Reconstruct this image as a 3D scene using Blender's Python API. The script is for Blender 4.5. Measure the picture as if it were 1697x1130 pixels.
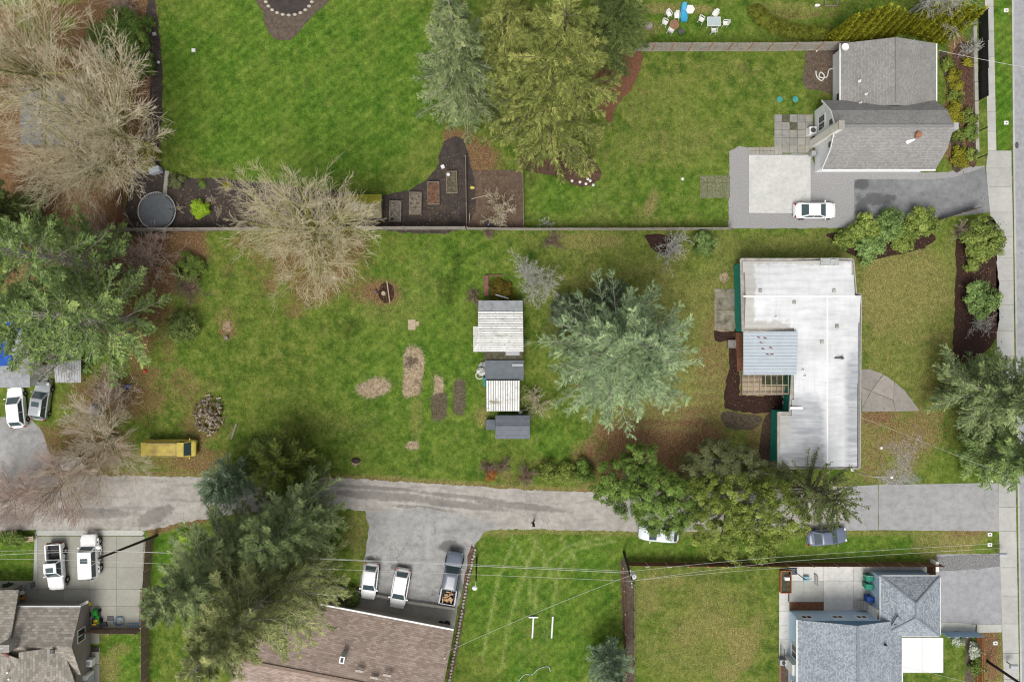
import bpy, math, random
import numpy as np

for _o in list(bpy.data.objects):
    bpy.data.objects.remove(_o)
S = bpy.context.scene
COL = S.collection
R = math.radians
H = 79.0                      # height of the camera above the ground, metres
PPM = 1697 / (1.5 * H)        # photograph pixels per metre on the ground

# ---------------------------------------------------------------- camera, world, sun, exposure
_c = bpy.data.cameras.new('camera')
_c.sensor_width = 36
_c.lens = 24
_c.clip_end = 2000
cam = bpy.data.objects.new('camera', _c)
COL.objects.link(cam)
cam.location = (0, 0, H)
S.camera = cam

SUN_EL, SUN_AZ = 58, 195      # degrees; azimuth clockwise from north (+Y)
world = bpy.data.worlds.new('World')
S.world = world
world.use_nodes = True
_n = world.node_tree.nodes
_sky = _n.new('ShaderNodeTexSky')
_sky.sky_type = 'NISHITA'
_sky.sun_disc = False
_sky.sun_elevation = R(SUN_EL)
_sky.sun_rotation = R(SUN_AZ)
_sky.dust_density = 3.0
_hs = _n.new('ShaderNodeHueSaturation')
_hs.inputs['Saturation'].default_value = 0.12     # cloud cover: a nearly white sky
world.node_tree.links.new(_sky.outputs[0], _hs.inputs['Color'])
world.node_tree.links.new(_hs.outputs[0], _n['Background'].inputs[0])
_n['Background'].inputs[1].default_value = 0.096

_l = bpy.data.lights.new('sun', 'SUN')
_l.energy = 1.5
_l.angle = R(32)
_l.color = (1.0, 0.955, 0.88)
sun = bpy.data.objects.new('sun', _l)
COL.objects.link(sun)
sun.rotation_euler = (R(90 - SUN_EL), 0, R(180 - SUN_AZ))
sun.location = (0, 0, 120)

S.view_settings.view_transform = 'Standard'
S.view_settings.look = 'None'
S.view_settings.gamma = 1
S.view_settings.exposure = 0.80
S.cycles.filter_width = 1.1
S.view_settings.use_curve_mapping = False

# ---------------------------------------------------------------- helpers
def G(px, py, h=0.0):
    """world x, y of the point that the photograph shows at px, py when it is h metres up"""
    k = (H - h) / H / PPM
    return ((px - 848.5) * k, (565 - py) * k)

def GP(pts, h=0.0):
    return [G(p[0], p[1], h) for p in pts]

def lin(c):
    """sRGB 0-255 of the surface colour -> linear"""
    return tuple(((v / 255) / 12.92 if v <= 10 else (((v / 255) + .055) / 1.055) ** 2.4) for v in c)

class MB:
    """collects shapes; build() links them as ONE mesh object"""
    def __init__(s):
        s.v = []; s.f = []
    def add(s, vs, fs):
        n = len(s.v)
        s.v += [tuple(p) for p in vs]
        s.f += [tuple(i + n for i in f) for f in fs]
        return s
    def face(s, pts):
        return s.add(pts, [tuple(range(len(pts)))])
    def box(s, cx, cy, z0, z1, sx, sy, rz=0.0, taper=1.0):
        c, q = math.cos(rz), math.sin(rz)
        vs = []
        for z, k in ((z0, 1.0), (z1, taper)):
            for dx, dy in ((-1, -1), (1, -1), (1, 1), (-1, 1)):
                x, y = dx * sx / 2 * k, dy * sy / 2 * k
                vs.append((cx + x * c - y * q, cy + x * q + y * c, z))
        return s.add(vs, [(3, 2, 1, 0), (4, 5, 6, 7), (0, 1, 5, 4), (1, 2, 6, 5), (2, 3, 7, 6), (3, 0, 4, 7)])
    def hexa(s, b, t):
        """b, t: four bottom and four top corners (counter-clockwise from above)"""
        return s.add(list(b) + list(t), [(3, 2, 1, 0), (4, 5, 6, 7), (0, 1, 5, 4), (1, 2, 6, 5), (2, 3, 7, 6), (3, 0, 4, 7)])
    def slab(s, quad, th, down=True):
        """a sheet through the corner points, thickened vertically"""
        n = len(quad)
        t = [tuple(p) for p in quad]
        b = [(p[0], p[1], p[2] - th) for p in quad]
        fs = [tuple(range(n)), tuple(range(2 * n - 1, n - 1, -1))]
        for i in range(n):
            j = (i + 1) % n
            fs.append((i, i + n, j + n, j))
        return s.add(t + b, fs)
    def prism(s, poly, z0, z1):
        if area(poly) < 0:
            poly = poly[::-1]
        return s.slab([(p[0], p[1], z1) for p in poly], z1 - z0)
    def beam(s, p, q, w, h=None):
        h = h or w
        p = np.array(p, float); q = np.array(q, float)
        d = q - p; L = np.linalg.norm(d); d = d / L
        up = np.array((0, 0, 1.0)) if abs(d[2]) < .95 else np.array((1.0, 0, 0))
        a = np.cross(d, up); a /= np.linalg.norm(a); b = np.cross(a, d)
        vs = []
        for e in (p, q):
            for i, j in ((-1, -1), (1, -1), (1, 1), (-1, 1)):
                vs.append(tuple(e + a * i * w / 2 + b * j * h / 2))
        return s.add(vs, [(0, 1, 2, 3), (7, 6, 5, 4), (4, 5, 1, 0), (5, 6, 2, 1), (6, 7, 3, 2), (7, 4, 0, 3)])
    def tube(s, pts, r, n=6):
        pts = [np.array(p, float) for p in pts]
        m = len(pts)
        rr = r if hasattr(r, '__len__') else [r] * m
        vs = []
        for i, p in enumerate(pts):
            d = pts[min(i + 1, m - 1)] - pts[max(i - 1, 0)]
            d /= np.linalg.norm(d) + 1e-9
            up = np.array((0, 0, 1.0)) if abs(d[2]) < .9 else np.array((1.0, 0, 0))
            a = np.cross(d, up); a /= np.linalg.norm(a); b = np.cross(d, a)
            for k in range(n):
                t = 2 * math.pi * k / n
                vs.append(tuple(p + rr[i] * (a * math.cos(t) + b * math.sin(t))))
        fs = []
        for i in range(m - 1):
            for k in range(n):
                k2 = (k + 1) % n
                fs.append((i * n + k, i * n + k2, (i + 1) * n + k2, (i + 1) * n + k))
        fs.append(tuple(range(n - 1, -1, -1)))
        fs.append(tuple((m - 1) * n + k for k in range(n)))
        return s.add(vs, fs)
    def lathe(s, prof, cx=0, cy=0, n=14, sx=1, sy=1):
        """prof: (radius, z) from bottom to top"""
        vs = []
        for r, z in prof:
            for k in range(n):
                t = 2 * math.pi * k / n
                vs.append((cx + r * sx * math.cos(t), cy + r * sy * math.sin(t), z))
        fs = []
        for i in range(len(prof) - 1):
            for k in range(n):
                k2 = (k + 1) % n
                fs.append((i * n + k, i * n + k2, (i + 1) * n + k2, (i + 1) * n + k))
        fs.append(tuple(range(n - 1, -1, -1)))
        fs.append(tuple((len(prof) - 1) * n + k for k in range(n)))
        return s.add(vs, fs)
    def build(s, name, mat, parent=None, world=True, smooth=False):
        off = np.zeros(3)
        if world and parent is not None:
            p = parent
            while p is not None:
                off += np.array(p.location); p = p.parent
        me = bpy.data.meshes.new(name)
        me.from_pydata([(a - off[0], b - off[1], c - off[2]) for a, b, c in s.v], [], s.f)
        if smooth:
            me.polygons.foreach_set('use_smooth', [True] * len(me.polygons))
            if smooth is not True:
                me.set_sharp_from_angle(angle=R(smooth))
        me.materials.append(mat)
        o = bpy.data.objects.new(name, me)
        COL.objects.link(o)
        o.parent = parent
        return o

def area(p):
    return sum(p[i][0] * p[(i + 1) % len(p)][1] - p[(i + 1) % len(p)][0] * p[i][1] for i in range(len(p))) / 2

def tag(o, label, cat, group=None):
    o['label'] = label
    o['category'] = cat
    if group:
        o['group'] = group
    return o

def struct(o, label=None):
    o['kind'] = 'structure'
    if label:
        o['label'] = label
    return o

def thing(name, label, cat, loc=(0, 0, 0), rz=0.0, group=None):
    o = bpy.data.objects.new(name, None)
    o.empty_display_size = .3
    COL.objects.link(o)
    o.location = (loc[0], loc[1], loc[2] if len(loc) > 2 else 0)
    o.rotation_euler = (0, 0, rz)
    return tag(o, label, cat, group)

def copy_tree(o, parent=None):
    c = o.copy()
    COL.objects.link(c)
    c.parent = parent
    for ch in list(o.children):
        copy_tree(ch, c)
    return c

def place(root, loc, rz=0.0, sc=1.0, label=None, group=None):
    root.location = (loc[0], loc[1], loc[2] if len(loc) > 2 else 0)
    root.rotation_euler = (0, 0, rz)
    root.scale = (sc, sc, sc) if not hasattr(sc, '__len__') else sc
    if label:
        root['label'] = label
    if group:
        root['group'] = group
    return root

ORD = ['first', 'second', 'third', 'fourth', 'fifth', 'sixth', 'seventh', 'eighth', 'ninth', 'tenth', 'eleventh', 'twelfth']

def rough(poly, step=.6, amp=.07, seed=1, closed=True):
    """resample an outline and make its edge uneven"""
    rg = random.Random(seed)
    out = []
    n = len(poly)
    for i in range(n if closed else n - 1):
        a, b = poly[i], poly[(i + 1) % n]
        L = math.hypot(b[0] - a[0], b[1] - a[1])
        m = max(1, int(L / step))
        for k in range(m):
            t = k / m
            out.append((a[0] + (b[0] - a[0]) * t + rg.uniform(-amp, amp), a[1] + (b[1] - a[1]) * t + rg.uniform(-amp, amp)))
    if not closed:
        out.append(poly[-1])
    return out

def smoothp(pts, sub=5, closed=True):
    """Catmull-Rom through the points"""
    n = len(pts); out = []
    rng = range(n) if closed else range(n - 1)
    for i in rng:
        if closed:
            p0, p1, p2, p3 = pts[i - 1], pts[i], pts[(i + 1) % n], pts[(i + 2) % n]
        else:
            p0, p1, p2, p3 = pts[max(i - 1, 0)], pts[i], pts[i + 1], pts[min(i + 2, n - 1)]
        for k in range(sub):
            t = k / sub
            q = []
            for d in range(len(p1)):
                q.append(.5 * (2 * p1[d] + (p2[d] - p0[d]) * t + (2 * p0[d] - 5 * p1[d] + 4 * p2[d] - p3[d]) * t * t + (3 * p1[d] - p0[d] - 3 * p2[d] + p3[d]) * t ** 3))
            out.append(tuple(q))
    if not closed:
        out.append(tuple(pts[-1]))
    return out

# ---------------------------------------------------------------- materials
class NT:
    def __init__(s, name):
        s.m = bpy.data.materials.new(name)
        s.m.use_nodes = True
        s.t = s.m.node_tree
        s.b = s.t.nodes['Principled BSDF']
    def n(s, typ, **kw):
        nd = s.t.nodes.new('ShaderNode' + typ)
        for k, v in kw.items():
            setattr(nd, k, v)
        return nd
    def l(s, a, b):
        s.t.links.new(a, b)
    def pos(s, scale=(1, 1, 1), rot=0.0, obj=False):
        if obj:
            c = s.n('TexCoord').outputs['Object']
        else:
            c = s.n('NewGeometry').outputs['Position']
        if scale == (1, 1, 1) and rot == 0:
            return c
        mp = s.n('Mapping')
        mp.inputs['Scale'].default_value = scale
        mp.inputs['Rotation'].default_value = (0, 0, rot)
        s.l(c, mp.inputs['Vector'])
        return mp.outputs[0]
    def noise(s, scale, detail=3, rough=.55, vec=None, dist=0.0):
        nd = s.n('TexNoise')
        nd.inputs['Scale'].default_value = scale
        nd.inputs['Detail'].default_value = detail
        nd.inputs['Roughness'].default_value = rough
        nd.inputs['Distortion'].default_value = dist
        s.l(vec if vec is not None else s.pos(), nd.inputs['Vector'])
        return nd.outputs['Fac']
    def ramp(s, fac, stops, interp='LINEAR'):
        r = s.n('ValToRGB')
        r.color_ramp.interpolation = interp
        e = r.color_ramp.elements
        while len(e) < len(stops):
            e.new(.5)
        for i, (p, c) in enumerate(stops):
            e[i].position = p
            e[i].color = (c[0], c[1], c[2], 1) if hasattr(c, '__len__') else (c, c, c, 1)
        s.l(fac, r.inputs[0])
        return r.outputs[0]
    def mix(s, fac, a, b, mode='MIX'):
        m = s.n('Mix', data_type='RGBA', blend_type=mode)
        for v, i in ((fac, m.inputs[0]), (a, m.inputs[6]), (b, m.inputs[7])):
            if hasattr(v, 'links') or isinstance(v, bpy.types.NodeSocket):
                s.l(v, i)
            elif hasattr(v, '__len__'):
                i.default_value = (v[0], v[1], v[2], 1)
            else:
                i.default_value = v
        return m.outputs[2]
    def math(s, op, a, b=0.0, c=0.0, clamp=False):
        m = s.n('Math', operation=op, use_clamp=clamp)
        for v, i in ((a, m.inputs[0]), (b, m.inputs[1]), (c, m.inputs[2])):
            if isinstance(v, bpy.types.NodeSocket):
                s.l(v, i)
            else:
                i.default_value = v
        return m.outputs[0]
    def attr(s, name):
        a = s.n('Attribute', attribute_name=name)
        return a.outputs['Fac']
    def out(s, col, rough=.8, bump=None, bstr=.3, bdist=.02, metal=0.0, spec=.3):
        if isinstance(col, bpy.types.NodeSocket):
            s.l(col, s.b.inputs['Base Color'])
        else:
            s.b.inputs['Base Color'].default_value = (col[0], col[1], col[2], 1)
        if isinstance(rough, bpy.types.NodeSocket):
            s.l(rough, s.b.inputs['Roughness'])
        else:
            s.b.inputs['Roughness'].default_value = rough
        s.b.inputs['Metallic'].default_value = metal
        s.b.inputs['Specular IOR Level'].default_value = spec
        if bump is not None:
            bp = s.n('Bump')
            bp.inputs['Strength'].default_value = bstr
            bp.inputs['Distance'].default_value = bdist
            s.l(bump, bp.inputs['Height'])
            s.l(bp.outputs[0], s.b.inputs['Normal'])
        return s.m

_MC = {}
def simple(name, c, var=.18, scale=3.0, rough=.75, metal=0.0, spec=.3, c2=None, bump=.15, fine=25.0):
    """plain surface with two scales of uneven colour; c in linear reflectance"""
    if name in _MC:
        return _MC[name]
    t = NT(name)
    c2 = c2 or tuple(v * (1 - var * 1.6) for v in c)
    a = t.noise(scale, 4, .6)
    k = t.ramp(a, [(.3, c2), (.7, c)])
    f = t.noise(fine, 2, .6)
    k = t.mix(.5, k, t.ramp(f, [(.25, 1 - var), (.75, 1 + var * .6)]), 'MULTIPLY')
    k = t.mix(1, k, (1.0, 1.0, 1.0), 'MULTIPLY')
    _MC[name] = t.out(k, rough, f, bump, .02, metal, spec)
    return _MC[name]

def glass(name='dark_glass', c=(.045, .07, .08)):
    if name in _MC:
        return _MC[name]
    t = NT(name)
    _MC[name] = t.out(c, .06, spec=.6)
    return _MC[name]

def paint(name, c, rough=.25, metal=0.0):
    if name in _MC:
        return _MC[name]
    t = NT(name)
    a = t.noise(6, 4, .6, t.pos(obj=True))
    k = t.ramp(a, [(.35, tuple(v * .9 for v in c)), (.7, c)])
    t.b.inputs['Coat Weight'].default_value = .3
    t.b.inputs['Coat Roughness'].default_value = .1
    _MC[name] = t.out(k, rough, metal=metal, spec=.4)
    return _MC[name]
# ---------------------------------------------------------------- the ground
def make_ground():
    # fine grid where the photograph looks, long skirt to the horizon
    x0, x1, y0, y1, st = -67.0, 67.0, -47.0, 47.0, .34
    xs = np.concatenate([[-600, -300, -140, -90], np.arange(x0, x1 + .01, st), [90, 140, 300, 600]])
    ys = np.concatenate([[-600, -300, -140, -80], np.arange(y0, y1 + .01, st), [80, 140, 300, 600]])
    X, Y = np.meshgrid(xs, ys)
    nx, ny = len(xs), len(ys)
    PX, PY = X * PPM + 848.5, 565 - Y * PPM
    rg = np.random.RandomState(4)
    # value noise for uneven outlines
    def vn(cell, seed):
        r = np.random.RandomState(seed)
        g = r.rand(64, 96)
        u = np.clip((PX + 200) / cell, 0, 93.99); v = np.clip((PY + 200) / cell, 0, 61.99)
        i, j = u.astype(int), v.astype(int)
        fu, fv = u - i, v - j
        fu = fu * fu * (3 - 2 * fu); fv = fv * fv * (3 - 2 * fv)
        return (g[j, i] * (1 - fu) + g[j, i + 1] * fu) * (1 - fv) + (g[j + 1, i] * (1 - fu) + g[j + 1, i + 1] * fu) * fv
    N1, N2 = vn(40, 1) - .5, vn(24, 2) - .5
    N3 = vn(70, 5) - .5
    def blob(cx, cy, rx, ry, rot=0, soft=.5, wob=.5, p=2):
        c, s = math.cos(R(rot)), math.sin(R(rot))
        dx, dy = PX - cx, PY - cy
        a, b = (dx * c + dy * s) / rx, (-dx * s + dy * c) / ry
        d = (np.abs(a) ** p + np.abs(b) ** p) ** (1 / p) + (N1 + N2) * wob
        return np.clip((1 + soft / 2 - d) / soft, 0, 1)
    def line(pts, w, soft=.8):
        out = np.zeros_like(PX)
        for (ax, ay), (bx, by) in zip(pts[:-1], pts[1:]):
            vx, vy = bx - ax, by - ay
            t = np.clip(((PX - ax) * vx + (PY - ay) * vy) / (vx * vx + vy * vy), 0, 1)
            d = np.hypot(PX - ax - t * vx, PY - ay - t * vy) / w
            out = np.maximum(out, np.clip((1 + soft / 2 - d) / soft, 0, 1))
        return out
    Z = np.zeros_like(PX)
    soil, dry, litter, lush, dark, track, gravel, dug = (Z.copy() for _ in range(8))
    def add(f, m, k=1.0):
        np.maximum(f, m * k, out=f)
    # lushest lawns
    add(lush, blob(500, 130, 250, 175, 0, .2, .1), .75)
    add(lush, blob(900, 1000, 150, 140, 0, .5, .3), .8)
    add(lush, blob(1660, 130, 20, 130, 0, .2, .1), 1)
    add(lush, blob(1130, 40, 120, 40, 0, .5), .5)
    add(lush, blob(700, 560, 140, 200, 0, 1), .65)
    add(lush, blob(210, 1090, 50, 45), .8); add(lush, blob(30, 930, 45, 50), .6); add(lush, blob(280, 930, 50, 80), .8)
    add(lush, blob(1450, 905, 160, 25), .7); add(lush, blob(1120, 890, 160, 35), .6)
    add(lush, blob(930, 740, 50, 40, 0, 1), .7)
    add(lush, blob(1430, 130, 60, 120), .6); add(lush, blob(1200, 330, 300, 50, 0, 1), .5)
    add(lush, blob(960, 330, 80, 40, 0, 1), .8)
    # the dark worn stripe and patches in the field
    add(dark, blob(748, 470, 16, 52, 8, 1.2, 1.3), .6)
    add(dark, blob(575, 545, 26, 30, 0, 1), .6); add(dark, blob(620, 720, 40, 30, 0, 1), .35)
    add(dark, blob(465, 610, 90, 60, 0, 1.2), .3); add(dark, blob(420, 520, 60, 50, 0, 1), .35)
    add(dark, blob(500, 800, 120, 60), .4)
    # dry, straw-coloured turf
    add(dry, blob(1170, 560, 270, 170, 20, 1.0), .55)
    add(dry, blob(1100, 645, 130, 90, -20, .9), .7)
    add(dry, blob(1200, 640, 40, 110, 10, .8), .6)
    add(dry, blob(1500, 470, 95, 105, 0, .8), .8); add(dry, blob(1455, 480, 30, 80, 0, .6), .9)
    add(dry, blob(1500, 560, 90, 150, 0, .8), .45)
    add(dry, blob(1455, 600, 30, 90), .5)
    add(dry, blob(1340, 410, 230, 26), .45); add(dry, blob(985, 400, 60, 14), .75)
    add(dry, blob(1170, 1035, 110, 105, 0, .9), .5); add(dry, blob(1235, 1065, 26, 60, 20, .7, .8), 1.0)
    add(dry, blob(1160, 1040, 60, 35, 0, .9, .9), .75); add(dry, blob(1075, 1000, 28, 46, 0, .8, .9), .65)
    add(dry, blob(1110, 965, 36, 16, 0, .8), .6)
    add(dry, blob(1130, 240, 110, 40, -10, 1.2, .8), .35); add(dry, blob(1080, 160, 80, 60, 0, 1.2), .3)
    add(dry, blob(1200, 120, 120, 25, 0, 1), .25)
    add(dry, blob(700, 470, 40, 60, 0, 1, .8), .25); add(dry, blob(640, 500, 60, 40, 0, 1), .4)
    add(dry, blob(560, 700, 90, 25, 10, 1), .25)
    add(dry, blob(590, 880, 22, 35), .55); add(dry, blob(840, 620, 12, 50), .3); add(dry, blob(800, 690, 12, 16), .8)
    add(dry, blob(880, 1050, 30, 60), .2); add(dry, blob(1560, 905, 50, 30), .7)
    add(dry, blob(1130, 15, 60, 8), .9); add(dry, blob(1330, 12, 80, 8), .5); add(dry, blob(1080, 50, 18, 12), .6)
    add(dry, blob(690, 690, 12, 50), .4); add(dry, blob(240, 770, 110, 18), .35)
    add(dry, blob(180, 1110, 22, 20, 0, .8, 1), .8); add(dry, blob(200, 1075, 20, 10, 0, .8, 1), .7)
    # bare soil
    for a in ((620, 643, 26, 17, -12, 2), (685, 618, 14, 37, 2, 4), (726, 640, 10, 20, 3, 4), (683, 738, 13, 9, 0, 2), (590, 765, 8, 7, 0, 2)):
        add(soil, blob(*a[:5], .7, .55, a[5]), 1.0)
    add(dug, blob(680, 600, 8, 12, 0, .8, .9), .5); add(dug, blob(694, 640, 9, 10, 0, .8, .9), .4); add(dug, blob(612, 640, 8, 7, 0, .8, .9), .35)
    add(soil, blob(376, 540, 10, 18, 0, .8, .8), .6); add(litter, blob(376, 545, 16, 24, 0, .8, .8), .8); add(dry, blob(1082, 330, 12, 24, 20, .8, .7), .9); add(soil, blob(1082, 330, 9, 20, 20, .9, .8), .3)
    add(dug, blob(684, 598, 9, 6, 0, .6), .7); add(dug, blob(728, 674, 14, 25, 4, .5, .4, 5), 1); add(dug, blob(761, 659, 10, 28, 1, .45, .35, 5), .7); add(soil, blob(760, 656, 8, 25, 1, .6, .4, 5), .55)
    add(gravel, blob(1490, 760, 40, 50, 0, 1.2, .9), .62); add(litter, blob(1490, 735, 62, 60, 0, .9, .8), .5); add(dry, blob(1440, 730, 30, 60), .8); add(gravel, blob(1500, 795, 45, 12, 0, .9, .5), .7)
    add(soil, blob(905, 1050, 9, 24, 0, .7), .35); add(dry, blob(1590, 890, 45, 18), .9); add(litter, blob(1600, 882, 40, 8), .6); add(dry, blob(1490, 740, 60, 60, 20, .9, .8), .9); add(litter, blob(1450, 760, 26, 40, 0, .8), .45)
    add(litter, blob(1455, 692, 28, 12), .8); add(soil, blob(1235, 640, 22, 22, 0, .8), .4)
    add(soil, blob(1205, 545, 22, 14), .7); add(soil, blob(1200, 460, 10, 10), .7)
    add(litter, blob(1640, 1085, 22, 50, 0, .4, .3), .9); add(dry, blob(1650, 1100, 26, 60), .8); add(soil, blob(320, 645, 100, 0.1), 0)
    add(soil, blob(240, 1000, 6, 80), .8)
    # reddish leaf and bark litter
    add(litter, blob(500, 430, 130, 75, 0, .9, .8), .72); add(litter, blob(635, 485, 34, 24, 0, .7), .95)
    add(litter, blob(60, 230, 240, 210, 0, .4, .4), 1); add(litter, blob(190, 40, 90, 60, 0, .4, .4), 1)
    add(litter, blob(150, 470, 170, 130, 0, .5), .9); add(litter, blob(260, 420, 90, 55, 0, .6), .9)
    add(litter, blob(335, 700, 40, 45, 0, .9), .6); add(litter, blob(320, 760, 60, 24, 0, .8), .75); add(litter, blob(200, 650, 90, 50, 0, .8), .7)
    add(litter, blob(300, 640, 40, 26, 0, .8, .9), .5); add(litter, blob(375, 530, 22, 40, 0, .9), .5); add(litter, blob(110, 740, 130, 40, 0, .6), .7)
    add(litter, blob(1075, 745, 105, 58, -12, .7, .5), .95); add(litter, blob(1185, 570, 26, 90, 8, .9, .6), .5); add(litter, blob(1175, 640, 30, 90, 10, .9), .5)
    add(litter, blob(1110, 690, 90, 34, -10, 1.2), .5)
    add(litter, blob(1030, 150, 28, 60, 15), .0)
    add(litter, blob(745, 945, 5, 90), 0)
    add(litter, blob(1260, 720, 22, 60), .6); add(litter, blob(1490, 720, 50, 46, 0, .9), .55)
    add(litter, blob(1570, 640, 50, 120, 0, .6), .35); add(litter, blob(900, 770, 30, 12), .4)
    add(litter, blob(470, 830, 100, 60), .5); add(litter, blob(1590, 165, 28, 120, 0, .5), .8)
    add(litter, blob(1330, 25, 70, 8), .5); add(litter, blob(770, 260, 60, 50), .9)
    add(litter, blob(845, 790, 30, 10), .5)
    # trodden verges of the lane
    add(dry, line([(0, 783), (330, 786), (640, 793), (880, 810), (1000, 813), (1240, 810), (1400, 803)], 5, 1.2), .9); add(dry, line([(800, 884), (900, 880), (1060, 884), (1240, 883), (1400, 883), (1640, 884)], 4, 1.4), .8)
    add(litter, line([(0, 784), (330, 787), (640, 794), (880, 811), (1000, 815)], 3, 1.4), .6); add(litter, line([(250, 882), (300, 866), (340, 858)], 9, 1.2), .8)
    # tyre tracks
    for p in ([(800, 1090), (815, 1010), (826, 960), (848, 905)], [(830, 1110), (842, 1040), (855, 990), (880, 925), (890, 890)],
              [(886, 1010), (890, 965), (905, 930), (940, 905), (1010, 888)], [(917, 1020), (920, 970), (930, 935), (955, 910), (1020, 896)],
              [(878, 890), (900, 915), (915, 960)], [(930, 890), (955, 930)], [(845, 885), (872, 930), (880, 1000)]):
        add(track, line(p, 2.0, 1.4), .75)
    for p in ([(990, 640), (1190, 625)], [(985, 655), (1185, 648)], [(990, 670), (1180, 668)], [(1000, 688), (1170, 690)], [(1010, 705), (1160, 712)]):
        add(track, line(p, 3.5, 1.4), .35)
    litter *= np.where((PX > 262) & (PY < 300) & (PX < 735), 0, 1)
    me = bpy.data.meshes.new('ground')
    V = np.stack([X, Y, np.zeros_like(X)], -1).reshape(-1, 3)
    i = (np.arange(ny - 1)[:, None] * nx + np.arange(nx - 1)[None]).ravel()
    F = np.stack([i, i + 1, i + nx + 1, i + nx], -1)
    fill_mesh(me, V, F)
    for nm, a in (('soil', soil), ('dry', dry), ('litter', litter), ('lush', lush), ('dark', dark), ('track', track), ('gravel', gravel), ('dug', dug)):
        at = me.attributes.new(nm, 'FLOAT', 'POINT')
        at.data.foreach_set('value', a.ravel().astype(np.float32))
    # the turf
    t = NT('turf')
    big, mid, fine = t.noise(.16, 4, .6), t.noise(.75, 6, .72), t.noise(7, 4, .7)
    mott = t.noise(2.6, 6, .75, t.pos((1, .8, 1), .5))
    micro = t.noise(26, 2, .6)
    g = t.ramp(mid, [(.32, (.031, .068, .011)), (.5, (.088, .134, .021)), (.68, (.182, .202, .050))])
    g2 = t.ramp(mid, [(.30, (.028, .080, .009)), (.52, (.074, .150, .017)), (.70, (.138, .212, .034))])
    col = t.mix(t.attr('lush'), g, g2)
    col = t.mix(t.math('MULTIPLY', t.ramp(big, [(.45, 0), (.68, 1)]), .45), col, (.150, .188, .036))
    weed = t.noise(.55, 6, .7, t.pos((1, 1, 1), 1.1))
    col = t.mix(t.math('MULTIPLY', t.ramp(weed, [(.58, 0), (.70, 1)]), .55), col, (.025, .062, .010))
    wear = t.math('MULTIPLY', t.ramp(t.noise(.4, 6, .72, t.pos((1.3, 1, 1), 2.0)), [(.56, 0), (.72, 1)]), t.math('MULTIPLY_ADD', t.attr('lush'), -.65, 1.0))
    col = t.mix(t.math('MULTIPLY', wear, .6), col, (.17, .14, .055))
    wv = t.n('TexWave', wave_type='BANDS', bands_direction='X'); wv.inputs['Scale'].default_value = .32; wv.inputs['Distortion'].default_value = 1.2; wv.inputs['Detail'].default_value = 2
    t.l(t.pos((1, 1, 1), .9), wv.inputs['Vector'])
    col = t.mix(t.math('MULTIPLY', t.attr('lush'), .55), col, t.mix(1, col, t.ramp(wv.outputs['Fac'], [(.2, .80), (.8, 1.18)]), 'MULTIPLY'))
    def brk(name, lo, hi, amt=.75):
        a = t.math('ADD', t.attr(name), t.math('MULTIPLY', t.math('SUBTRACT', t.noise(1.6, 6, .72), .5), amt * 2))
        s_ = t.math('MULTIPLY', t.ramp(a, [(lo, 0), (hi, 1)]), t.ramp(t.attr(name), [(0, 0), (.12, 1)]))
        return s_
    straw = t.ramp(fine, [(.3, (.125, .112, .036)), (.5, (.20, .172, .064)), (.75, (.31, .262, .12))])
    col = t.mix(t.math('MULTIPLY', brk('dry', .1, .95), .85), col, straw)
    col = t.mix(t.math('MULTIPLY', brk('dark', .3, .8), .8), col, (.020, .035, .008))
    lit = t.ramp(fine, [(.25, (.07, .040, .022)), (.5, (.165, .095, .052)), (.72, (.28, .175, .10))])
    col = t.mix(t.math('MULTIPLY', brk('litter', .25, .85), .95), col, lit)
    so = t.ramp(t.noise(2.2, 6, .8), [(.34, (.13, .095, .062)), (.46, (.27, .21, .14)), (.7, (.41, .33, .23))])
    sm = t.math('ADD', t.attr('soil'), t.math('MULTIPLY', t.math('SUBTRACT', t.noise(3.0, 6, .8), .5), 2.6))
    col = t.mix(t.math('MULTIPLY', t.ramp(sm, [(.30, 0), (.62, 1)]), t.ramp(t.attr('soil'), [(.05, 0), (.7, 1)])), col, so)
    dg = t.ramp(fine, [(.3, (.055, .042, .032)), (.7, (.135, .105, .08))])
    col = t.mix(t.math('MULTIPLY', brk('dug', .3, .6), .9), col, dg)
    gv = t.ramp(fine, [(.3, (.13, .125, .125)), (.55, (.24, .235, .235)), (.75, (.36, .355, .35))])
    col = t.mix(t.math('MULTIPLY', brk('gravel', .35, .8), .85), col, gv)
    col = t.mix(t.math('MULTIPLY', t.attr('track'), .85), col, (.24, .28, .09))
    col = t.mix(.8, col, t.ramp(mott, [(.30, .5), (.5, 1.0), (.70, 1.5)]), 'MULTIPLY')
    col = t.mix(.8, col, t.ramp(fine, [(.25, .42), (.5, 1.0), (.75, 1.65)]), 'MULTIPLY')
    col = t.mix(.7, col, t.ramp(micro, [(.25, .6), (.5, 1.0), (.78, 1.4)]), 'MULTIPLY')
    hgt = t.math('ADD', t.math('MULTIPLY', fine, .6), micro)
    me.materials.append(t.out(col, 1.0, hgt, .55, .06, spec=.02))
    o = bpy.data.objects.new('ground', me)
    COL.objects.link(o)
    return struct(o, 'lawns, rough grass and bare earth of the gardens')

def fill_mesh(me, V, F):
    n, m, k = len(V), len(F), F.shape[1]
    me.vertices.add(n)
    me.vertices.foreach_set('co', np.ascontiguousarray(V, np.float32).ravel())
    me.loops.add(m * k)
    me.polygons.add(m)
    me.polygons.foreach_set('loop_start', np.arange(0, m * k, k, dtype=np.int32))
    me.loops.foreach_set('vertex_index', np.ascontiguousarray(F, np.int32).ravel())
    me.update(calc_edges=True)
    me.validate()

make_ground()

def sheet(name, poly, z, mat, label=None, edge=0.0, seed=1, step=.6):
    p = rough(poly, step, edge, seed) if edge else poly
    m = MB()
    m.prism(p, -.05, z)
    return struct(m.build(name, mat), label)

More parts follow.
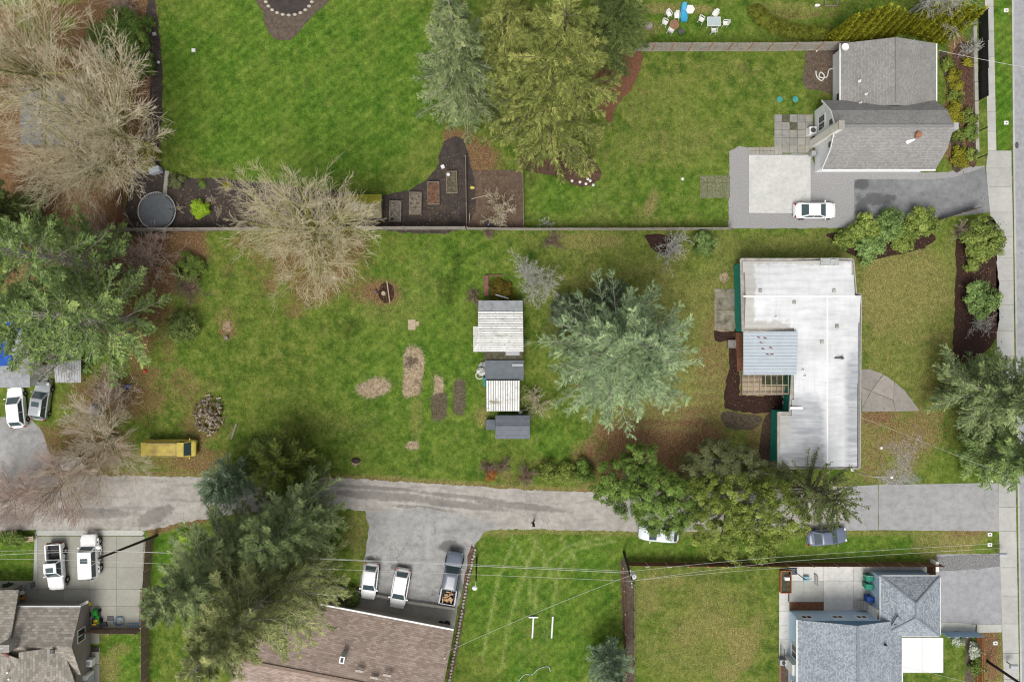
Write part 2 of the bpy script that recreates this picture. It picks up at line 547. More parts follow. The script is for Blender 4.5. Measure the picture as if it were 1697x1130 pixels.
# --- surface materials
def asphalt(name, c, var=.25, stain=.5, crack=True, damp_shade=(), dk=.72):
    t = NT(name)
    a, b, f = t.noise(.35, 5, .6), t.noise(1.4, 5, .65), t.noise(22, 2, .7)
    k = t.ramp(a, [(.3, tuple(v * (1 - var) for v in c)), (.65, c)])
    k = t.mix(.6, k, t.ramp(b, [(.3, .68), (.55, 1.0), (.75, 1.12)]), 'MULTIPLY')
    k = t.mix(.55, k, t.ramp(f, [(.25, .7), (.75, 1.25)]), 'MULTIPLY')
    d = t.noise(.55, 3, .5, t.pos((.35, 2.2, 1)))
    k = t.mix(t.math('MULTIPLY', t.ramp(d, [(.55, 0), (.72, 1)]), stain), k, (c[0] * .45, c[1] * .45, c[2] * .48))
    if crack:
        v = t.n('TexVoronoi', feature='DISTANCE_TO_EDGE')
        v.inputs['Scale'].default_value = .7
        dn = t.n('TexNoise'); dn.inputs['Scale'].default_value = 1.3
        t.l(t.pos(), dn.inputs['Vector'])
        w = t.mix(.25, t.pos(), dn.outputs['Color'], 'LINEAR_LIGHT')
        t.l(w, v.inputs['Vector'])
        ck = t.math('MULTIPLY', t.ramp(v.outputs['Distance'], [(.0, 1), (.02, 0)]), t.ramp(t.noise(.22, 2), [(.46, 0), (.58, .5)]))
        k = t.mix(ck, k, (.05, .045, .04))
    k = t.mix(t.math('MULTIPLY', t.ramp(t.noise(2.4, 3, .6), [(.67, 0), (.73, 1)]), .5), k, tuple(v * .4 for v in c))
    k = t.mix(t.math('MULTIPLY', t.ramp(t.noise(.9, 6, .75), [(.56, 0), (.70, 1)]), .3), k, tuple(min(1, v * 1.3) for v in c))
    if damp_shade:
        xyz = t.n('SeparateXYZ'); t.l(t.pos(), xyz.inputs[0])
        tot = None
        for (dx, dy, rx, ry, rot) in damp_shade:     # damp, oil-dark patches, and car shadows painted into the asphalt
            cx, cy = G(dx, dy); c_, s_ = math.cos(R(rot)), math.sin(R(rot)); rx /= PPM; ry /= PPM
            u = t.math('ADD', t.math('MULTIPLY', xyz.outputs['X'], c_ / rx), t.math('MULTIPLY_ADD', xyz.outputs['Y'], s_ / rx, -(cx * c_ + cy * s_) / rx))
            w = t.math('ADD', t.math('MULTIPLY', xyz.outputs['X'], -s_ / ry), t.math('MULTIPLY_ADD', xyz.outputs['Y'], c_ / ry, (cx * s_ - cy * c_) / ry))
            d_ = t.math('SUBTRACT', 1.2, t.math('ADD', t.math('MULTIPLY', u, u), t.math('MULTIPLY', w, w)))
            tot = d_ if tot is None else t.math('MAXIMUM', tot, d_)
        tot = t.math('ADD', tot, t.math('MULTIPLY', t.math('SUBTRACT', t.noise(1.1, 6, .75), .5), 2.6))
        k = t.mix(t.math('MULTIPLY', t.ramp(tot, [(.25, 0), (.75, 1)]), dk), k, tuple(v * .28 for v in c))
    return t.out(k, .9, f, .4, .02, spec=.2)

M_lane = asphalt('lane_asphalt', (.385, .36, .33), .25, .6, True, ((255, 855, 40, 14, 25), (20, 862, 40, 14, 0), (450, 800, 130, 9, 0), (640, 822, 110, 9, -4), (760, 836, 100, 7, -6), (860, 838, 90, 7, -6), (620, 808, 90, 4, -4), (760, 822, 90, 4, -6), (700, 842, 60, 5, -6), (60, 820, 120, 16, 0), (150, 850, 90, 10, 0)), .55)
M_lane_new = asphalt('patched_asphalt', (.315, .315, .317), .12, .12, False)
M_park = asphalt('parking_asphalt', (.335, .332, .325), .25, .35, True, ((650, 1008, 75, 15, -11), (745, 905, 22, 12, 0), (725, 1010, 30, 12, -10), (612, 928, 14, 8, 0), (662, 940, 16, 7, 0), (760, 955, 5, 60, 12)))  # wet patches near the wall; the rest paint the parked cars' shadows
M_drive = asphalt('driveway_asphalt', (.215, .22, .228), .25, .3, False, ((1427, 305, 16, 12, 0), (1428, 345, 14, 24, 0), (1455, 330, 34, 12, 0)))
M_street = asphalt('street_asphalt', (.31, .315, .33), .12, .1, False)
M_gravel = simple('gravel', (.36, .355, .355), .3, 9, .95, fine=16, bump=.8)
M_gravel_dk = simple('grey_gravel', (.27, .265, .27), .4, 7, .95, fine=14, bump=.8)
def concrete(name, c, stain=.35):
    t = NT(name)
    a, b, f = t.noise(.5, 5, .65), t.noise(2.2, 5, .7), t.noise(18, 3, .6)
    k = t.ramp(a, [(.3, tuple(v * .82 for v in c)), (.65, c)])
    k = t.mix(stain, k, t.ramp(b, [(.3, .6), (.5, .95), (.7, 1.08)]), 'MULTIPLY')
    k = t.mix(.4, k, t.ramp(f, [(.25, .8), (.75, 1.15)]), 'MULTIPLY')
    oi = t.n('ObjectInfo')
    k = t.mix(1, k, t.ramp(oi.outputs['Random'], [(0, .9), (1, 1.06)]), 'MULTIPLY')
    return t.out(k, .85, f, .2, .01, spec=.25)
M_conc = concrete('light_concrete', (.43, .435, .405), .3)
M_conc_white = concrete('pale_concrete', (.58, .575, .555), .45)
M_conc_old = concrete('weathered_concrete', (.36, .345, .305), .6)
M_conc_pad = concrete('olive_grey_concrete', (.31, .305, .265), .25)
M_walk = concrete('sidewalk_concrete', (.42, .415, .395), .3)
M_crackslab = concrete('brownish_concrete', (.30, .275, .25), .5)
M_mulch = simple('red_brown_mulch', (.060, .028, .020), .5, 5, .95, fine=18, bump=1.0)
M_bark = simple('orange_bark', (.20, .092, .050), .4, 4, .95, fine=16, bump=1.0, c2=(.11, .05, .03))
M_compost = simple('dark_compost', (.034, .029, .028), .6, 1.2, .95, fine=9, bump=1.0, c2=(.066, .052, .045))
M_soil = simple('garden_soil', (.135, .105, .080), .45, 2.5, .95, fine=14, bump=1.0, c2=(.065, .048, .036))

# --- lane, street and drives
top = [(-60, 786), (200, 788), (330, 790), (560, 792), (640, 796), (700, 800), (880, 812), (975, 815), (1060, 815), (1240, 812), (1400, 806)]
bot = [(1400, 879), (1240, 879), (1060, 880), (940, 878), (850, 876), (800, 880), (770, 890), (610, 868), (606, 846), (560, 843), (400, 850), (300, 866), (250, 878), (-60, 878)]
sheet('lane', GP(top + bot), .010, M_lane, 'grey worn asphalt lane running past the gardens', .11, 3, .4)
sheet('lane_patch', GP([(1391, 806), (1455, 803), (1455, 878), (1398, 879)]), .014, M_lane_new, 'paler asphalt patch at the lane', .03, 4)
sheet('lane_apron', GP([(1456, 803), (1654, 800), (1656, 880), (1456, 878)]), .016, M_lane_new, 'newer smooth asphalt at the mouth of the lane', .02, 5)
sheet('parking_court', GP([(606, 850), (612, 872), (604, 925), (590, 1000), (575, 1010), (752, 1046), (758, 1010), (778, 930), (786, 905), (800, 884), (830, 868), (700, 840)]), .014, M_park, 'grey asphalt parking court above the brown tiled roof', .08, 6, .4)
sheet('street', GP([(1677, -200), (2400, -200), (2400, 1400), (1696, 1400), (1690, 1000), (1682, 500), (1678, 200)]), .012, M_street, 'grey asphalt street along the right edge')
sheet('gravel_drive', GP([(1209, 250), (1225, 242), (1243, 246), (1243, 255), (1345, 255), (1352, 283), (1570, 286), (1600, 278), (1632, 274), (1630, 300), (1420, 378), (1207, 379), (1208, 300)]), .008, M_gravel, 'pale grey gravel drive around the concrete slab', .06, 7)
sheet('driveway', GP([(1416, 299), (1430, 297), (1540, 298), (1580, 294), (1632, 277), (1642, 350), (1640, 352), (1550, 362), (1480, 366), (1415, 364)]), .014, M_drive, 'grey asphalt driveway beside the gambrel house', .04, 8)
sheet('garage_drive', GP([(1552, 918), (1562, 918), (1660, 917), (1660, 1034), (1556, 1034), (1550, 1000)]), .012, M_street, 'grey asphalt drive in front of the blue house', .02, 10)
sheet('gravel_strip', GP([(1552, 922), (1600, 919), (1658, 917), (1657, 938), (1620, 943), (1553, 946)]), .018, M_gravel_dk, 'strip of grey gravel beside the garage drive', .06, 11)
sheet('gravel_yard', GP([(-40, 690), (45, 690), (70, 715), (85, 760), (70, 788), (-40, 790)]), .006, M_park, 'grey parking area by the left edge', .1, 13)

# --- sidewalk slabs, kerb, apron: every slab its own piece
def slab_row(root_name, label, quads, z0, z1, mat, gap=.02):
    r = struct(thing(root_name, label, 'paving', (0, 0, 0)), label)
    del r['category']
    for q in quads:
        c = (sum(p[0] for p in q) / len(q), sum(p[1] for p in q) / len(q))
        qq = []
        for p in q:
            d = math.hypot(p[0] - c[0], p[1] - c[1])
            qq.append((p[0] + (c[0] - p[0]) * gap / d, p[1] + (c[1] - p[1]) * gap / d))
        MB().prism(qq, z0, z1).build('slab', mat, r)
    return r
def swl(y):   # left and right edge of the sidewalk at photo row y
    pts = [(-150, 1630, 1644), (0, 1632, 1646), (250, 1637, 1651), (262, 1632, 1676), (350, 1640, 1678), (420, 1650, 1679), (870, 1655, 1684), (1280, 1668, 1692)]
    for a, b in zip(pts[:-1], pts[1:]):
        if a[0] <= y <= b[0]:
            k = (y - a[0]) / (b[0] - a[0])
            return a[1] + (b[1] - a[1]) * k, a[2] + (b[2] - a[2]) * k
qs = []
ysl = [-120, -75, -30, 12, 52, 95, 140, 185, 218, 250, 279, 310, 352, 393, 428, 465, 505, 548, 590, 634, 678, 720, 760, 800, 840, 880, 940, 988, 1033, 1082, 1125, 1170]
for a, b in zip(ysl[:-1], ysl[1:]):
    l0, r0 = swl(a); l1, r1 = swl(b)
    if a == 250: l0, r0 = 1637, 1676
    qs.append(GP([(l0, a), (r0, a), (r1, b), (l1, b)]))
slab_row('sidewalk', 'pale concrete sidewalk in long slabs beside the street', qs, -.1, .03, M_walk)
kerbq = []
for a in range(-120, 1170, 60):
    kx = lambda y: 1676.5 + y * .0075 if y < 262 else 1678.5 + (y - 262) * .0135
    kerbq.append(GP([(kx(a) , a), (kx(a) + 3, a), (kx(a + 60) + 3, a + 60), (kx(a + 60), a + 60)]))
slab_row('kerb', 'low concrete kerb along the street', kerbq, -.1, .06, M_walk, .012)

# --- concrete pads and patios
def grid_slabs(name, label, xs, ys, mat, z=.03, skip=()):
    qs = []
    for i in range(len(xs) - 1):
        for j in range(len(ys) - 1):
            if (i, j) not in skip:
                qs.append(GP([(xs[i], ys[j]), (xs[i + 1], ys[j]), (xs[i + 1], ys[j + 1]), (xs[i], ys[j + 1])]))
    return slab_row(name, label, qs, -.05, z, mat)
o = MB().prism(GP([(1241, 257), (1343, 258), (1343, 354), (1241, 353)]), -.1, .05).build('concrete_pad', M_conc_white)
struct(o, 'square pale concrete pad on the gravel drive')
grid_slabs('back_patio', 'pale concrete patio of the blue house', [1306, 1332, 1365, 1414, 1441, 1490, 1536], [932, 962, 1013], M_conc_white, .03, ((0, 1), (1, 1)))
grid_slabs('patio_corner', 'stained corner slabs of the blue house patio', [1306, 1332, 1365], [962, 997], M_conc)
grid_slabs('side_path', 'narrow pale concrete path beside the blue house', [1291, 1308], [980, 1012, 1036, 1058, 1100, 1150], M_conc_white)
grid_slabs('front_patio', 'white concrete porch slab of the blue house', [1480, 1528, 1563], [1056, 1114], simple('white_concrete', (.72, .71, .70), .05, 1, .8))
slab_row('garage_path', 'curved concrete path below the garage drive', [GP([(1558, 1031), (1590, 1031), (1617, 1035), (1616, 1048), (1586, 1045), (1558, 1047)]), GP([(1619, 1034), (1660, 1034), (1660, 1047), (1618, 1048)])], -.05, .035, M_conc)
pad = []
for x0, x1 in ((62, 105), (105, 148), (148, 193), (193, 240)):
    for y0, y1 in ((888, 940), (940, 976), (976, 1004)):
        pad.append(GP([(x0, y0), (x1, y0), (x1, y1), (x0, y1)]))
pad.append(GP([(148, 1004), (193, 1004), (193, 1042), (150, 1042)])); pad.append(GP([(193, 1004), (234, 1004), (232, 1042), (193, 1042)]))
slab_row('concrete_drive', 'grey concrete drive where the white pickup and white utility vehicle stand', pad, -.05, .028, M_conc_pad)
slab_row('drive_edging', 'paler concrete edging along the top of the concrete drive', [GP([(60, 878), (150, 878), (150, 887), (60, 887)]), GP([(150, 878), (236, 878), (240, 883), (236, 887), (150, 887)]), GP([(58, 878), (62, 888), (62, 975), (55, 975)])], -.05, .032, M_conc)
sheet('side_yard', GP([(-20, 962), (55, 962), (62, 975), (62, 1010), (-20, 1010)]), .02, M_conc_pad, 'grey concrete side yard by the left house')
slab_row('garden_path', 'concrete stepping path along the left house wall', [GP([(150, 1046), (165, 1046), (165, 1066), (150, 1066)]), GP([(152, 1072), (165, 1072), (165, 1100), (152, 1100)]), GP([(152, 1101), (165, 1101), (165, 1140), (152, 1140)])], -.05, .03, M_conc_pad)

rg = random.Random(5)
def paver_patch(name, label, x0, y0, nx, ny, s, mats, skip=0.0, rot=0):
    r = struct(thing(name, label, 'x'), label); del r['category']
    for i in range(nx):
        for j in range(ny):
            if rg.random() < skip:
                continue
            cx, cy = G(x0 + (i + .5) * s, y0 + (j + .5) * s)
            w = s / PPM - .04
            MB().box(cx, cy, -.05, .03 + rg.uniform(0, .012), w, w, rg.uniform(-.02, .02)).build('paver', rg.choice(mats), r)
    return r
M_pav = [concrete('paver_grey', (.30, .29, .265), .7), concrete('paver_tan', (.33, .31, .275), .7), concrete('paver_dark', (.27, .265, .25), .7)]
M_pavmoss = simple('mossy_paver', (.13, .125, .09), .5, 3, .9, c2=(.05, .055, .03))
paver_patch('paver_patio', 'old square pavers in a patio beside the gambrel house', 1283, 190, 5, 5, 12.8, M_pav * 3 + [M_pavmoss])
paver_patch('paver_path', 'row of small tan pavers above the concrete pad', 1240, 244, 9, 2, 6.2, [M_pav[1]])
paver_patch('mossy_pavers', 'sunken mossy pavers in the lawn beside the gravel', 1160, 291, 4, 3, 12.5, [simple('sunk_paver', (.22, .21, .15), .5, 4, .9, c2=(.08, .1, .03))], .15)
r = struct(thing('cracked_patio', 'fan-shaped cracked concrete patio on the front lawn', 'x'), None); del r['category']
MB().prism(GP([(1428, 614), (1440, 613), (1464, 622), (1482, 633), (1500, 650), (1521, 679), (1484, 680), (1429, 680)]), -.05, .022).build('bedding', simple('crack_dirt', (.10, .085, .065), .3, 4, .95), r)
A_, B_, C_, D_, E_ = (1464, 620), (1443, 648), (1482, 632), (1480, 663), (1484, 682)
for q in ([(1427, 612), (1440, 611), A_, B_, (1427, 641)], [A_, C_, D_, B_], [C_, (1500, 648), (1525, 681), E_, D_], [(1427, 641), B_, (1428, 676)], [B_, D_, E_, (1428, 682), (1428, 676)]):
    c_ = (sum(p[0] for p in q) / len(q), sum(p[1] for p in q) / len(q))
    q = [(p[0] + (c_[0] - p[0]) * .022, p[1] + (c_[1] - p[1]) * .022) for p in q]
    MB().prism(rough(GP(q), .4, .03, len(q) + q[0][0]), -.05, .035).build('slab', M_crackslab, r)
r = struct(thing('old_patio', 'stained old concrete patio beside the green deck', 'x'), None); del r['category']
for q in ([(1184, 479), (1217, 479), (1217, 513), (1184, 513)], [(1184, 514), (1217, 514), (1217, 547), (1184, 547)]):
    MB().prism(rough(GP(q), .5, .03, 3), -.05, .03).build('slab', simple('stained_concrete', (.33, .30, .25), .45, 1.1, .9, c2=(.09, .085, .05)), r)

# --- mulch beds
def bed(label, pts, mat, z=.03, seed=1, name='mulch_bed', edge=.12):
    return sheet(name, smoothp(GP(pts), 4) if len(pts) > 4 else GP(pts), z, mat, label, edge, seed, .45)
bed('dark compost bed curving under the big lawn', [(250, -20), (262, 40), (268, 100), (268, 200), (262, 262), (292, 293), (380, 297), (480, 308), (560, 318), (640, 323), (690, 308), (722, 280), (737, 235), (772, 240), (772, 378), (560, 378), (300, 384), (215, 384), (215, 300), (240, 230), (250, 120), (240, 60)], M_compost, .035, 2, 'compost_bed')
bed('round bark bed at the top of the big lawn', [(430, -20), (434, 20), (442, 48), (458, 66), (476, 68), (492, 56), (520, 26), (545, 2), (555, -20)], M_soil, .03, 3)
sheet('round_bed', [(G(479, -8)[0] + 2.7 * math.cos(k * .314), G(479, -8)[1] + 2.3 * math.sin(k * .314)) for k in range(20)], .05, M_compost, 'dark planted circle inside the round bark bed')
bed('orange bark bed beside the tall cedars', [(1000, 190), (1012, 205), (1022, 175), (1045, 150), (1060, 115), (1062, 86), (1030, 84), (990, 90), (960, 150)], M_bark, .03, 4)
bed('brown bark bed below the tall cedars', [(860, 280), (925, 292), (950, 306), (975, 310), (993, 298), (995, 280), (960, 250), (880, 250)], simple('brown_bark', (.13, .075, .050), .45, 3, .95, fine=15, bump=1), .03, 5)
bed('pale rubbly soil beside the garage', [(1335, 88), (1386, 84), (1388, 168), (1378, 158), (1362, 150), (1340, 148), (1330, 135), (1335, 112)], M_soil, .03, 6)
bed('dark mulch bed round the old deck', [(1218, 545), (1225, 545), (1226, 640), (1232, 656), (1305, 656), (1300, 680), (1262, 684), (1225, 682), (1202, 676), (1201, 650), (1208, 610), (1207, 580), (1215, 570)], M_mulch, .03, 7)
bed('small mulch patch below the stained patio', [(1184, 549), (1217, 549), (1218, 566), (1186, 566)], M_mulch, .025, 8)
bed('brown soil bed below the dark mulch', [(1201, 682), (1240, 686), (1262, 690), (1258, 705), (1235, 713), (1205, 708), (1196, 694)], simple('brown_soil', (.12, .095, .062), .4, 3, .95, fine=15, bump=1), .02, 9)
bed('litter bed along the lower left wall of the white-roofed house', [(1268, 690), (1288, 685), (1290, 770), (1262, 765), (1260, 720)], simple('leafy_soil', (.095, .062, .042), .4, 3, .95, fine=15, bump=1), .02, 10)
bed('dark mulch bed under the rhododendrons', [(1378, 386), (1540, 386), (1536, 408), (1515, 415), (1480, 424), (1440, 430), (1405, 420), (1385, 400)], M_mulch, .03, 11)
bed('long dark mulch strip along the sidewalk', [(1584, 400), (1600, 378), (1645, 360), (1651, 420), (1652, 560), (1585, 600), (1582, 520), (1584, 450)], M_mulch, .03, 12)
bed('mulch bed at the back of the lot by the fence', [(1068, 392), (1095, 387), (1120, 400), (1110, 425), (1085, 415)], M_mulch, .025, 13)
bed('bark bed beside the patio of the blue house', [(1309, 997), (1365, 997), (1365, 1010), (1309, 1010)], M_bark, .035, 14, edge=.02)
bed('curved bark bed along the street front of the gambrel house', [(1556, 85), (1568, 90), (1575, 130), (1590, 160), (1592, 220), (1600, 270), (1580, 284), (1575, 230), (1574, 170), (1562, 120)], simple('grey_bark', (.10, .075, .058), .45, 3, .95, fine=15, bump=1), .03, 15)
bed('outer bark bed along the retaining kerb', [(1580, 85), (1600, 70), (1612, 90), (1612, 180), (1618, 268), (1604, 270), (1598, 200), (1594, 140), (1580, 115)], simple('red_bark', (.125, .066, .045), .45, 3, .95, fine=15, bump=1), .03, 16)
bed('tilled soil plot behind the raised beds', [(774, 282), (866, 282), (868, 378), (774, 378)], simple('tilled_soil', (.15, .105, .075), .5, 2, .95, fine=13, bump=1, c2=(.075, .05, .036)), .025, 17, 'garden_plot', .03)
bed('brown soil strip along the parking court edge', [(779, 905), (788, 915), (782, 945), (762, 1060), (742, 1150), (738, 1150), (757, 1040), (772, 950)], simple('rusty_soil', (.16, .10, .072), .4, 3, .95, fine=15, bump=1), .02, 20)
bed('dark soil strip along the dividing fence', [(1028, 935), (1042, 935), (1050, 1000), (1050, 1150), (1036, 1150), (1032, 1030)], M_soil, .02, 21)
bed('narrow bark bed behind the corner fence', [(1600, 1052), (1612, 1052), (1612, 1150), (1600, 1150)], M_soil, .02, 22)
# ---------------------------------------------------------------- plants
def leaf_mat(name, c0, c1, c2, rough=.7, trans=.10, var=.12):
    t = NT(name)
    c0, c1, c2 = [(q[0] * 1.42, q[1] * 1.34, q[2] * 1.08) for q in (c0, c1, c2)]
    a = t.attr('tint')
    k = t.ramp(a, [(0, c0), (.5, c1), (1, c2)])
    oi = t.n('ObjectInfo')
    k = t.mix(1, k, t.ramp(oi.outputs['Random'], [(0, 1 - var), (1, 1 + var)]), 'MULTIPLY')
    t.out(k, rough, spec=.12)
    tr = t.n('BsdfTranslucent')
    t.l(k, tr.inputs['Color'])
    mx = t.n('MixShader'); mx.inputs[0].default_value = trans
    t.l(t.b.outputs[0], mx.inputs[1]); t.l(tr.outputs[0], mx.inputs[2])
    t.l(mx.outputs[0], t.t.nodes['Material Output'].inputs['Surface'])
    return t.m

def twig_mat(name, c0, c1, c2):
    t = NT(name)
    k = t.ramp(t.attr('tint'), [(0, c0), (.5, c1), (1, c2)])
    k = t.mix(.6, k, t.ramp(t.noise(3, 4, .6), [(.3, .65), (.7, 1.25)]), 'MULTIPLY')
    return t.out(k, .85, spec=.2)

def unit(a):
    return a / (np.linalg.norm(a, axis=-1, keepdims=True) + 1e-9)

def cards(C, D, W, L, w, tint):
    """leaf-shaped pointed quads: base at C, along D, width along W"""
    a = C + W * (w[:, None] / 2) + D * (L[:, None] * .42)
    b = C + D * L[:, None]
    c = C - W * (w[:, None] / 2) + D * (L[:, None] * .42)
    V = np.stack([C, a, b, c], 1).reshape(-1, 3)
    F = np.arange(len(V)).reshape(-1, 4)
    return V, F, np.repeat(tint, 4)

def spikes(C, D, W, L, w, tint):
    """narrow triangles for needle sprays"""
    V = np.stack([C - W * (w[:, None] / 2), C + W * (w[:, None] / 2), C + D * L[:, None]], 1).reshape(-1, 3)
    return V, np.arange(len(V)).reshape(-1, 3), np.repeat(tint, 3)

def tubes(P, r, k, tint):
    """P: (N, K, 3) centre lines, r: (N, K) radii, k sides"""
    N, K, _ = P.shape
    T = np.empty_like(P)
    T[:, 1:-1] = P[:, 2:] - P[:, :-2]; T[:, 0] = P[:, 1] - P[:, 0]; T[:, -1] = P[:, -1] - P[:, -2]
    T = unit(T)
    up = np.where(np.abs(T[..., 2:3]) < .9, np.array([0, 0, 1.0]), np.array([1.0, 0, 0]))
    A = unit(np.cross(T, up)); B = np.cross(T, A)
    ang = np.arange(k) * 2 * np.pi / k
    V = P[:, :, None] + r[:, :, None, None] * (A[:, :, None] * np.cos(ang)[:, None] + B[:, :, None] * np.sin(ang)[:, None])
    V = V.reshape(-1, 3)
    n, i, j = np.meshgrid(np.arange(N), np.arange(K - 1), np.arange(k), indexing='ij')
    q = lambda ii, jj: (n * K + ii) * k + jj
    F = np.stack([q(i, j), q(i, (j + 1) % k), q(i + 1, (j + 1) % k), q(i + 1, j)], -1).reshape(-1, 4)
    return V, F, np.repeat(tint, K * k)

def join(parts):
    V, F, T, n = [], [], [], 0
    for v, f, t in parts:
        V.append(v); F.append(f + n); T.append(t); n += len(v)
    return np.concatenate(V), np.concatenate(F), np.concatenate(T)

def veg_obj(name, data, mat, parent, smooth=False):
    V, F, T = data
    me = bpy.data.meshes.new(name)
    fill_mesh(me, V, F)
    at = me.attributes.new('tint', 'FLOAT', 'POINT')
    at.data.foreach_set('value', np.ascontiguousarray(np.clip(T, 0, 1), np.float32))
    if smooth:
        me.polygons.foreach_set('use_smooth', np.ones(len(F), bool))
    me.materials.append(mat)
    o = bpy.data.objects.new(name, me)
    COL.objects.link(o)
    o.parent = parent
    return o

M_barkw = simple('tree_bark', (.16, .13, .10), .4, 4, .9, c2=(.08, .065, .05))
M_barkg = simple('grey_bark_wood', (.50, .47, .42), .4, 4, .9, c2=(.18, .165, .14))

def conifer(seed, h, Rr, nb, t0=.08, shape=1.0, e_low=-.15, e_top=.6, droop=.12, upturn=.1, nS=13, nU=3, leafL=.42, leafW=.15,
            spray=.42, hang=.25, trunk_r=.3, lean=(0, 0), open_=0.0, top_round=0.0, jit=.28, clump=1.0, branch_r=.035, sweep=.62):
    """returns wood data and foliage data of one conifer, base at the origin"""
    g = np.random.RandomState(seed)
    u = (np.arange(nb) + g.rand(nb)) / nb
    t = t0 + (1 - t0) * (1 - (1 - u * .988) ** .72)          # more branches low down
    az = np.arange(nb) * 2.39996 + g.normal(0, .35, nb)
    prof = (1 - t) ** shape * (1 - top_round) + np.sqrt(np.clip(1 - t ** 2, 0, 1)) * top_round
    prof = np.where(t < .18, prof * (.6 + .4 * t / .18), prof)
    L = Rr * prof * g.uniform(.6, 1.14, nb) + .25
    e = e_low + (e_top - e_low) * t + g.normal(0, .1, nb)
    out = np.stack([np.cos(az), np.sin(az), np.zeros(nb)], -1)
    Z = np.array([0, 0, 1.0])
    base = np.stack([lean[0] * t * h, lean[1] * t * h, t * h], -1)
    side = np.cross(Z, out)
    bend = g.normal(0, .12, nb)
    def pt(s):   # s: (nb, k)
        return (base[:, None] + out[:, None] * (s * L[:, None] * np.cos(e)[:, None])[..., None]
                + side[:, None] * (bend[:, None] * s ** 2 * L[:, None])[..., None]
                + Z * (s * L[:, None] * np.sin(e)[:, None] - droop * L[:, None] * s ** 2 + upturn * L[:, None] * s ** 4)[..., None])
    sb = np.linspace(0, 1, 5)[None].repeat(nb, 0)
    P = pt(sb)
    rad = (branch_r + .012 * L)[:, None] * (1.05 - sb) * .8 + .008
    tw = g.rand(nb)
    # trunk
    tz = np.linspace(0, 1, 9)
    TP = np.stack([lean[0] * tz * h, lean[1] * tz * h, tz * h], -1)[None]
    TR = (trunk_r * (1 - tz) ** .85 + .03)[None]
    wood = join([tubes(TP, TR, 8, np.array([.3])), tubes(P, rad, 4, tw)])
    # sprays on both sides of every branch
    s = (np.linspace(.12 + open_ * .35, 1.0, nS)[None] + g.uniform(-.03, .03, (nb, nS))).clip(.05, 1)
    keep_br = g.rand(nb) > 0
    C0 = pt(s)
    C1 = pt(np.clip(s + .05, 0, 1.1))
    tan = unit(C1 - C0)
    allC, allD, allW, allL, allw, allT = [], [], [], [], [], []
    btint = g.normal(.5, .13, nb)
    for sd in (-1, 1):
        sl = (spray * 1.1 * L[:, None] * (1 - s * .9) + .28) * g.uniform(.55, 1.2, s.shape)
        ang = sd * g.normal(sweep, .2, s.shape)
        d = tan * np.cos(ang)[..., None] + side[:, None] * np.sin(ang)[..., None]
        d = unit(d + Z * g.normal(0, .16, s.shape)[..., None])
        nrm = unit(Z + g.normal(0, .3, d.shape) + out[:, None] * .15)
        lat = unit(np.cross(d, nrm))
        stint = btint[:, None] + g.normal(0, .12, s.shape)
        for k in range(nU):
            f = (k + g.uniform(.2, .8, s.shape)) / nU
            q = C0 + d * (sl * f)[..., None] - Z * (hang * sl * f ** 1.6)[..., None]
            q = q + g.normal(0, .03, q.shape)
            for c in (-1, 1):
                a2 = g.normal(.42, .16, s.shape) * c
                dd = unit(d * np.cos(a2)[..., None] + lat * np.sin(a2)[..., None] - Z * (hang * .7 * f)[..., None] + g.normal(0, jit * .45, d.shape))
                w = unit(np.cross(dd, nrm + g.normal(0, .25, d.shape)))
                m = s.size
                allC.append(q.reshape(m, 3)); allD.append(dd.reshape(m, 3)); allW.append(w.reshape(m, 3))
                allL.append((leafL * (1.1 - .45 * f) * g.uniform(.65, 1.25, s.shape)).ravel()); allw.append((leafW * g.uniform(.7, 1.25, s.shape)).ravel()); allT.append((stint + g.normal(0, .16, s.shape)).ravel())
    # end tufts
    q = pt(np.full((nb, 1), 1.0))[:, 0]
    for k in range(3):
        dd = unit(tan[:, -1] + g.normal(0, .35, (nb, 3)))
        w = unit(np.cross(dd, unit(Z + g.normal(0, .4, (nb, 3)))))
        allC.append(q - dd * .1); allD.append(dd); allW.append(w)
        allL.append(np.full(nb, leafL * 1.1)); allw.append(np.full(nb, leafW)); allT.append(btint + .1)
    C, D, W = np.concatenate(allC), np.concatenate(allD), np.concatenate(allW)
    fol = spikes(C, D, W, np.concatenate(allL), np.concatenate(allw), np.concatenate(allT))
    return wood, fol

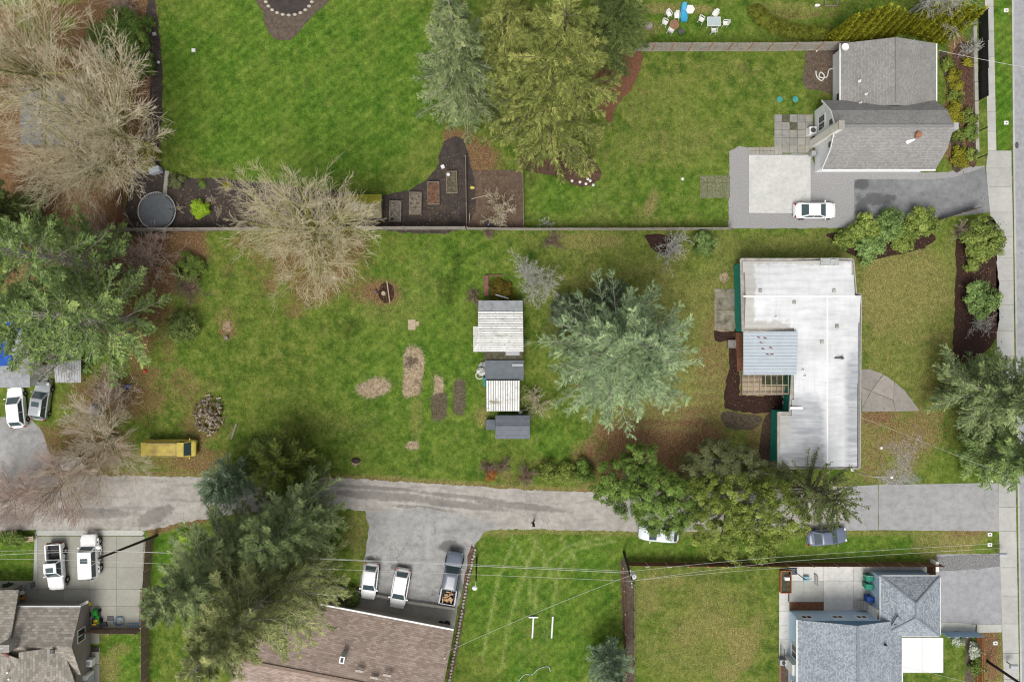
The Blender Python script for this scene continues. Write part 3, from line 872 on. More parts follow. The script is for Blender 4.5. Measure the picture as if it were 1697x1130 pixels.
def leafy(seed, lobes, n, leafL=.24, leafW=.14, clumps=60, clump_r=.6, shell=.72, up=.6):
    """lobes: (x, y, z, rx, ry, rz). Leaves in clumps through the crown's volume, denser outside"""
    g = np.random.RandomState(seed)
    vol = np.array([(l[3] * l[4] * l[5]) ** .75 for l in lobes]); vol = vol / vol.sum()
    lob = np.array(lobes)
    ci = g.choice(len(lobes), clumps, p=vol)
    d = unit(g.normal(0, 1, (clumps, 3)))
    d[:, 2] = np.abs(d[:, 2]) * np.where(g.rand(clumps) < .82, 1, -.6)
    rr = (shell + (1 - shell) * g.rand(clumps) ** .6) * g.uniform(.8, 1.12, clumps)
    cc = lob[ci, :3] + d * lob[ci, 3:] * rr[:, None]
    k = g.choice(clumps, n)
    cr = clump_r * g.uniform(.6, 1.3, clumps)
    off = unit(g.normal(0, 1, (n, 3))) * (g.rand(n) ** .45)[:, None]
    C = cc[k] + off * cr[k][:, None] * np.array([1, 1, .7])
    C[:, 2] = np.maximum(C[:, 2], .06)
    nrm = unit(unit(C - lob[ci[k], :3]) * .7 + off * .5 + np.array([0, 0, up]) + g.normal(0, .35, (n, 3)))
    D = unit(np.cross(nrm, g.normal(0, 1, (n, 3))))
    W = np.cross(D, nrm)
    tint = g.normal(.5, .17, clumps)[k] + g.normal(0, .17, n)
    return cards(C - D * leafL * .4, D, W, leafL * g.uniform(.65, 1.3, n), leafW * g.uniform(.7, 1.25, n), tint)

def stems(seed, cc_pts, base_r=.12, n=5, origin=(0, 0, 0)):
    g = np.random.RandomState(seed)
    P = []
    for p in cc_pts:
        p = np.array(p, float); o = np.array(origin, float)
        s = np.linspace(0, 1, 5)[:, None]
        mid = o + (p - o) * s + np.array([0, 0, 1]) * (s * (1 - s)) * .3 * np.linalg.norm(p - o) + g.normal(0, .06, (5, 3)) * s
        P.append(mid)
    P = np.array(P)
    r = base_r * (1.05 - np.linspace(0, 1, 5))[None].repeat(len(P), 0) + .012
    return tubes(P, r, 5, g.rand(len(P)))

def bare(seed, h, limbs, limb_len, levels=(6, 6, 6), trunk_h=.25, trunk_r=.4, spread=.9, up=.35, ratio=.6, wander=.16, first_tilt=.75, tw_r=.013):
    """a leafless tree: returns thick wood and twigs"""
    g = np.random.RandomState(seed)
    K = 6
    # limbs leave the trunk at several heights
    th = h * trunk_h
    tz = np.linspace(0, 1, K)
    TP = np.stack([g.normal(0, .05, K).cumsum(), g.normal(0, .05, K).cumsum(), tz * th * 1.6], -1)[None]
    TR = (trunk_r * (1.15 - tz * .75))[None]
    thick = [tubes(TP, TR, 8, np.array([.1]))]
    az = np.arange(limbs) * 2.4 + g.normal(0, .3, limbs)
    zz = th * g.uniform(.75, 1.6, limbs)
    tilt = first_tilt * g.uniform(.2, 1.25, limbs)
    D = np.stack([np.cos(az) * np.sin(tilt), np.sin(az) * np.sin(tilt), np.cos(tilt)], -1)
    B = np.stack([np.zeros(limbs), np.zeros(limbs), zz], -1)
    Lh = limb_len * g.uniform(.75, 1.15, limbs)
    r0 = np.full(limbs, trunk_r * .32)
    twigs = []
    for lv in range(len(levels) + 1):
        N = len(B)
        k = K if lv < 2 else (5 if lv == 2 else 4)
        P = np.empty((N, k, 3)); P[:, 0] = B
        d = D.copy()
        for i in range(1, k):
            d = unit(d + g.normal(0, wander, (N, 3)) + np.array([0, 0, up * .12]))
            P[:, i] = P[:, i - 1] + d * (Lh / (k - 1))[:, None]
        s = np.linspace(0, 1, k)
        end = max(tw_r * .6, .006)
        rad = np.maximum(r0[:, None] * (1 - s * .72)[None], end)
        tint = np.clip([.06, .22, .5, .82, .95][min(lv, 4)] + g.normal(0, .12, N), 0, 1)
        tb = tubes(P, rad, (7, 5, 4, 3, 3)[min(lv, 4)], tint)
        (thick if lv < 2 else twigs).append(tb)
        if lv == len(levels):
            break
        m = levels[lv]
        # children along the parent and one at its tip
        sp = (np.arange(m)[None] + g.uniform(.2, .9, (N, m))) / m
        sp = .22 + .78 * sp
        sp[:, -1] = 1.0
        f = sp * (k - 1); i0 = np.minimum(f.astype(int), k - 2); fr = f - i0
        n_ = np.arange(N)[:, None]
        Bc = P[n_, i0] * (1 - fr)[..., None] + P[n_, i0 + 1] * fr[..., None]
        T = unit(P[n_, i0 + 1] - P[n_, i0])
        ph = np.arange(m)[None] * 2.4 + g.uniform(0, 6.28, (N, 1)) + g.normal(0, .4, (N, m))
        hlp = np.where(np.abs(T[..., 2:3]) < .9, np.array([0, 0, 1.0]), np.array([1.0, 0, 0]))
        a = unit(np.cross(T, hlp)); b = np.cross(T, a)
        an = spread * (1.25 if lv == 0 else 1.0) * g.uniform(.45, 1.15, (N, m)); an[:, -1] *= .35
        Dc = T * np.cos(an)[..., None] + (a * np.cos(ph)[..., None] + b * np.sin(ph)[..., None]) * np.sin(an)[..., None]
        Dc = unit(Dc + np.array([0, 0, up * .5]))
        Lc = Lh[:, None] * ratio * g.uniform(.6, 1.15, (N, m)) * (1.15 - .45 * sp)
        rc = np.maximum(r0[:, None] * (1 - sp * .72) * .55, tw_r)
        B, D, Lh, r0 = Bc.reshape(-1, 3), Dc.reshape(-1, 3), Lc.ravel(), rc.ravel()
    return join(thick), join(twigs)

def bush_twigs(seed, r, hgt, n, lv=(5, 4), tw_r=.015, up=.3):
    n = int(n * .5) + 3
    """leafless shrub of many stems from the ground"""
    g = np.random.RandomState(seed)
    az = g.uniform(0, 6.28, n); tl = g.uniform(.1, 1.2, n)
    D = np.stack([np.cos(az) * np.sin(tl), np.sin(az) * np.sin(tl), np.cos(tl)], -1)
    B = np.stack([g.normal(0, r * .12, n), g.normal(0, r * .12, n), np.zeros(n)], -1)
    L = np.hypot(r * np.sin(tl), hgt * np.cos(tl)) * g.uniform(.7, 1.1, n)
    r0 = np.full(n, .03)
    parts = []
    for k_ in range(len(lv) + 1):
        N = len(B); k = 4
        P = np.empty((N, k, 3)); P[:, 0] = B; d = D.copy()
        for i in range(1, k):
            d = unit(d + g.normal(0, .2, (N, 3)) + np.array([0, 0, up * .1]))
            P[:, i] = P[:, i - 1] + d * (L / (k - 1))[:, None]
        P[..., 2] = np.maximum(P[..., 2], .02)
        s = np.linspace(0, 1, k)
        parts.append(tubes(P, np.maximum(r0[:, None] * (1 - .7 * s), tw_r * .7), 3, np.clip(.3 + .3 * k_ + g.normal(0, .15, N), 0, 1)))
        if k_ == len(lv): break
        m = lv[k_]
        sp = .25 + .75 * (np.arange(m)[None] + g.uniform(0, 1, (N, m))) / m
        f = np.minimum(sp, .999) * (k - 1); i0 = f.astype(int); fr = f - i0; n_ = np.arange(N)[:, None]
        Bc = P[n_, i0] * (1 - fr)[..., None] + P[n_, i0 + 1] * fr[..., None]
        Dc = unit(unit(P[n_, i0 + 1] - P[n_, i0]) + g.normal(0, .55, (N, m, 3)))
        Lc = (L[:, None] * .5 * g.uniform(.6, 1.1, (N, m)))
        B, D, L, r0 = Bc.reshape(-1, 3), Dc.reshape(-1, 3), Lc.ravel(), np.maximum(np.repeat(r0, m) * .5, tw_r)
    return join(parts)

# --- foliage colours
F_deodar = leaf_mat('blue_green_needles', (0.054, 0.088, 0.055), (0.149, 0.220, 0.138), (0.297, 0.393, 0.254))
F_spruce = leaf_mat('grey_green_needles', (0.049, 0.075, 0.035), (0.139, 0.193, 0.099), (0.306, 0.364, 0.204))
F_cedar = leaf_mat('golden_green_sprays', (0.041, 0.055, 0.016), (0.131, 0.164, 0.049), (0.287, 0.313, 0.118))
F_fir = leaf_mat('dark_green_needles', (0.025, 0.040, 0.014), (0.074, 0.110, 0.038), (0.164, 0.211, 0.078))
F_pine = leaf_mat('mid_green_needles', (0.040, 0.066, 0.027), (0.114, 0.179, 0.071), (0.257, 0.345, 0.140))
F_big = leaf_mat('dusky_green_needles', (0.050, 0.077, 0.039), (0.140, 0.199, 0.100), (0.316, 0.392, 0.208))
F_big2 = leaf_mat('olive_green_needles', (0.066, 0.083, 0.037), (0.183, 0.223, 0.101), (0.382, 0.409, 0.222))
F_blue = leaf_mat('bluish_juniper', (0.081, 0.132, 0.098), (0.132, 0.196, 0.147), (0.196, 0.265, 0.201))
F_dkcedar = leaf_mat('deep_green_sprays', (.028, .048, .010), (.055, .082, .018), (.10, .13, .03))
F_holly = leaf_mat('glossy_dark_leaves', (0.022, 0.039, 0.010), (0.068, 0.120, 0.027), (0.153, 0.238, 0.060), .4)
F_laurel = leaf_mat('olive_leaves', (0.035, 0.052, 0.011), (0.102, 0.144, 0.033), (0.210, 0.264, 0.072), .5)
F_greyg = leaf_mat('grey_green_leaves', (0.054, 0.072, 0.036), (0.090, 0.110, 0.056), (0.144, 0.162, 0.090), .6)
F_rhodo = leaf_mat('rhododendron_leaves', (0.042, 0.063, 0.016), (0.130, 0.185, 0.045), (0.258, 0.324, 0.102), .45)
F_rhodo2 = leaf_mat('camellia_leaves', (0.036, 0.066, 0.021), (0.105, 0.175, 0.060), (0.216, 0.312, 0.132), .45)
F_yew = leaf_mat('yew_needles', (.028, .055, .014), (.060, .105, .026), (.115, .17, .045), .6)
F_gold = leaf_mat('yellow_green_leaves', (0.086, 0.090, 0.009), (0.151, 0.155, 0.018), (0.230, 0.216, 0.036), .5)
F_thuja = leaf_mat('arborvitae_sprays', (0.115, 0.135, 0.016), (0.223, 0.243, 0.027), (0.351, 0.358, 0.054), .7)
F_lime = leaf_mat('lime_leaves', (.13, .22, .015), (.22, .36, .03), (.32, .46, .06), .5)
F_mid = leaf_mat('mid_green_leaves', (.05, .085, .02), (.09, .14, .035), (.15, .21, .06), .5)
T_maple = twig_mat('pale_mossy_twigs', (.22, .225, .025), (.47, .43, .25), (.77, .66, .52))
T_maple2 = twig_mat('tan_twigs', (.22, .21, .05), (.48, .43, .29), (.72, .63, .49))
T_brown = twig_mat('brown_twigs', (.30, .27, .17), (.50, .43, .33), (.64, .54, .44))
T_grey = twig_mat('lichen_grey_twigs', (.26, .255, .22), (.40, .395, .355), (.54, .53, .49))
T_pink = twig_mat('pinkish_twigs', (.25, .195, .15), (.42, .32, .27), (.58, .45, .39))
T_red = twig_mat('reddish_stems', (.14, .085, .065), (.22, .14, .115), (.32, .22, .19))

def conifer_tree(name, label, px, py, mat, wood=None, rz=0, group=None, **kw):
    x, y = G(px, py)
    r = thing(name, label, 'tree', (x, y, 0), rz, group)
    w, f = conifer(**kw)
    veg_obj('trunk', w, wood or M_barkw, r)
    veg_obj('crown', f, mat, r)
    return r

TG = 'evergreen trees of the gardens'
conifer_tree('deodar_cedar', 'wide pale blue-green cedar standing alone on the lot beside the white-roofed house', 1006, 590, F_deodar, M_barkg, 0.4, TG,
             seed=11, h=19, Rr=9.1, nb=149, shape=.8, top_round=.35, e_low=.02, e_top=.8, droop=.10, upturn=.04, nS=13, nU=7, leafL=0.42, leafW=0.093, spray=.36, hang=.2, trunk_r=.4, lean=(.09, .04), branch_r=.05)
conifer_tree('spruce', 'tall grey-green spruce with pale limbs beside the big lawn', 775, 172, F_spruce, M_barkg, 0, TG,
             seed=12, h=25, Rr=5.9, nb=149, shape=.85, e_low=-.25, e_top=.5, droop=.15, upturn=.16, nS=12, nU=7, leafL=0.35, leafW=0.087, spray=.36, hang=.45, trunk_r=.36)
conifer_tree('western_cedar', 'biggest golden-green cedar at the top centre', 906, 212, F_cedar, None, 1, TG,
             seed=13, h=29, Rr=7.6, nb=238, shape=.62, e_low=-.3, e_top=.5, droop=.16, upturn=.18, nS=12, nU=7, leafL=0.46, leafW=0.099, spray=.34, hang=.55, trunk_r=.5, jit=.4, sweep=.46)
conifer_tree('western_cedar', 'golden-green cedar squeezed between the grey spruce and the biggest cedar', 843, 158, F_cedar, None, 2, TG,
             seed=14, h=26, Rr=5.2, nb=149, shape=.65, e_low=-.3, e_top=.5, droop=.16, upturn=.18, nS=11, nU=6, leafL=0.46, leafW=0.099, spray=.34, hang=.5, trunk_r=.4, jit=.4, sweep=.46)
conifer_tree('dark_fir', 'dark green fir at the end of the board fence by the white garden chairs', 1003, 92, F_fir, None, 2, TG,
             seed=15, h=18, Rr=4.3, nb=119, shape=.7, nS=11, nU=6, leafL=0.34, leafW=0.087, spray=.4, hang=.3)
a = conifer_tree('dark_fir', 'dark green fir at the left edge below the leafless trees', 52, 372, F_fir, None, 1, TG,
             seed=16, h=14, Rr=4.6, nb=109, shape=.8, nS=11, nU=6, leafL=0.34, leafW=0.100, spray=.42, hang=.3)
conifer_tree('broad_pine', 'nearest of the dense green pines at the left edge, beside the mossy lawn', 226, 530, F_pine, M_barkg, 0, TG,
             seed=17, h=17, Rr=7.0, nb=79, shape=.5, t0=.12, top_round=.5, e_low=.05, e_top=.7, droop=.05, upturn=.05, nS=12, nU=7, leafL=0.34, leafW=0.124, spray=.36, hang=.12, open_=.5, trunk_r=.42, jit=.5)
conifer_tree('broad_pine', 'dense green pine over the orange tarp at the left edge', 185, 445, F_pine, M_barkg, 1.3, TG,
             seed=18, h=19, Rr=6.0, nb=70, shape=.5, t0=.12, top_round=.5, e_low=.05, e_top=.7, droop=.05, upturn=.05, nS=12, nU=7, leafL=0.34, leafW=0.124, spray=.36, hang=.12, open_=.5, trunk_r=.42, jit=.5)
conifer_tree('broad_pine', 'dense green pine overhanging the blue tarp roof', 128, 535, F_pine, M_barkg, 2.1, TG,
             seed=19, h=16, Rr=5.6, nb=64, shape=.5, t0=.14, top_round=.5, e_low=.05, e_top=.7, droop=.05, upturn=.05, nS=12, nU=7, leafL=0.34, leafW=0.124, spray=.36, hang=.12, open_=.5, trunk_r=.42, jit=.5)
conifer_tree('tall_cypress', 'tallest olive-green conifer leaning over the brown tiled roof', 496, 930, F_big2, M_barkg, .3, TG,
             seed=20, h=27, Rr=8.2, nb=189, shape=.72, e_low=.0, e_top=.7, droop=.08, upturn=.02, nS=13, nU=7, leafL=0.46, leafW=0.074, spray=.32, hang=.2, trunk_r=.5, jit=.34, sweep=.46)
conifer_tree('tall_cypress', 'dusky green conifer beside the board fence and the concrete drive', 420, 890, F_big, M_barkg, 1.6, TG,
             seed=21, h=23, Rr=6.6, nb=149, shape=.72, e_low=.0, e_top=.7, droop=.08, upturn=.02, nS=12, nU=6, leafL=0.46, leafW=0.074, spray=.32, hang=.2, trunk_r=.45, jit=.34, sweep=.46)
conifer_tree('tall_cypress', 'dusky green conifer shading the lane above the parking court', 514, 842, F_big, M_barkg, 2.7, TG,
             seed=22, h=17, Rr=6.0, nb=129, shape=.66, e_low=.0, e_top=.7, droop=.08, upturn=.02, nS=12, nU=6, leafL=0.44, leafW=0.074, spray=.34, hang=.2, trunk_r=.4, jit=.34, sweep=.46)
conifer_tree('blue_juniper', 'bushy bluish juniper at the lane beside the yellow van', 400, 790, F_blue, None, 0, TG,
             seed=23, h=8, Rr=3.1, nb=109, shape=.5, top_round=.6, e_low=.3, e_top=1.0, droop=0, upturn=.05, nS=9, nU=6, leafL=0.24, leafW=0.068, spray=.45, hang=.0, trunk_r=.2, jit=.45)
conifer_tree('low_cedar', 'deep green feathery low cedar on the upper side of the lane', 488, 765, F_dkcedar, None, 1, TG,
             seed=24, h=7, Rr=4.6, nb=90, shape=.5, top_round=.5, e_low=.2, e_top=.8, droop=.1, upturn=.05, nS=11, nU=6, leafL=0.32, leafW=0.081, spray=.36, hang=.25, trunk_r=.25)
conifer_tree('street_cedar', 'shaggy green conifer beside the sidewalk at the right edge', 1586, 645, F_big, M_barkg, 0, TG,
             seed=25, h=15, Rr=5.6, nb=139, shape=.6, e_low=-.05, e_top=.6, droop=.1, upturn=.06, nS=12, nU=6, leafL=0.34, leafW=0.100, spray=.36, hang=.3, trunk_r=.4, jit=.36)
conifer_tree('street_cedar', 'lower shaggy green conifer at the corner of lane and sidewalk', 1615, 742, F_pine, M_barkg, 1, TG,
             seed=26, h=12, Rr=4.2, nb=99, shape=.6, e_low=-.05, e_top=.6, droop=.1, upturn=.06, nS=11, nU=6, leafL=0.34, leafW=0.100, spray=.36, hang=.3, trunk_r=.35, jit=.36)
conifer_tree('young_conifer', 'small blue-green conifer at the bottom edge beside the dividing fence', 1006, 1080, F_blue, None, 1, TG,
             seed=27, h=8, Rr=2.9, nb=70, shape=.7, e_low=.2, e_top=.8, droop=.0, upturn=.05, nS=9, nU=6, leafL=0.26, leafW=0.081, spray=.4, hang=.05, trunk_r=.16)
conifer_tree('spiky_cypress', 'dark spiky conifer with rope-like branches at the lower corner of the white-roofed house', 1318, 800, F_fir, None, .4, TG,
             seed=28, h=12, Rr=5.0, nb=84, shape=.45, t0=.2, e_low=.0, e_top=.55, droop=.08, upturn=.16, nS=34, nU=1, leafL=.20, leafW=.10, spray=.01, hang=.1, trunk_r=.25, jit=.6, branch_r=.06)
for i, (px, py, hh, rr, lb) in enumerate(((1010, 500, 5.0, 2.6, 'low dark bluish fir tucked behind the wide blue-green cedar'), (940, 520, 4.2, 2.4, 'small bluish fir on the sheds side of the wide blue-green cedar'))):
    conifer_tree('low_fir', lb, px, py, leaf_mat('slate_green_needles%d' % i, (.05, .075, .055), (.08, .11, .08), (.12, .155, .115)), M_barkg, i, TG,
                 seed=30 + i, h=hh, Rr=rr, nb=70, shape=.7, nS=9, nU=6, leafL=0.26, leafW=0.074, spray=.4, hang=.15, trunk_r=.12)

# --- leafless trees
def bare_tree(name, label, px, py, mt, seed, rz=0, group='leafless trees', moss=None, **kw):
    x, y = G(px, py)
    r = thing(name, label, 'tree', (x, y, 0), rz, group)
    a, b = bare(seed, **kw)
    veg_obj('trunk', a, mt, r); veg_obj('crown', b, mt, r)
    return r
bare_tree('maple_tree', 'big leafless mossy maple straddling the long fence', 545, 396, T_maple, 41, .5,
          h=15, limbs=25, limb_len=7.5, levels=(8, 7, 5), trunk_h=.26, trunk_r=.5, first_tilt=1.2, up=.16, ratio=.58, spread=.8, tw_r=.0160, wander=.12)
m2 = bare_tree('maple_tree', 'big leafless tan tree with the widest crown at the top left', 236, 240, T_maple2, 42, 2.2,
          h=16, limbs=22, limb_len=8.2, levels=(8, 7, 5), trunk_h=.22, trunk_r=.45, first_tilt=1.2, up=.12, ratio=.57, spread=.68, tw_r=.0160, wander=.09)
c = copy_tree(m2); place(c, G(122, 160), 4.3, 1.12, 'big leafless tan tree in the very top left corner')
c = copy_tree(m2); place(c, G(200, 292), .9, .8, 'leafless tan tree nearest the trampoline and compost bed')
b3 = bare_tree('bare_tree', 'sparse leafless tree with long arching limbs beside the yellow van', 190, 725, T_brown, 43, 0,
          h=9, limbs=16, limb_len=5.8, levels=(8, 8, 6), trunk_h=.1, trunk_r=.3, first_tilt=1.3, up=.1, ratio=.56, spread=.62, tw_r=.0145, wander=.09)
b4 = bare_tree('bare_tree', 'pinkish leafless tree overhanging the lane at the left edge', 118, 800, T_pink, 44, 1,
          h=8, limbs=18, limb_len=4.2, levels=(9, 8, 6), trunk_h=.15, trunk_r=.2, first_tilt=1.3, up=.08, ratio=.6, spread=.6, tw_r=.010, wander=.1)
c = copy_tree(b4); place(c, G(45, 815), 2.5, .8, 'smaller pinkish leafless tree at the far left of the lane')
l1 = bare_tree('lichen_tree', 'small leafless tree grey with lichen beside the white-roofed shed', 882, 468, T_grey, 45, 0,
          h=5.5, limbs=14, limb_len=3.1, levels=(7, 6, 5), trunk_h=.2, trunk_r=.16, first_tilt=1.15, up=.12, ratio=.56, spread=.9, tw_r=.014, wander=.2)
c = copy_tree(l1); place(c, G(110, 602), 1.2, 1.15, 'grey leafless tree over the parked cars at the left edge')
bare_tree('bare_tree', 'grey leafless tree behind the garage at the top right edge', 1506, 22, T_grey, 46, 0,
          h=11, limbs=16, limb_len=5.0, levels=(8, 7, 6), trunk_h=.25, trunk_r=.25, first_tilt=1.1, up=.12, ratio=.58, spread=.65, tw_r=.012, wander=.1)

# --- leafless shrubs
def twig_bush(label, px, py, r, hgt, n, mt, seed, lv=(5, 4), group='leafless shrubs', rz=0, src=None, sc=1):
    x, y = G(px, py)
    if src is not None:
        return place(copy_tree(src), (x, y, 0), rz, sc, label)
    o = veg_obj('bare_shrub', bush_twigs(seed, r, hgt, n, lv), mt, None)
    tag(o, label, 'shrub', group)
    o.location = (x, y, 0)
    return o
s1 = twig_bush('round grey leafless shrub by the back fence of the lot', 1113, 410, 2.3, 1.7, 60, T_grey, 51, (6, 5))
s2 = twig_bush('tan leafless shrub in the tilled plot', 828, 352, 2.5, 1.6, 50, T_maple2, 52, (6, 4))
twig_bush('brown leafless shrub in the upper left corner of the lot', 918, 402, 1.6, 1.0, 40, T_red, 53, (5, 5))
twig_bush('dark twiggy shrub under the fence by the tilled plot', 812, 388, 1.2, 1.0, 30, T_red, 54)
twig_bush('tiny pale leafless shrub on the lawn above the fence', 905, 370, 1.3, 1.0, 9, T_grey, 55)
s3 = twig_bush('brown twiggy bush left of the white-roofed shed', 786, 492, 1.1, 1.0, 40, T_red, 56, (5, 5))
twig_bush('reddish bare bush below the sheds, left one', 808, 772, 0, 0, 0, None, 0, rz=1, src=s3, sc=.95)
twig_bush('reddish bare bush below the sheds, right one', 833, 770, 0, 0, 0, None, 0, rz=2, src=s3, sc=1.0)
twig_bush('reddish bare bush at the lane corner of the lot', 871, 786, 0, 0, 0, None, 0, rz=3, src=s3, sc=1.25)
s4 = twig_bush('wide pinkish bramble thicket beside the long fence', 250, 425, 4.4, 1.6, 110, T_pink, 57, (6, 4))
twig_bush('pinkish bramble thicket under the pines', 165, 395, 0, 0, 0, None, 0, rz=2, src=s4, sc=.8)
twig_bush('low brown bramble in the field edge below the thicket', 318, 480, 2.4, .9, 70, T_red, 58, (6, 4))
s5 = twig_bush('brown bramble heap behind the grey parked car', 195, 650, 3.6, 1.5, 90, T_pink, 59, (6, 4))
twig_bush('tangled tan bush between the sheds and the wide cedar', 888, 665, 2.3, 1.6, 50, T_maple2, 60, (5, 4))
twig_bush('grey leafless shrub beside the sidewalk conifer', 1618, 535, 1.6, 1.4, 40, T_grey, 61, (5, 4))
twig_bush('pale leafless shrub at the end of the rhododendron bed', 1588, 385, 1.5, 1.4, 40, T_pink, 62, (5, 4))
twig_bush('bare shrub in the street bed behind the garage', 1602, 85, 1.4, 1.3, 40, T_grey, 63, (5, 4))
twig_bush('leafless shrub at the top of the compost bed', 205, 8, 0, 0, 0, None, 0, rz=1, src=s4, sc=.6)
for i, (px, py) in enumerate(((352, 335), (366, 352), (300, 345), (375, 318))):
    twig_bush('%s small brown dormant plant from the trampoline in the compost bed' % ORD[i], px, py, .8, .7, 16, T_brown, 65 + i, (4, 4), 'dormant plants in the compost bed')

# --- leafy trees
def leafy_tree(name, label, px, py, mat, lobes, n, seed, group='broadleaf evergreen trees', **kw):
    x, y = G(px, py)
    r = thing(name, label, 'tree', (x, y, 0), 0, group)
    g = random.Random(seed)
    ends = [(l[0], l[1], l[2]) for l in lobes] + [(l[0] + g.uniform(-1, 1) * l[3] * .6, l[1] + g.uniform(-1, 1) * l[4] * .6, l[2] + l[5] * g.uniform(.1, .7)) for l in lobes for _ in range(3)]
    veg_obj('trunk', stems(seed, ends, .2), M_barkg, r)
    veg_obj('crown', leafy(seed, lobes, n, **kw), mat, r)
    return r
leafy_tree('holly_tree', 'dark glossy round evergreen tree over the lane', 1048, 785, F_holly,
           [(-1.6, .6, 4.2, 3.0, 2.6, 2.6), (1.6, -.8, 4.8, 3.4, 3.0, 3.0), (.2, 2.2, 4.4, 2.3, 2.2, 2.4), (4.6, -2.2, 4.4, 2.8, 2.8, 2.4), (-3.4, -1.0, 3.0, 2.0, 1.7, 1.8), (2.8, -3.9, 3.8, 3.0, 2.3, 2.2), (-1.0, -2.2, 3.6, 2.2, 1.8, 2.0)],
           44000, 71, leafL=.19, leafW=.115, clumps=330, clump_r=.5)
leafy_tree('laurel_tree', 'broad olive-green evergreen tree over the lane', 1205, 832, F_laurel,
           [(-2.8, -.6, 5.5, 3.8, 3.4, 2.6), (2.0, .5, 5.6, 4.0, 3.4, 2.8), (.0, -2.6, 5.0, 4.8, 2.8, 2.6), (4.8, -.6, 4.6, 2.8, 2.6, 2.2), (-1.0, 2.4, 5.0, 4.2, 2.4, 2.4), (-4.2, 1.6, 4.6, 2.4, 2.2, 2.2)],
           50000, 72, leafL=.185, leafW=.11, clumps=420, clump_r=.5)
leafy_tree('laurel_tree', 'grey-green evergreen tree between the two round trees on the lot edge', 1178, 762, F_greyg,
           [(-.8, .8, 3.8, 2.6, 2.5, 2.2), (1.8, -.4, 4.0, 3.0, 2.6, 2.3), (5.0, -1.0, 3.0, 2.8, 2.0, 1.8), (-2.6, -.6, 3.4, 2.2, 2.0, 2.0)],
           26000, 73, leafL=.17, leafW=.095, clumps=230, clump_r=.5)

# --- leafy shrubs
_sh = {}
def shrub(label, px, py, r, hgt, mat, seed=1, name='shrub', group='evergreen shrubs', n=None, leafL=.2, leafW=.11, squash=1.0):
    x, y = G(px, py, hgt * .5)
    n = n or int(1500 * max(r, .6) ** 1.7)
    g = random.Random(seed)
    lobes = [(0, 0, hgt * .45, r * .8, r * .8 * squash, hgt * .5)] + [(math.cos(a) * r * .48, math.sin(a) * r * .48 * squash, hgt * g.uniform(.35, .55), r * .5, r * .5 * squash, hgt * .42) for a in [k * 1.26 + g.random() for k in range(5)]]
    o = veg_obj(name, leafy(seed, lobes, n, leafL, leafW, clumps=int(16 + r * r * 14), clump_r=.32 + .06 * r), mat, None)
    tag(o, label, 'shrub', group)
    o.location = (x, y, 0)
    return o
shrub('big dense clipped yew beside the curving compost bed', 198, 62, 3.7, 3.6, F_yew, 81, 'yew_shrub', n=16000, leafL=.24, leafW=.09)
shrub('dark shrub in the top left corner of the big lawn bed', 232, 105, 1.8, 2.0, F_yew, 82, 'yew_shrub', n=4000)
shrub('bright lime-green round bush in the compost bed', 331, 348, 1.15, 1.2, F_lime, 83, n=2200)
shrub('small yellow plant in the compost bed', 377, 307, .45, .4, F_gold, 84)
shrub('small green plant beside the big lawn edge in the compost bed', 335, 305, .4, .3, F_mid, 85)
shrub('flat green plant above the trampoline', 293, 300, 1.1, .8, F_greyg, 86)
shrub('green plant at the top of the compost bed', 247, 35, .7, .5, F_mid, 87)
shrub('mossy yellow shrub beneath the leafless tan tree', 245, 262, 1.6, 1.2, F_gold, 88)
shrub('round bright camellia by the back fence of the lot', 1167, 403, 1.6, 1.6, F_rhodo2, 89)
RG = 'rhododendrons along the driveway bed'
for i, (px, py, r, hh, m, lb) in enumerate(((1403, 396, 1.4, 1.3, F_rhodo, 'leftmost small rhododendron in the driveway bed'), (1432, 380, 1.9, 1.8, F_rhodo, 'second rhododendron from the left in the driveway bed'),
        (1440, 410, 1.9, 1.6, F_rhodo2, 'rhododendron lowest in the driveway bed, nearest the white roof'), (1476, 372, 2.0, 2.0, F_rhodo2, 'tall middle rhododendron overhanging the asphalt driveway'),
        (1497, 396, 1.7, 1.6, F_rhodo, 'middle rhododendron on the lawn side of the driveway bed'), (1526, 372, 2.2, 2.1, F_rhodo, 'rightmost big round rhododendron of the driveway bed'))):
    shrub(lb, px, py, r, hh, m, 90 + i, 'rhododendron', RG, leafL=.24, leafW=.13)
shrub('big round green shrub by the sidewalk at the driveway corner', 1630, 395, 2.7, 2.6, F_rhodo, 100, 'rhododendron', n=7500, leafL=.24, leafW=.13)
shrub('small green shrub on the mulch strip between the two big round shrubs', 1610, 440, .9, .9, F_rhodo, 101)
shrub('round bluish-green shrub on the mulch strip by the sidewalk', 1625, 497, 2.4, 2.2, F_rhodo2, 102, 'rhododendron', n=6000, leafL=.24, leafW=.13)
LG = 'gold-tinged shrubs at the lane corner of the lot'
for i, (px, lb) in enumerate(((908, 'left golden shrub of three at the lane corner of the lot'), (938, 'middle golden shrub of three at the lane corner of the lot'), (966, 'right, greenest shrub of three at the lane corner of the lot'))):
    shrub(lb, px, 782, 1.45, 1.5, [F_laurel, F_laurel, F_holly][i], 103 + i, 'shrub', LG)
SG = 'yellow-green shrubs in the street beds'
for i, (px, py, r) in enumerate(((1572, 107, .85), (1580, 124, .9), (1585, 142, .7), (1584, 160, .95), (1582, 178, .8), (1584, 194, .8), (1586, 224, .8), (1588, 252, .85), (1590, 268, .95))):
    shrub('%s yellow-green shrub from the top in the inner street bed' % ORD[i], px, py, r, .8, F_gold if i % 3 else F_laurel, 110 + i, 'shrub', SG)
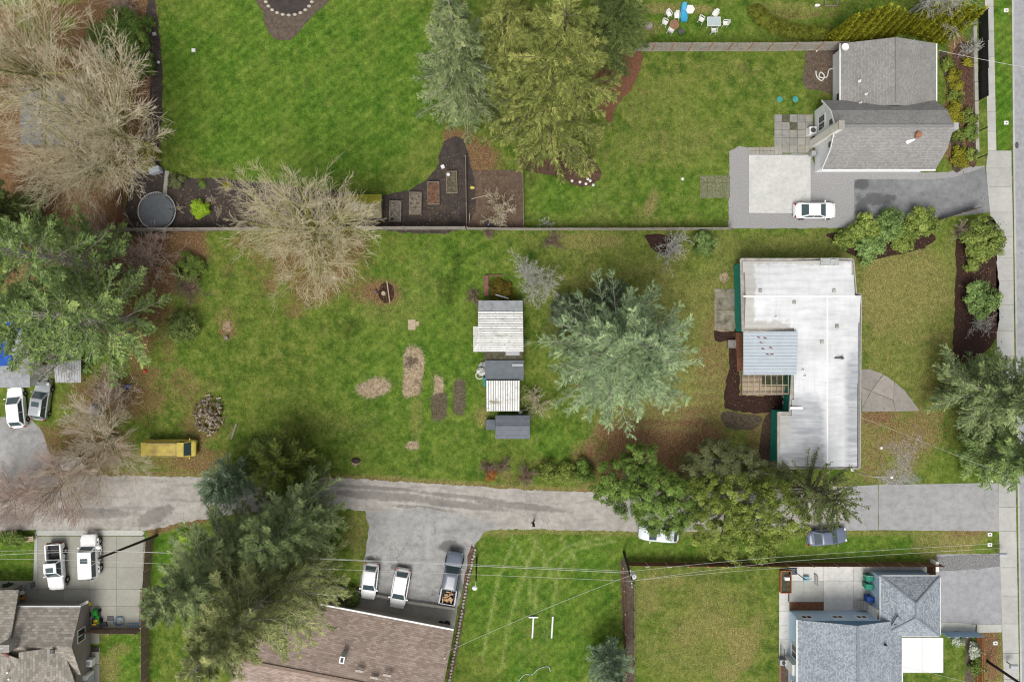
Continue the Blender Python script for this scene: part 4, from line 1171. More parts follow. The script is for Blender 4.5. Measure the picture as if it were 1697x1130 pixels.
for i, (px, py, r, lb) in enumerate(((1603, 102, .55, 'small yellow shrub at the top of the outer street bed'), (1607, 195, 1.05, 'yellow-green shrub halfway down the outer street bed'), (1609, 220, 1.0, 'greenest shrub of the outer street bed'), (1610, 256, .8, 'olive shrub at the driveway end of the outer street bed'))):
    shrub(lb, px, py, r, .9, [F_gold, F_laurel, F_mid, F_laurel][i], 120 + i, 'shrub', SG)
shrub('round green shrub behind the corner fence of the blue house', 1618, 1104, 1.1, 1.2, F_mid, 125, n=1800)
M_frost = leaf_mat('silvery_leaves', (.16, .20, .19), (.26, .31, .30), (.40, .45, .44))
shrub('silvery round shrub behind the blue house fence', 1616, 1078, .95, 1.0, M_frost, 126, n=1400)
shrub('silvery shrub below the low blue fence', 1588, 1060, .7, .6, M_frost, 127)
shrub('yellow-green bush on the lawn beside the board fence', 312, 890, 1.0, 1.0, F_lime, 128)
shrub('dark clipped hedge bush at the left edge by the lane', 22, 892, 1.9, 1.1, F_mid, 129, 'hedge', n=4500, squash=.45)
shrub('small green bush at the parking court corner beneath the olive conifer', 580, 990, 1.2, 1.2, F_mid, 130)
shrub('low mossy plants in the bed above the white-roofed shed', 832, 483, 1.6, .5, leaf_mat('moss_dark', (.05, .04, .01), (.09, .075, .015), (.16, .13, .03)), 131)
shrub('dark green bush in the field edge behind the low cedar', 430, 745, 1.8, 1.6, F_fir, 132)
shrub('ivy bush beside the bramble thicket', 312, 445, 1.9, 1.3, F_mid, 133)
shrub('dark bush under the broad pines beside the thicket', 300, 540, 2.2, 1.8, F_fir, 134)
shrub('orange-brown bush below the reddish bare bushes', 812, 786, .8, .4, leaf_mat('rust_leaves', (.14, .06, .02), (.24, .11, .035), (.34, .18, .06)), 135)

# --- cone-shaped arborvitae behind the garage
def thuja(seed, h, r, n):
    g = np.random.RandomState(seed)
    z = h * (1 - np.sqrt(g.rand(n) * .98)) ; z = np.maximum(z, .1)
    rr = r * np.clip((1 - z / h), 0, 1) ** .7 * g.uniform(.82, 1.06, n) * np.clip(z / (h * .12) * .4 + .6, 0, 1)
    az = g.uniform(0, 6.28, n)
    C = np.stack([np.cos(az) * rr, np.sin(az) * rr, z], -1)
    o = np.stack([np.cos(az), np.sin(az), np.zeros(n)], -1)
    D = unit(np.array([0, 0, 1.0]) + o * .55 + g.normal(0, .25, (n, 3)))
    W = unit(np.cross(D, o + g.normal(0, .5, (n, 3))))
    tint = .5 + .16 * np.sin(az * 9 + z * 2) + g.normal(0, .17, n)
    return cards(C - D * .15, D, W, .36 * g.uniform(.7, 1.3, n), .17 * g.uniform(.7, 1.3, n), tint)
base_th = None
tb = [(1372, 72, 1.0), (1386, 68, 1.05), (1401, 66, 1.08), (1416, 63, 1.1), (1431, 62, 1.0), (1446, 61, .92), (1461, 60, .8), (1476, 58, .7),
      (1497, 52, .9), (1512, 55, 1.0), (1527, 59, 1.08), (1542, 63, 1.1), (1557, 67, 1.1)]
for i, (px, py, s_) in enumerate(tb):
    x, y = G(px, py)
    lb = '%s cone-shaped arborvitae from the left in the hedge behind the garage' % ORD[i] if i < 8 else '%s arborvitae right of the bare tree in the hedge behind the garage' % ORD[i - 8]
    if base_th is None:
        base_th = thing('arborvitae', lb, 'tree', (x, y, 0), 0, 'arborvitae hedge behind the garage')
        veg_obj('crown', thuja(5, 7.2, .72, 5200), F_thuja, base_th)
        MB().tube([(0, 0, 0), (0, 0, 3), (0, 0, 6.6)], [.1, .07, .02], 6).build('trunk', M_barkw, base_th, False)
        place(base_th, (x, y, 0), 0, s_)
    else:
        place(copy_tree(base_th), (x, y, 0), i * 1.3, s_, lb)

# clipped hedge ridge at the top: a row of low mounds grown into one hedge
hp = smoothp([(1252, 22), (1268, 40), (1300, 52), (1340, 58), (1372, 60)], 4, False)
g = np.random.RandomState(9)
lob = []
for p in hp:
    x, y = G(*p); lob.append((x, y, .45, .95, .85, .65))
x0, y0 = G(1310, 50)
lob = [(l[0] - x0, l[1] - y0) + l[2:] for l in lob]
o = veg_obj('hedge', leafy(9, lob, 14000, .16, .09, clumps=420, clump_r=.3), leaf_mat('hedge_leaves', (.05, .065, .01), (.10, .12, .018), (.17, .19, .035)), None)
o.location = (x0, y0, 0)
tag(o, 'low curving yellow-green hedge above the board fence', 'hedge')

# --- fallen leaves and clippings: nobody could count them
def scatter(name, label, areas, n, mat, size=.13, seed=1):
    g = np.random.RandomState(seed)
    w = np.array([a[2] * a[3] * a[4] for a in areas], float); w /= w.sum()
    k = g.choice(len(areas), n, p=w)
    A = np.array(areas, float)[k]
    px = A[:, 0] + g.normal(0, .5, n) * A[:, 2]; py = A[:, 1] + g.normal(0, .5, n) * A[:, 3]
    C = np.stack([(px - 848.5) / PPM, (565 - py) / PPM, np.full(n, .045) + g.rand(n) * .02], -1)
    nrm = unit(np.array([0, 0, 1.0]) + g.normal(0, .4, (n, 3)))
    D = unit(np.cross(nrm, g.normal(0, 1, (n, 3)))); W = np.cross(D, nrm)
    o = veg_obj(name, cards(C, D, W, size * g.uniform(.6, 1.5, n), size * .7 * g.uniform(.6, 1.4, n), g.rand(n)), mat, None)
    o['kind'] = 'stuff'; o['label'] = label
    return o
scatter('fallen_leaves', 'brown and yellow fallen leaves strewn over grass', [(420, 560, 120, 90, .6), (520, 450, 190, 110, 1.6), (340, 700, 80, 110, .8), (300, 770, 70, 30, 1), (250, 440, 110, 90, 1), (100, 230, 220, 220, .8), (640, 490, 60, 50, 1), (190, 650, 130, 70, .8),
        (1080, 740, 120, 70, .5), (680, 430, 60, 60, .25), (830, 760, 60, 30, .3), (1490, 730, 60, 70, .3), (450, 640, 120, 110, .3), (700, 720, 60, 80, .12), (620, 900, 60, 40, .2), (150, 1090, 90, 40, .1)],
        7000, leaf_mat('dead_leaves', (.07, .04, .018), (.15, .095, .045), (.27, .20, .085), .9, .05), .12, 3)

scatter('bark_chips', 'scattered bark chips and dead leaves on the planting beds', [(255, 150, 10, 160, 1), (320, 340, 90, 40, 1), (440, 345, 90, 30, 1), (620, 355, 60, 25, 1), (710, 350, 60, 30, 1), (745, 290, 30, 40, 1), (1215, 620, 14, 50, .3), (1255, 668, 40, 12, .3), (1620, 460, 30, 90, 1), (1470, 405, 70, 18, 1), (1600, 180, 20, 90, 1), (820, 330, 45, 45, 1.5), (1360, 120, 25, 35, 2)],
        5000, leaf_mat('chips', (.05, .034, .024), (.10, .07, .05), (.17, .125, .09), .9, .05), .15, 8)
# ---------------------------------------------------------------- buildings
def shingle(name, c0, c1, c2, rot=0.0, row=.2, wid=.42, moss=0.0, mosscol=(.06, .07, .02)):
    """rows of asphalt shingles; rot turns the rows to follow the eave"""
    t = NT(name)
    v = t.pos(rot=rot)
    br = t.n('TexBrick')
    br.offset = .5
    br.inputs['Scale'].default_value = 1
    br.inputs['Brick Width'].default_value = wid
    br.inputs['Row Height'].default_value = row
    br.inputs['Mortar Size'].default_value = .012
    br.inputs['Mortar Smooth'].default_value = .3
    br.inputs['Color1'].default_value = (0, 0, 0, 1)
    br.inputs['Color2'].default_value = (1, 1, 1, 1)
    br.inputs['Mortar'].default_value = (.5, .5, .5, 1)
    t.l(v, br.inputs['Vector'])
    k = t.ramp(br.outputs['Color'], [(0, c0), (.5, c1), (1, c2)])
    k = t.mix(t.math('MULTIPLY', br.outputs['Fac'], .55), k, tuple(q * .45 for q in c0))
    k = t.mix(.6, k, t.ramp(t.noise(.5, 4, .6), [(.3, .78), (.7, 1.12)]), 'MULTIPLY')
    k = t.mix(.5, k, t.ramp(t.noise(14, 3, .7), [(.25, .7), (.75, 1.3)]), 'MULTIPLY')
    if moss:
        k = t.mix(t.math('MULTIPLY', t.ramp(t.noise(.8, 5, .7), [(.52, 0), (.62, 1)]), moss), k, mosscol)
    hgt = t.math('SUBTRACT', t.math('MULTIPLY', br.outputs['Color'], .3), br.outputs['Fac'])
    return t.out(k, .9, hgt, .6, .02, spec=.2)

def siding(name, c, step=.16):
    t = NT(name)
    w = t.n('TexWave', wave_type='BANDS', bands_direction='Z', wave_profile='SAW')
    w.inputs['Scale'].default_value = 1 / step / 6.2832 * 3.1416 * 2 / 2
    t.l(t.pos(), w.inputs['Vector'])
    k = t.mix(1, c, t.ramp(w.outputs['Fac'], [(0, .85), (.2, 1)]), 'MULTIPLY')
    k = t.mix(.5, k, t.ramp(t.noise(1.5, 4), [(.3, .85), (.7, 1.05)]), 'MULTIPLY')
    return t.out(k, .7, w.outputs['Fac'], .4, .02)

M_white = simple('white_paint', (.74, .74, .73), .06, 2, .6)
M_trim = simple('white_trim', (.78, .78, .77), .05, 2, .5)
M_black = simple('black_plastic', (.02, .02, .022), .2, 3, .5)
M_metal = simple('galvanised_metal', (.46, .47, .48), .12, 3, .45, .3)
M_dkmetal = simple('dark_metal', (.09, .09, .095), .2, 3, .5)
M_wood = simple('weathered_wood', (.30, .25, .195), .4, 3, .9, c2=(.17, .14, .11))
M_wood_gray = simple('silvered_wood', (.27, .25, .225), .4, 4, .9, c2=(.15, .14, .13))
M_wood_red = simple('stained_cedar', (.20, .085, .045), .35, 3, .85, c2=(.11, .045, .028))
M_wood_lt = simple('pale_timber', (.46, .37, .26), .3, 3, .85, c2=(.30, .235, .165))

def window(parent, corners, n_out, frame_mat=None, panes=2, vertical=False):
    """corners: bottom-left, bottom-right, top-right, top-left in world space, n_out outward normal. frame, panes as sub-parts"""
    c = [np.array(p, float) for p in corners]
    n = np.array(n_out, float)
    def lerp(u, v):
        return (c[0] * (1 - u) + c[1] * u) * (1 - v) + (c[3] * (1 - u) + c[2] * u) * v
    w = np.linalg.norm(c[1] - c[0]); h = np.linalg.norm(c[3] - c[0])
    fw, fh = .09 / w, .09 / h
    def rect(m, u0, u1, v0, v1, d0, d1):
        b = [lerp(u0, v0) + n * d0, lerp(u1, v0) + n * d0, lerp(u1, v1) + n * d0, lerp(u0, v1) + n * d0]
        t = [p + n * (d1 - d0) for p in b]
        m.hexa(b, t)
    m = MB()
    rect(m, 0, 1, 0, fh, .0, .07); rect(m, 0, 1, 1 - fh, 1, 0, .07); rect(m, 0, fw, fh, 1 - fh, 0, .07); rect(m, 1 - fw, 1, fh, 1 - fh, 0, .07)
    for k in range(1, panes):
        if vertical:
            rect(m, fw, 1 - fw, k / panes - fh / 2, k / panes + fh / 2, 0, .06)
        else:
            rect(m, k / panes - fw / 2, k / panes + fw / 2, fh, 1 - fh, 0, .06)
    o = m.build('window', frame_mat or M_trim, parent)
    for k in range(panes):
        g_ = MB()
        if vertical:
            rect(g_, fw, 1 - fw, max(fh, k / panes + fh / 2), min(1 - fh, (k + 1) / panes - fh / 2), .005, .03)
        else:
            rect(g_, max(fw, k / panes + fw / 2), min(1 - fw, (k + 1) / panes - fw / 2), fh, 1 - fh, .005, .03)
        g_.build('pane', glass('window_glass', (.03, .035, .035)), o)
    return o

def vent_pipe(parent, x, y, z, r=.07, hgt=.35, mat=None):
    m = MB()
    m.lathe([(r * 2.2, z - .05), (r * 2.0, z + .04), (r, z + .1), (r, z + hgt), (r * .7, z + hgt)], x, y, 8)
    return m.build('vent_pipe', mat or M_white, parent)
def roof_vent(parent, x, y, z, s=.35, mat=None, rz=0):
    m = MB()
    m.box(x, y, z - .05, z + .12, s, s, rz); m.box(x, y, z + .12, z + .2, s * 1.25, s * 1.25, rz, .85)
    return m.build('roof_vent', mat or M_metal, parent)

# ======== the white-roofed L-shaped house
hx, hy = G(1327, 600)
HW = thing('flat_roofed_house', 'L-shaped house with a patchy white coated low roof in the middle of the lot', 'house', (hx, hy, 0))
ZR = 3.2
W_ = lambda px, py, z=ZR: (*G(px, py, z), z)
def roof_white():
    t = NT('white_roof_coating')
    a, b, s_ = t.noise(.28, 5, .65), t.noise(1.1, 5, .7), t.noise(.9, 4, .6, t.pos((.3, 2.6, 1)))
    k = t.ramp(a, [(.34, (.48, .485, .495)), (.6, (.61, .62, .64))])
    x = t.n('SeparateXYZ'); t.l(t.pos(), x.inputs[0])
    # worn grey membrane in the south-west part and along the east edge
    lin01 = lambda s_, k_, c_: t.math('MULTIPLY_ADD', s_, k_, c_, True)
    X_, Y_ = x.outputs['X'], x.outputs['Y']
    ms = t.math('MULTIPLY', lin01(Y_, -.3, -1.3), lin01(X_, -.6, 21.2))
    me_ = t.math('MULTIPLY', lin01(X_, .55, -19.8), lin01(Y_, -.25, .3))
    m = t.math('MAXIMUM', ms, me_)
    mk = t.ramp(t.math('MULTIPLY', m, t.math('ADD', t.math('MULTIPLY', s_, 1.1), t.math('MULTIPLY', b, .5))), [(.30, 0), (.58, 1)])
    st_ = t.ramp(t.noise(1.0, 5, .75, t.pos((.22, 2.6, 1))), [(.30, .3), (.62, 1)])
    k = t.mix(t.math('MULTIPLY', t.math('MULTIPLY', mk, st_), .9), k, (.25, .265, .29))
    st2 = t.ramp(t.noise(1.0, 5, .75, t.pos((3.5, .16, 1))), [(.54, 0), (.70, .4)])
    k = t.mix(st2, k, (.40, .41, .43))
    dirt = t.math('MAXIMUM', t.math('MAXIMUM', lin01(Y_, .8, -6.15), lin01(X_, -1.0, 27.5)), t.math('MULTIPLY', t.math('MULTIPLY', lin01(X_, -.7, 22.2), lin01(Y_, -.6, 1.9)), lin01(Y_, .2, 2.9)))
    k = t.mix(t.math('MULTIPLY', t.ramp(t.math('ADD', dirt, t.math('MULTIPLY', t.math('SUBTRACT', b, .5), 1.6)), [(.5, 0), (.75, 1)]), .75), k, (.36, .345, .315))
    # rubbed edges
    k = t.mix(.5, k, t.ramp(s_, [(.3, .72), (.55, 1), (.8, 1.06)]), 'MULTIPLY')
    k = t.mix(t.math('MULTIPLY', t.ramp(b, [(.66, 0), (.76, 1)]), .35), k, (.36, .35, .33))
    return t.out(k, .65, b, .12, .02, spec=.3)
M_wroof = roof_white()
M_edge = simple('stained_roof_edge', (.40, .385, .35), .35, 1.5, .85, c2=(.24, .225, .20))
M_green = simple('teal_green_turf', (.012, .150, .105), .25, 4, .85)
M_housew = simple('teal_wall', (.02, .27, .21), .15, 2, .8)
ol = [W_(1227, 429), W_(1414, 429), W_(1419, 487), W_(1427, 487), W_(1425, 776), W_(1289, 776), W_(1289, 683), W_(1308, 683), W_(1312, 621), W_(1312, 549), W_(1230, 549)]
# walls under the roof
wl = [(p[0], p[1]) for p in ol]
cxw, cyw = hx, hy
m = MB(); m.prism([(p[0] + (.3 if p[0] < 27.5 or (p[1] < -8 and p[0] < 31) else (-.5 if p[0] > 37 else .5)), p[1] + (-.35 if p[1] > 8 else (.35 if p[1] < -13 else 0))) for p in wl], 0, ZR - .32)
m.build('wall', M_housew, HW)
# roof: eave slab, then the low-pitched white planes with a ridge each way
m = MB(); m.prism(wl, ZR - .3, ZR - .06)
m.build('eave', M_edge, HW)
rid = ZR + .42
def I(p, d=.28):   # inset corner
    return p
def zat(x, y):
    # two crossing low gables: ridge lines along photo row 491 and column 1371
    ry = G(0, 491, rid)[1]; rx = G(1371, 0, rid)[0]
    d1 = abs(y - ry); d2 = abs(x - rx)
    z1 = rid - d1 * .105
    z2 = rid - d2 * .10
    return z1, z2
xs = np.linspace(ol[0][0] + .22, ol[3][0] - .25, 60)
ys = np.linspace(ol[4][1] + .22, ol[0][1] - .25, 90)
def inside(x, y, poly, mgn):
    c = False; n = len(poly)
    dm = 9e9
    for i in range(n):
        (x1, y1), (x2, y2) = poly[i], poly[(i + 1) % n]
        if (y1 > y) != (y2 > y) and x < (x2 - x1) * (y - y1) / (y2 - y1) + x1:
            c = not c
        L2 = (x2 - x1) ** 2 + (y2 - y1) ** 2
        tt = max(0, min(1, ((x - x1) * (x2 - x1) + (y - y1) * (y2 - y1)) / L2))
        dm = min(dm, math.hypot(x - x1 - tt * (x2 - x1), y - y1 - tt * (y2 - y1)))
    return c and dm >= mgn
V, F, idx = [], [], {}
yb = G(0, 549, ZR)[1]
for i, x in enumerate(xs):
    for j, y in enumerate(ys):
        if inside(x, y, wl, .18):
            z1, z2 = zat(x, y)
            z = max(z1, z2) if y > yb else z2
            z = max(z, ZR - .03)
            idx[i, j] = len(V); V.append((x, y, z))
for i in range(len(xs) - 1):
    for j in range(len(ys) - 1):
        k = [(i, j), (i + 1, j), (i + 1, j + 1), (i, j + 1)]
        if all(q in idx for q in k):
            F.append(tuple(idx[q] for q in k))
m = MB(); m.add(V, F)
rf = m.build('roof', M_wroof, HW)
for (a_, b_) in (((1232, 491), (1418, 491)), ((1371, 492), (1371, 774))):
    p_, q_ = G(*a_, rid), G(*b_, rid)
    MB().beam((*p_, rid + .005), (*q_, rid + .005), .16, .03).build('ridge_cap', M_trim, rf)
# raised metal edge all round
m = MB()
for i in range(len(wl)):
    a, b = wl[i], wl[(i + 1) % len(wl)]
    m.beam((a[0], a[1], ZR + .0), (b[0], b[1], ZR + .0), .13, .14)
m.build('roof_edging', M_edge, rf)
a, b = W_(1423, 488), W_(1422, 775)
MB().beam((a[0] + .02, a[1], ZR + .09), (b[0] + .02, b[1], ZR + .09), .2, .06).build('gutter', simple('grey_gutter', (.22, .22, .225), .2, 3, .7), HW)
a, b = G(1355, 433, ZR), G(1388, 437, ZR)
ch = MB().box((a[0] + b[0]) / 2, a[1] - .1, 0, ZR + .55, 2.0, .8).build('chimney', simple('pale_masonry', (.46, .45, .43), .3, 3, .9), HW)
MB().box((a[0] + b[0]) / 2 + .35, a[1] - .1, ZR + .551, ZR + .7, .6, .45).box((a[0] + b[0]) / 2 - .4, a[1] - .1, ZR + .551, ZR + .6, .9, .7).build('chimney_cap', M_metal, ch)
for px, py in ((1260, 482), (1382, 482), (1316, 501), (1387, 541), (1362, 567)):
    x, y = G(px, py, 3.6); roof_vent(HW, x, y, 3.55, .3, M_edge)
for px, py in ((1331, 614), (1334, 624), (1286, 526)):
    x, y = G(px, py, 3.5); vent_pipe(HW, x, y, 3.42)
x, y = G(1391, 593, 3.6); MB().tube([(x - .5, y, 3.5), (x - .2, y, 3.7), (x + .25, y, 3.7)], .09, 6).lathe([(.16, 3.5), (.14, 3.8), (.05, 3.85)], x + .3, y, 8).build('roof_vent', M_dkmetal, HW)
a = G(1320, 676, 3.5); MB().box(a[0], a[1], 3.4, 3.5, 1.4, .25).build('roof_patch', M_trim, HW)
# metal patio roof, ribs are real
q = [W_(1232, 549, 3.0), W_(1322, 549, 3.75), W_(1320, 621, 3.75), W_(1232, 621, 3.0)]
M_patio = simple('pale_blue_metal_roof', (.40, .455, .505), .06, 1.2, .5, c2=(.36, .40, .44))
m = MB(); m.slab(q, .05)
pr = m.build('patio_roof', M_patio, HW)
for k in range(13):
    t_ = (k + .5) / 13
    a = [q[0][i] + (q[3][i] - q[0][i]) * t_ for i in range(3)]; b = [q[1][i] + (q[2][i] - q[1][i]) * t_ for i in range(3)]
    MB().beam((a[0], a[1], a[2] + .02), (b[0], b[1], b[2] + .02), .05, .06).build('rib', M_patio, pr)
for px, py in ((1262, 568), (1265, 578), (1277, 576), (1272, 587), (1279, 587), (1258, 559), (1268, 560)):
    x, y = G(px, py, 3.35)
    MB().box(x, y, 3.2, 3.2 + .03 + (x - q[0][0]) / (q[1][0] - q[0][0]) * .75 - .2 + .03, .35, .1, random.Random(px).uniform(-.4, .4)).build('rust_patch', simple('rust', (.28, .10, .045), .4, 6, .9), pr)
# timber deck under the metal roof, pergola rafters
dk = [G(1231, 552, .5), G(1303, 552, .5), G(1303, 655, .5), G(1231, 655, .5)]
dp = MB().prism(dk, .05, .40).build('deck', M_wood, HW)
n = 14
for k in range(n):
    y = dk[3][1] + (dk[0][1] - dk[3][1]) * (k + .5) / n
    MB().box((dk[0][0] + dk[1][0]) / 2, y, .40, .44 + (k % 3) * .004, dk[1][0] - dk[0][0] - .04, .46).build('plank', M_wood_lt if k % 4 else M_wood, dp)
q2 = [G(1230, 621, 2.6), G(1306, 621, 2.6), G(1306, 653, 2.6), G(1230, 653, 2.6)]
for k in range(2):
    yy = q2[3][1] + .05 if k == 0 else q2[3][1] + 1.0
    MB().beam((q2[0][0], yy, 2.55), (q2[1][0], yy, 2.55), .1, .16).build('beam', M_wood_lt, HW)
for k in range(9):
    x = q2[0][0] + (q2[1][0] - q2[0][0]) * k / 8
    MB().beam((x, q2[3][1], 2.66), (x, q2[0][1] + .3, 2.66), .07, .1).build('rafter', M_wood_lt if k % 3 else M_wood, HW)
for px, py in ((1231, 653), (1305, 653), (1231, 615)):
    x, y = G(px, py, 1.3)
    MB().box(x, y, .4, 2.6, .1, .1).build('post', M_wood_lt, HW)
r_ = [G(1232, 626, 2.7), G(1262, 626, 2.7), G(1262, 636, 2.7), G(1232, 636, 2.7)]
x0, y0 = G(1285, 632, .5)
MB().box(x0, y0, .45, .47, 3.0, 1.2).build('deck_mat', simple('mossy_boards', (.10, .11, .065), .4, 3, .9), HW)
# green turf deck strip on the left wall and lower left
MB().prism([G(1219, 551, .4), G(1231, 551, .4), G(1231, 615, .4), G(1222, 615, .4)], .05, .4).build('side_deck', M_wood_red, HW)
gd = [G(1303, 625, .4), G(1316, 625, .4), G(1316, 682, .4), G(1303, 682, .4)]
MB().prism(gd, .03, .42).build('green_deck', M_green, HW)
x, y = G(1213, 570, .2)
st = thing('wooden_steps', 'small grey wooden step platform at the deck', 'steps', (x, y, 0))
MB().box(x, y, 0, .3, 1.0, .9).build('base', M_wood_gray, st)
for k in range(4): MB().box(x - .36 + k * .24, y, .3, .34, .21, .94).build('plank', M_wood_gray, st)
x, y = G(1300, 667)
for k, (dx, dy, s_) in enumerate(((0, 0, .35), (.1, .45, .28), (-.1, .8, .3), (.15, -.4, .3))):
    o = MB().lathe([(s_ * .7, 0), (s_, s_ * .3), (s_ * .8, s_ * .7), (s_ * .3, s_ * .8)], x + dx, y + dy, 7).build('stone', simple('garden_stone', (.45, .42, .36), .3, 4, .9), None)
    tag(o, '%s pale stone from the bottom in the mulch beside the deck' % ORD[[1, 2, 3, 0][k]], 'stone', 'stones beside the deck')

# ======== the gambrel house with white gable
gx, gy = 41.0, 23.0
GH = thing('gambrel_house', 'white house with a grey gambrel roof beside the asphalt driveway', 'house', (gx, gy, 0))
xL, xR = 34.7, 47.4
prof = [(19.18, 2.6), (20.89, 4.7), (23.03, 5.8), (25.1, 4.7), (26.9, 2.6)]
wx0, wx1 = 35.02, 47.1
wallp = [(19.5, 0), (19.5, 2.75), (20.95, 4.55), (23.03, 5.6), (25.05, 4.55), (26.6, 2.75), (26.6, 0)]
M_whs = siding('white_siding', (.74, .76, .79))
m = MB()
n = len(wallp)
for x, flip in ((wx0, 1), (wx1, 0)):
    pts = [(x, p[0], p[1]) for p in wallp]
    m.face(pts if not flip else pts[::-1])
for i in range(n - 1):
    a, b = wallp[i], wallp[i + 1]
    m.face([(wx0, a[0], a[1]), (wx0, b[0], b[1]), (wx1, b[0], b[1]), (wx1, a[0], a[1])])
m.build('wall', M_whs, GH)
M_gsh = shingle('grey_shingles', (.215, .21, .205), (.255, .25, .245), (.295, .285, .275), 0, .14, .25)
M_gsh2 = shingle('grey_shingles_turned', (.22, .215, .21), (.265, .26, .25), (.305, .295, .285), R(90), .14, .25)
for i in range(4):
    a, b = prof[i], prof[i + 1]
    MB().slab([(xL, a[0], a[1]), (xR, a[0], a[1]), (xR, b[0], b[1]), (xL, b[0], b[1])], .12).build('roof', M_gsh, GH)
MB().beam((xL, 23.03, 5.82), (xR, 23.03, 5.82), .3, .06).build('ridge_cap', simple('ridge_shingle', (.24, .235, .23), .2, 6, .9), GH)
for a, b in zip(prof[:-1], prof[1:]):
    MB().beam((xL - .03, a[0], a[1] - .05), (xL - .03, b[0], b[1] - .05), .05, .2).build('rake_board', M_trim, GH)
MB().beam((xL, 19.1, 2.55), (xR, 19.1, 2.55), .14, .14).build('gutter', M_trim, GH)
window(GH, [(wx0, 25.5, 1.0), (wx0, 23.8, 1.0), (wx0, 23.8, 2.7), (wx0, 25.5, 2.7)], (-1, 0, 0), None, 2)
window(GH, [(wx0, 24.4, 3.6), (wx0, 23.6, 3.6), (wx0, 23.6, 4.7), (wx0, 24.4, 4.7)], (-1, 0, 0), None, 1)
window(GH, [(wx0, 22.0, 3.4), (wx0, 21.2, 3.4), (wx0, 21.2, 4.4), (wx0, 22.0, 4.4)], (-1, 0, 0), None, 1)
ch = MB().box(34.72, 22.75, 0, 7.0, .55, .85).build('chimney', simple('cream_chimney', (.74, .71, .65), .15, 3, .85), GH)
MB().box(34.72, 22.75, 7.0, 7.12, .65, .95).build('chimney_cap', M_conc_old, ch)
ch = MB().box(47.75, 23.1, 0, 5.6, .7, .9, taper=.8).build('chimney', simple('grey_chimney', (.40, .40, .40), .15, 3, .85), GH)
x, y = G(1519, 225, 5.3)
ch = MB().box(x, y, 4.6, 5.6, .5, .5).build('chimney', simple('terracotta', (.34, .16, .09), .2, 4, .85), GH)
MB().lathe([(.3, 5.6), (.36, 5.66), (.3, 5.85), (.1, 5.9)], x, y, 10).build('chimney_cap', simple('terracotta', None), ch)
x, y = G(1507, 234, 5.1)
MB().beam((x - .3, y - .2, 5.05), (x + .5, y + .25, 5.15), .35, .08).build('flashing', M_trim, GH)
MB().box(34.55, 19.9 + 1.6, 0, .9, .5, .5).build('meter_box', M_metal, GH)
x, y = G(1346, 217, .5)
ac = thing('air_conditioner', 'white air conditioner unit against the white gable wall', 'air conditioner', (x, y, 0))
MB().box(x, y, .05, .75, .8, .8).build('casing', M_trim, ac); MB().lathe([(.3, .751), (.3, .78), (.05, .79)], x, y, 12).build('fan_grille', M_dkmetal, ac); MB().box(x, y, 0, .05, .95, .95).build('base', M_conc, ac)
# garage wing
GA = thing('gable_garage', 'garage with a grey shingled gable roof joined behind the gambrel house', 'garage', (42.2, 29.6, 0))
x0, x1, y0, y1 = 36.8, 47.55, 25.9, 33.3
zr, ze = 4.1, 2.5
m = MB(); m.box((x0 + x1) / 2, (26.62 + y1 - .3) / 2, 0, 2.45, x1 - x0 - .6, y1 - .3 - 26.62)
m.add([(x0 + .3, y1 - .3, 2.45), (42.2, y1 - .3, zr - .15), (x1 - .3, y1 - .3, 2.45)], [(0, 1, 2)])
m.build('wall', M_whs, GA)
MB().slab([(x0, y0, ze), (42.2, y0, zr), (42.2, y1, zr), (x0, y1, ze)], .12).build('roof', M_gsh2, GA)
MB().slab([(42.2, y0, zr), (x1, y0, ze), (x1, y1, ze), (42.2, y1, zr)], .12).build('roof', M_gsh2, GA)
MB().beam((42.2, y0 + .3, zr + .02), (42.2, y1, zr + .02), .25, .05).build('ridge_cap', simple('ridge_shingle', None), GA)
MB().beam((x0 - .04, y0, ze - .06), (x0 - .04, y1, ze - .06), .12, .14).build('gutter', M_trim, GA)
MB().beam((x1 + .04, y0, ze - .06), (x1 + .04, y1, ze - .06), .12, .14).build('gutter', M_trim, GA)
window(GA, [(x0 + .3, 28.2, .9), (x0 + .3, 26.9, .9), (x0 + .3, 26.9, 2.1), (x0 + .3, 28.2, 2.1)], (-1, 0, 0), None, 1)
for px, py in ((1425, 134), (1426, 171), (1436, 156)):
    x, y = G(px, py, 3.3); vent_pipe(GA, x, y, 3.2, .08, .3)
x, y = G(1399, 80, 2.9)
sd = thing('satellite_dish', 'white satellite dish on the corner of the garage roof', 'satellite dish', (x, y, 2.6))
MB().tube([(x, y, 2.6), (x + .05, y, 3.0)], .03, 6).build('mast', M_metal, sd); MB().lathe([(.05, 3.0), (.25, 3.05), (.4, 3.16), (.42, 3.18), (.25, 3.08)], x, y, 16).build('dish', M_trim, sd)
x, y = G(1507, 72, 3.6)
MB().beam((x, y, 3.5), (x + .6, y + .4, 3.6), .06).build('antenna', M_metal, GA)

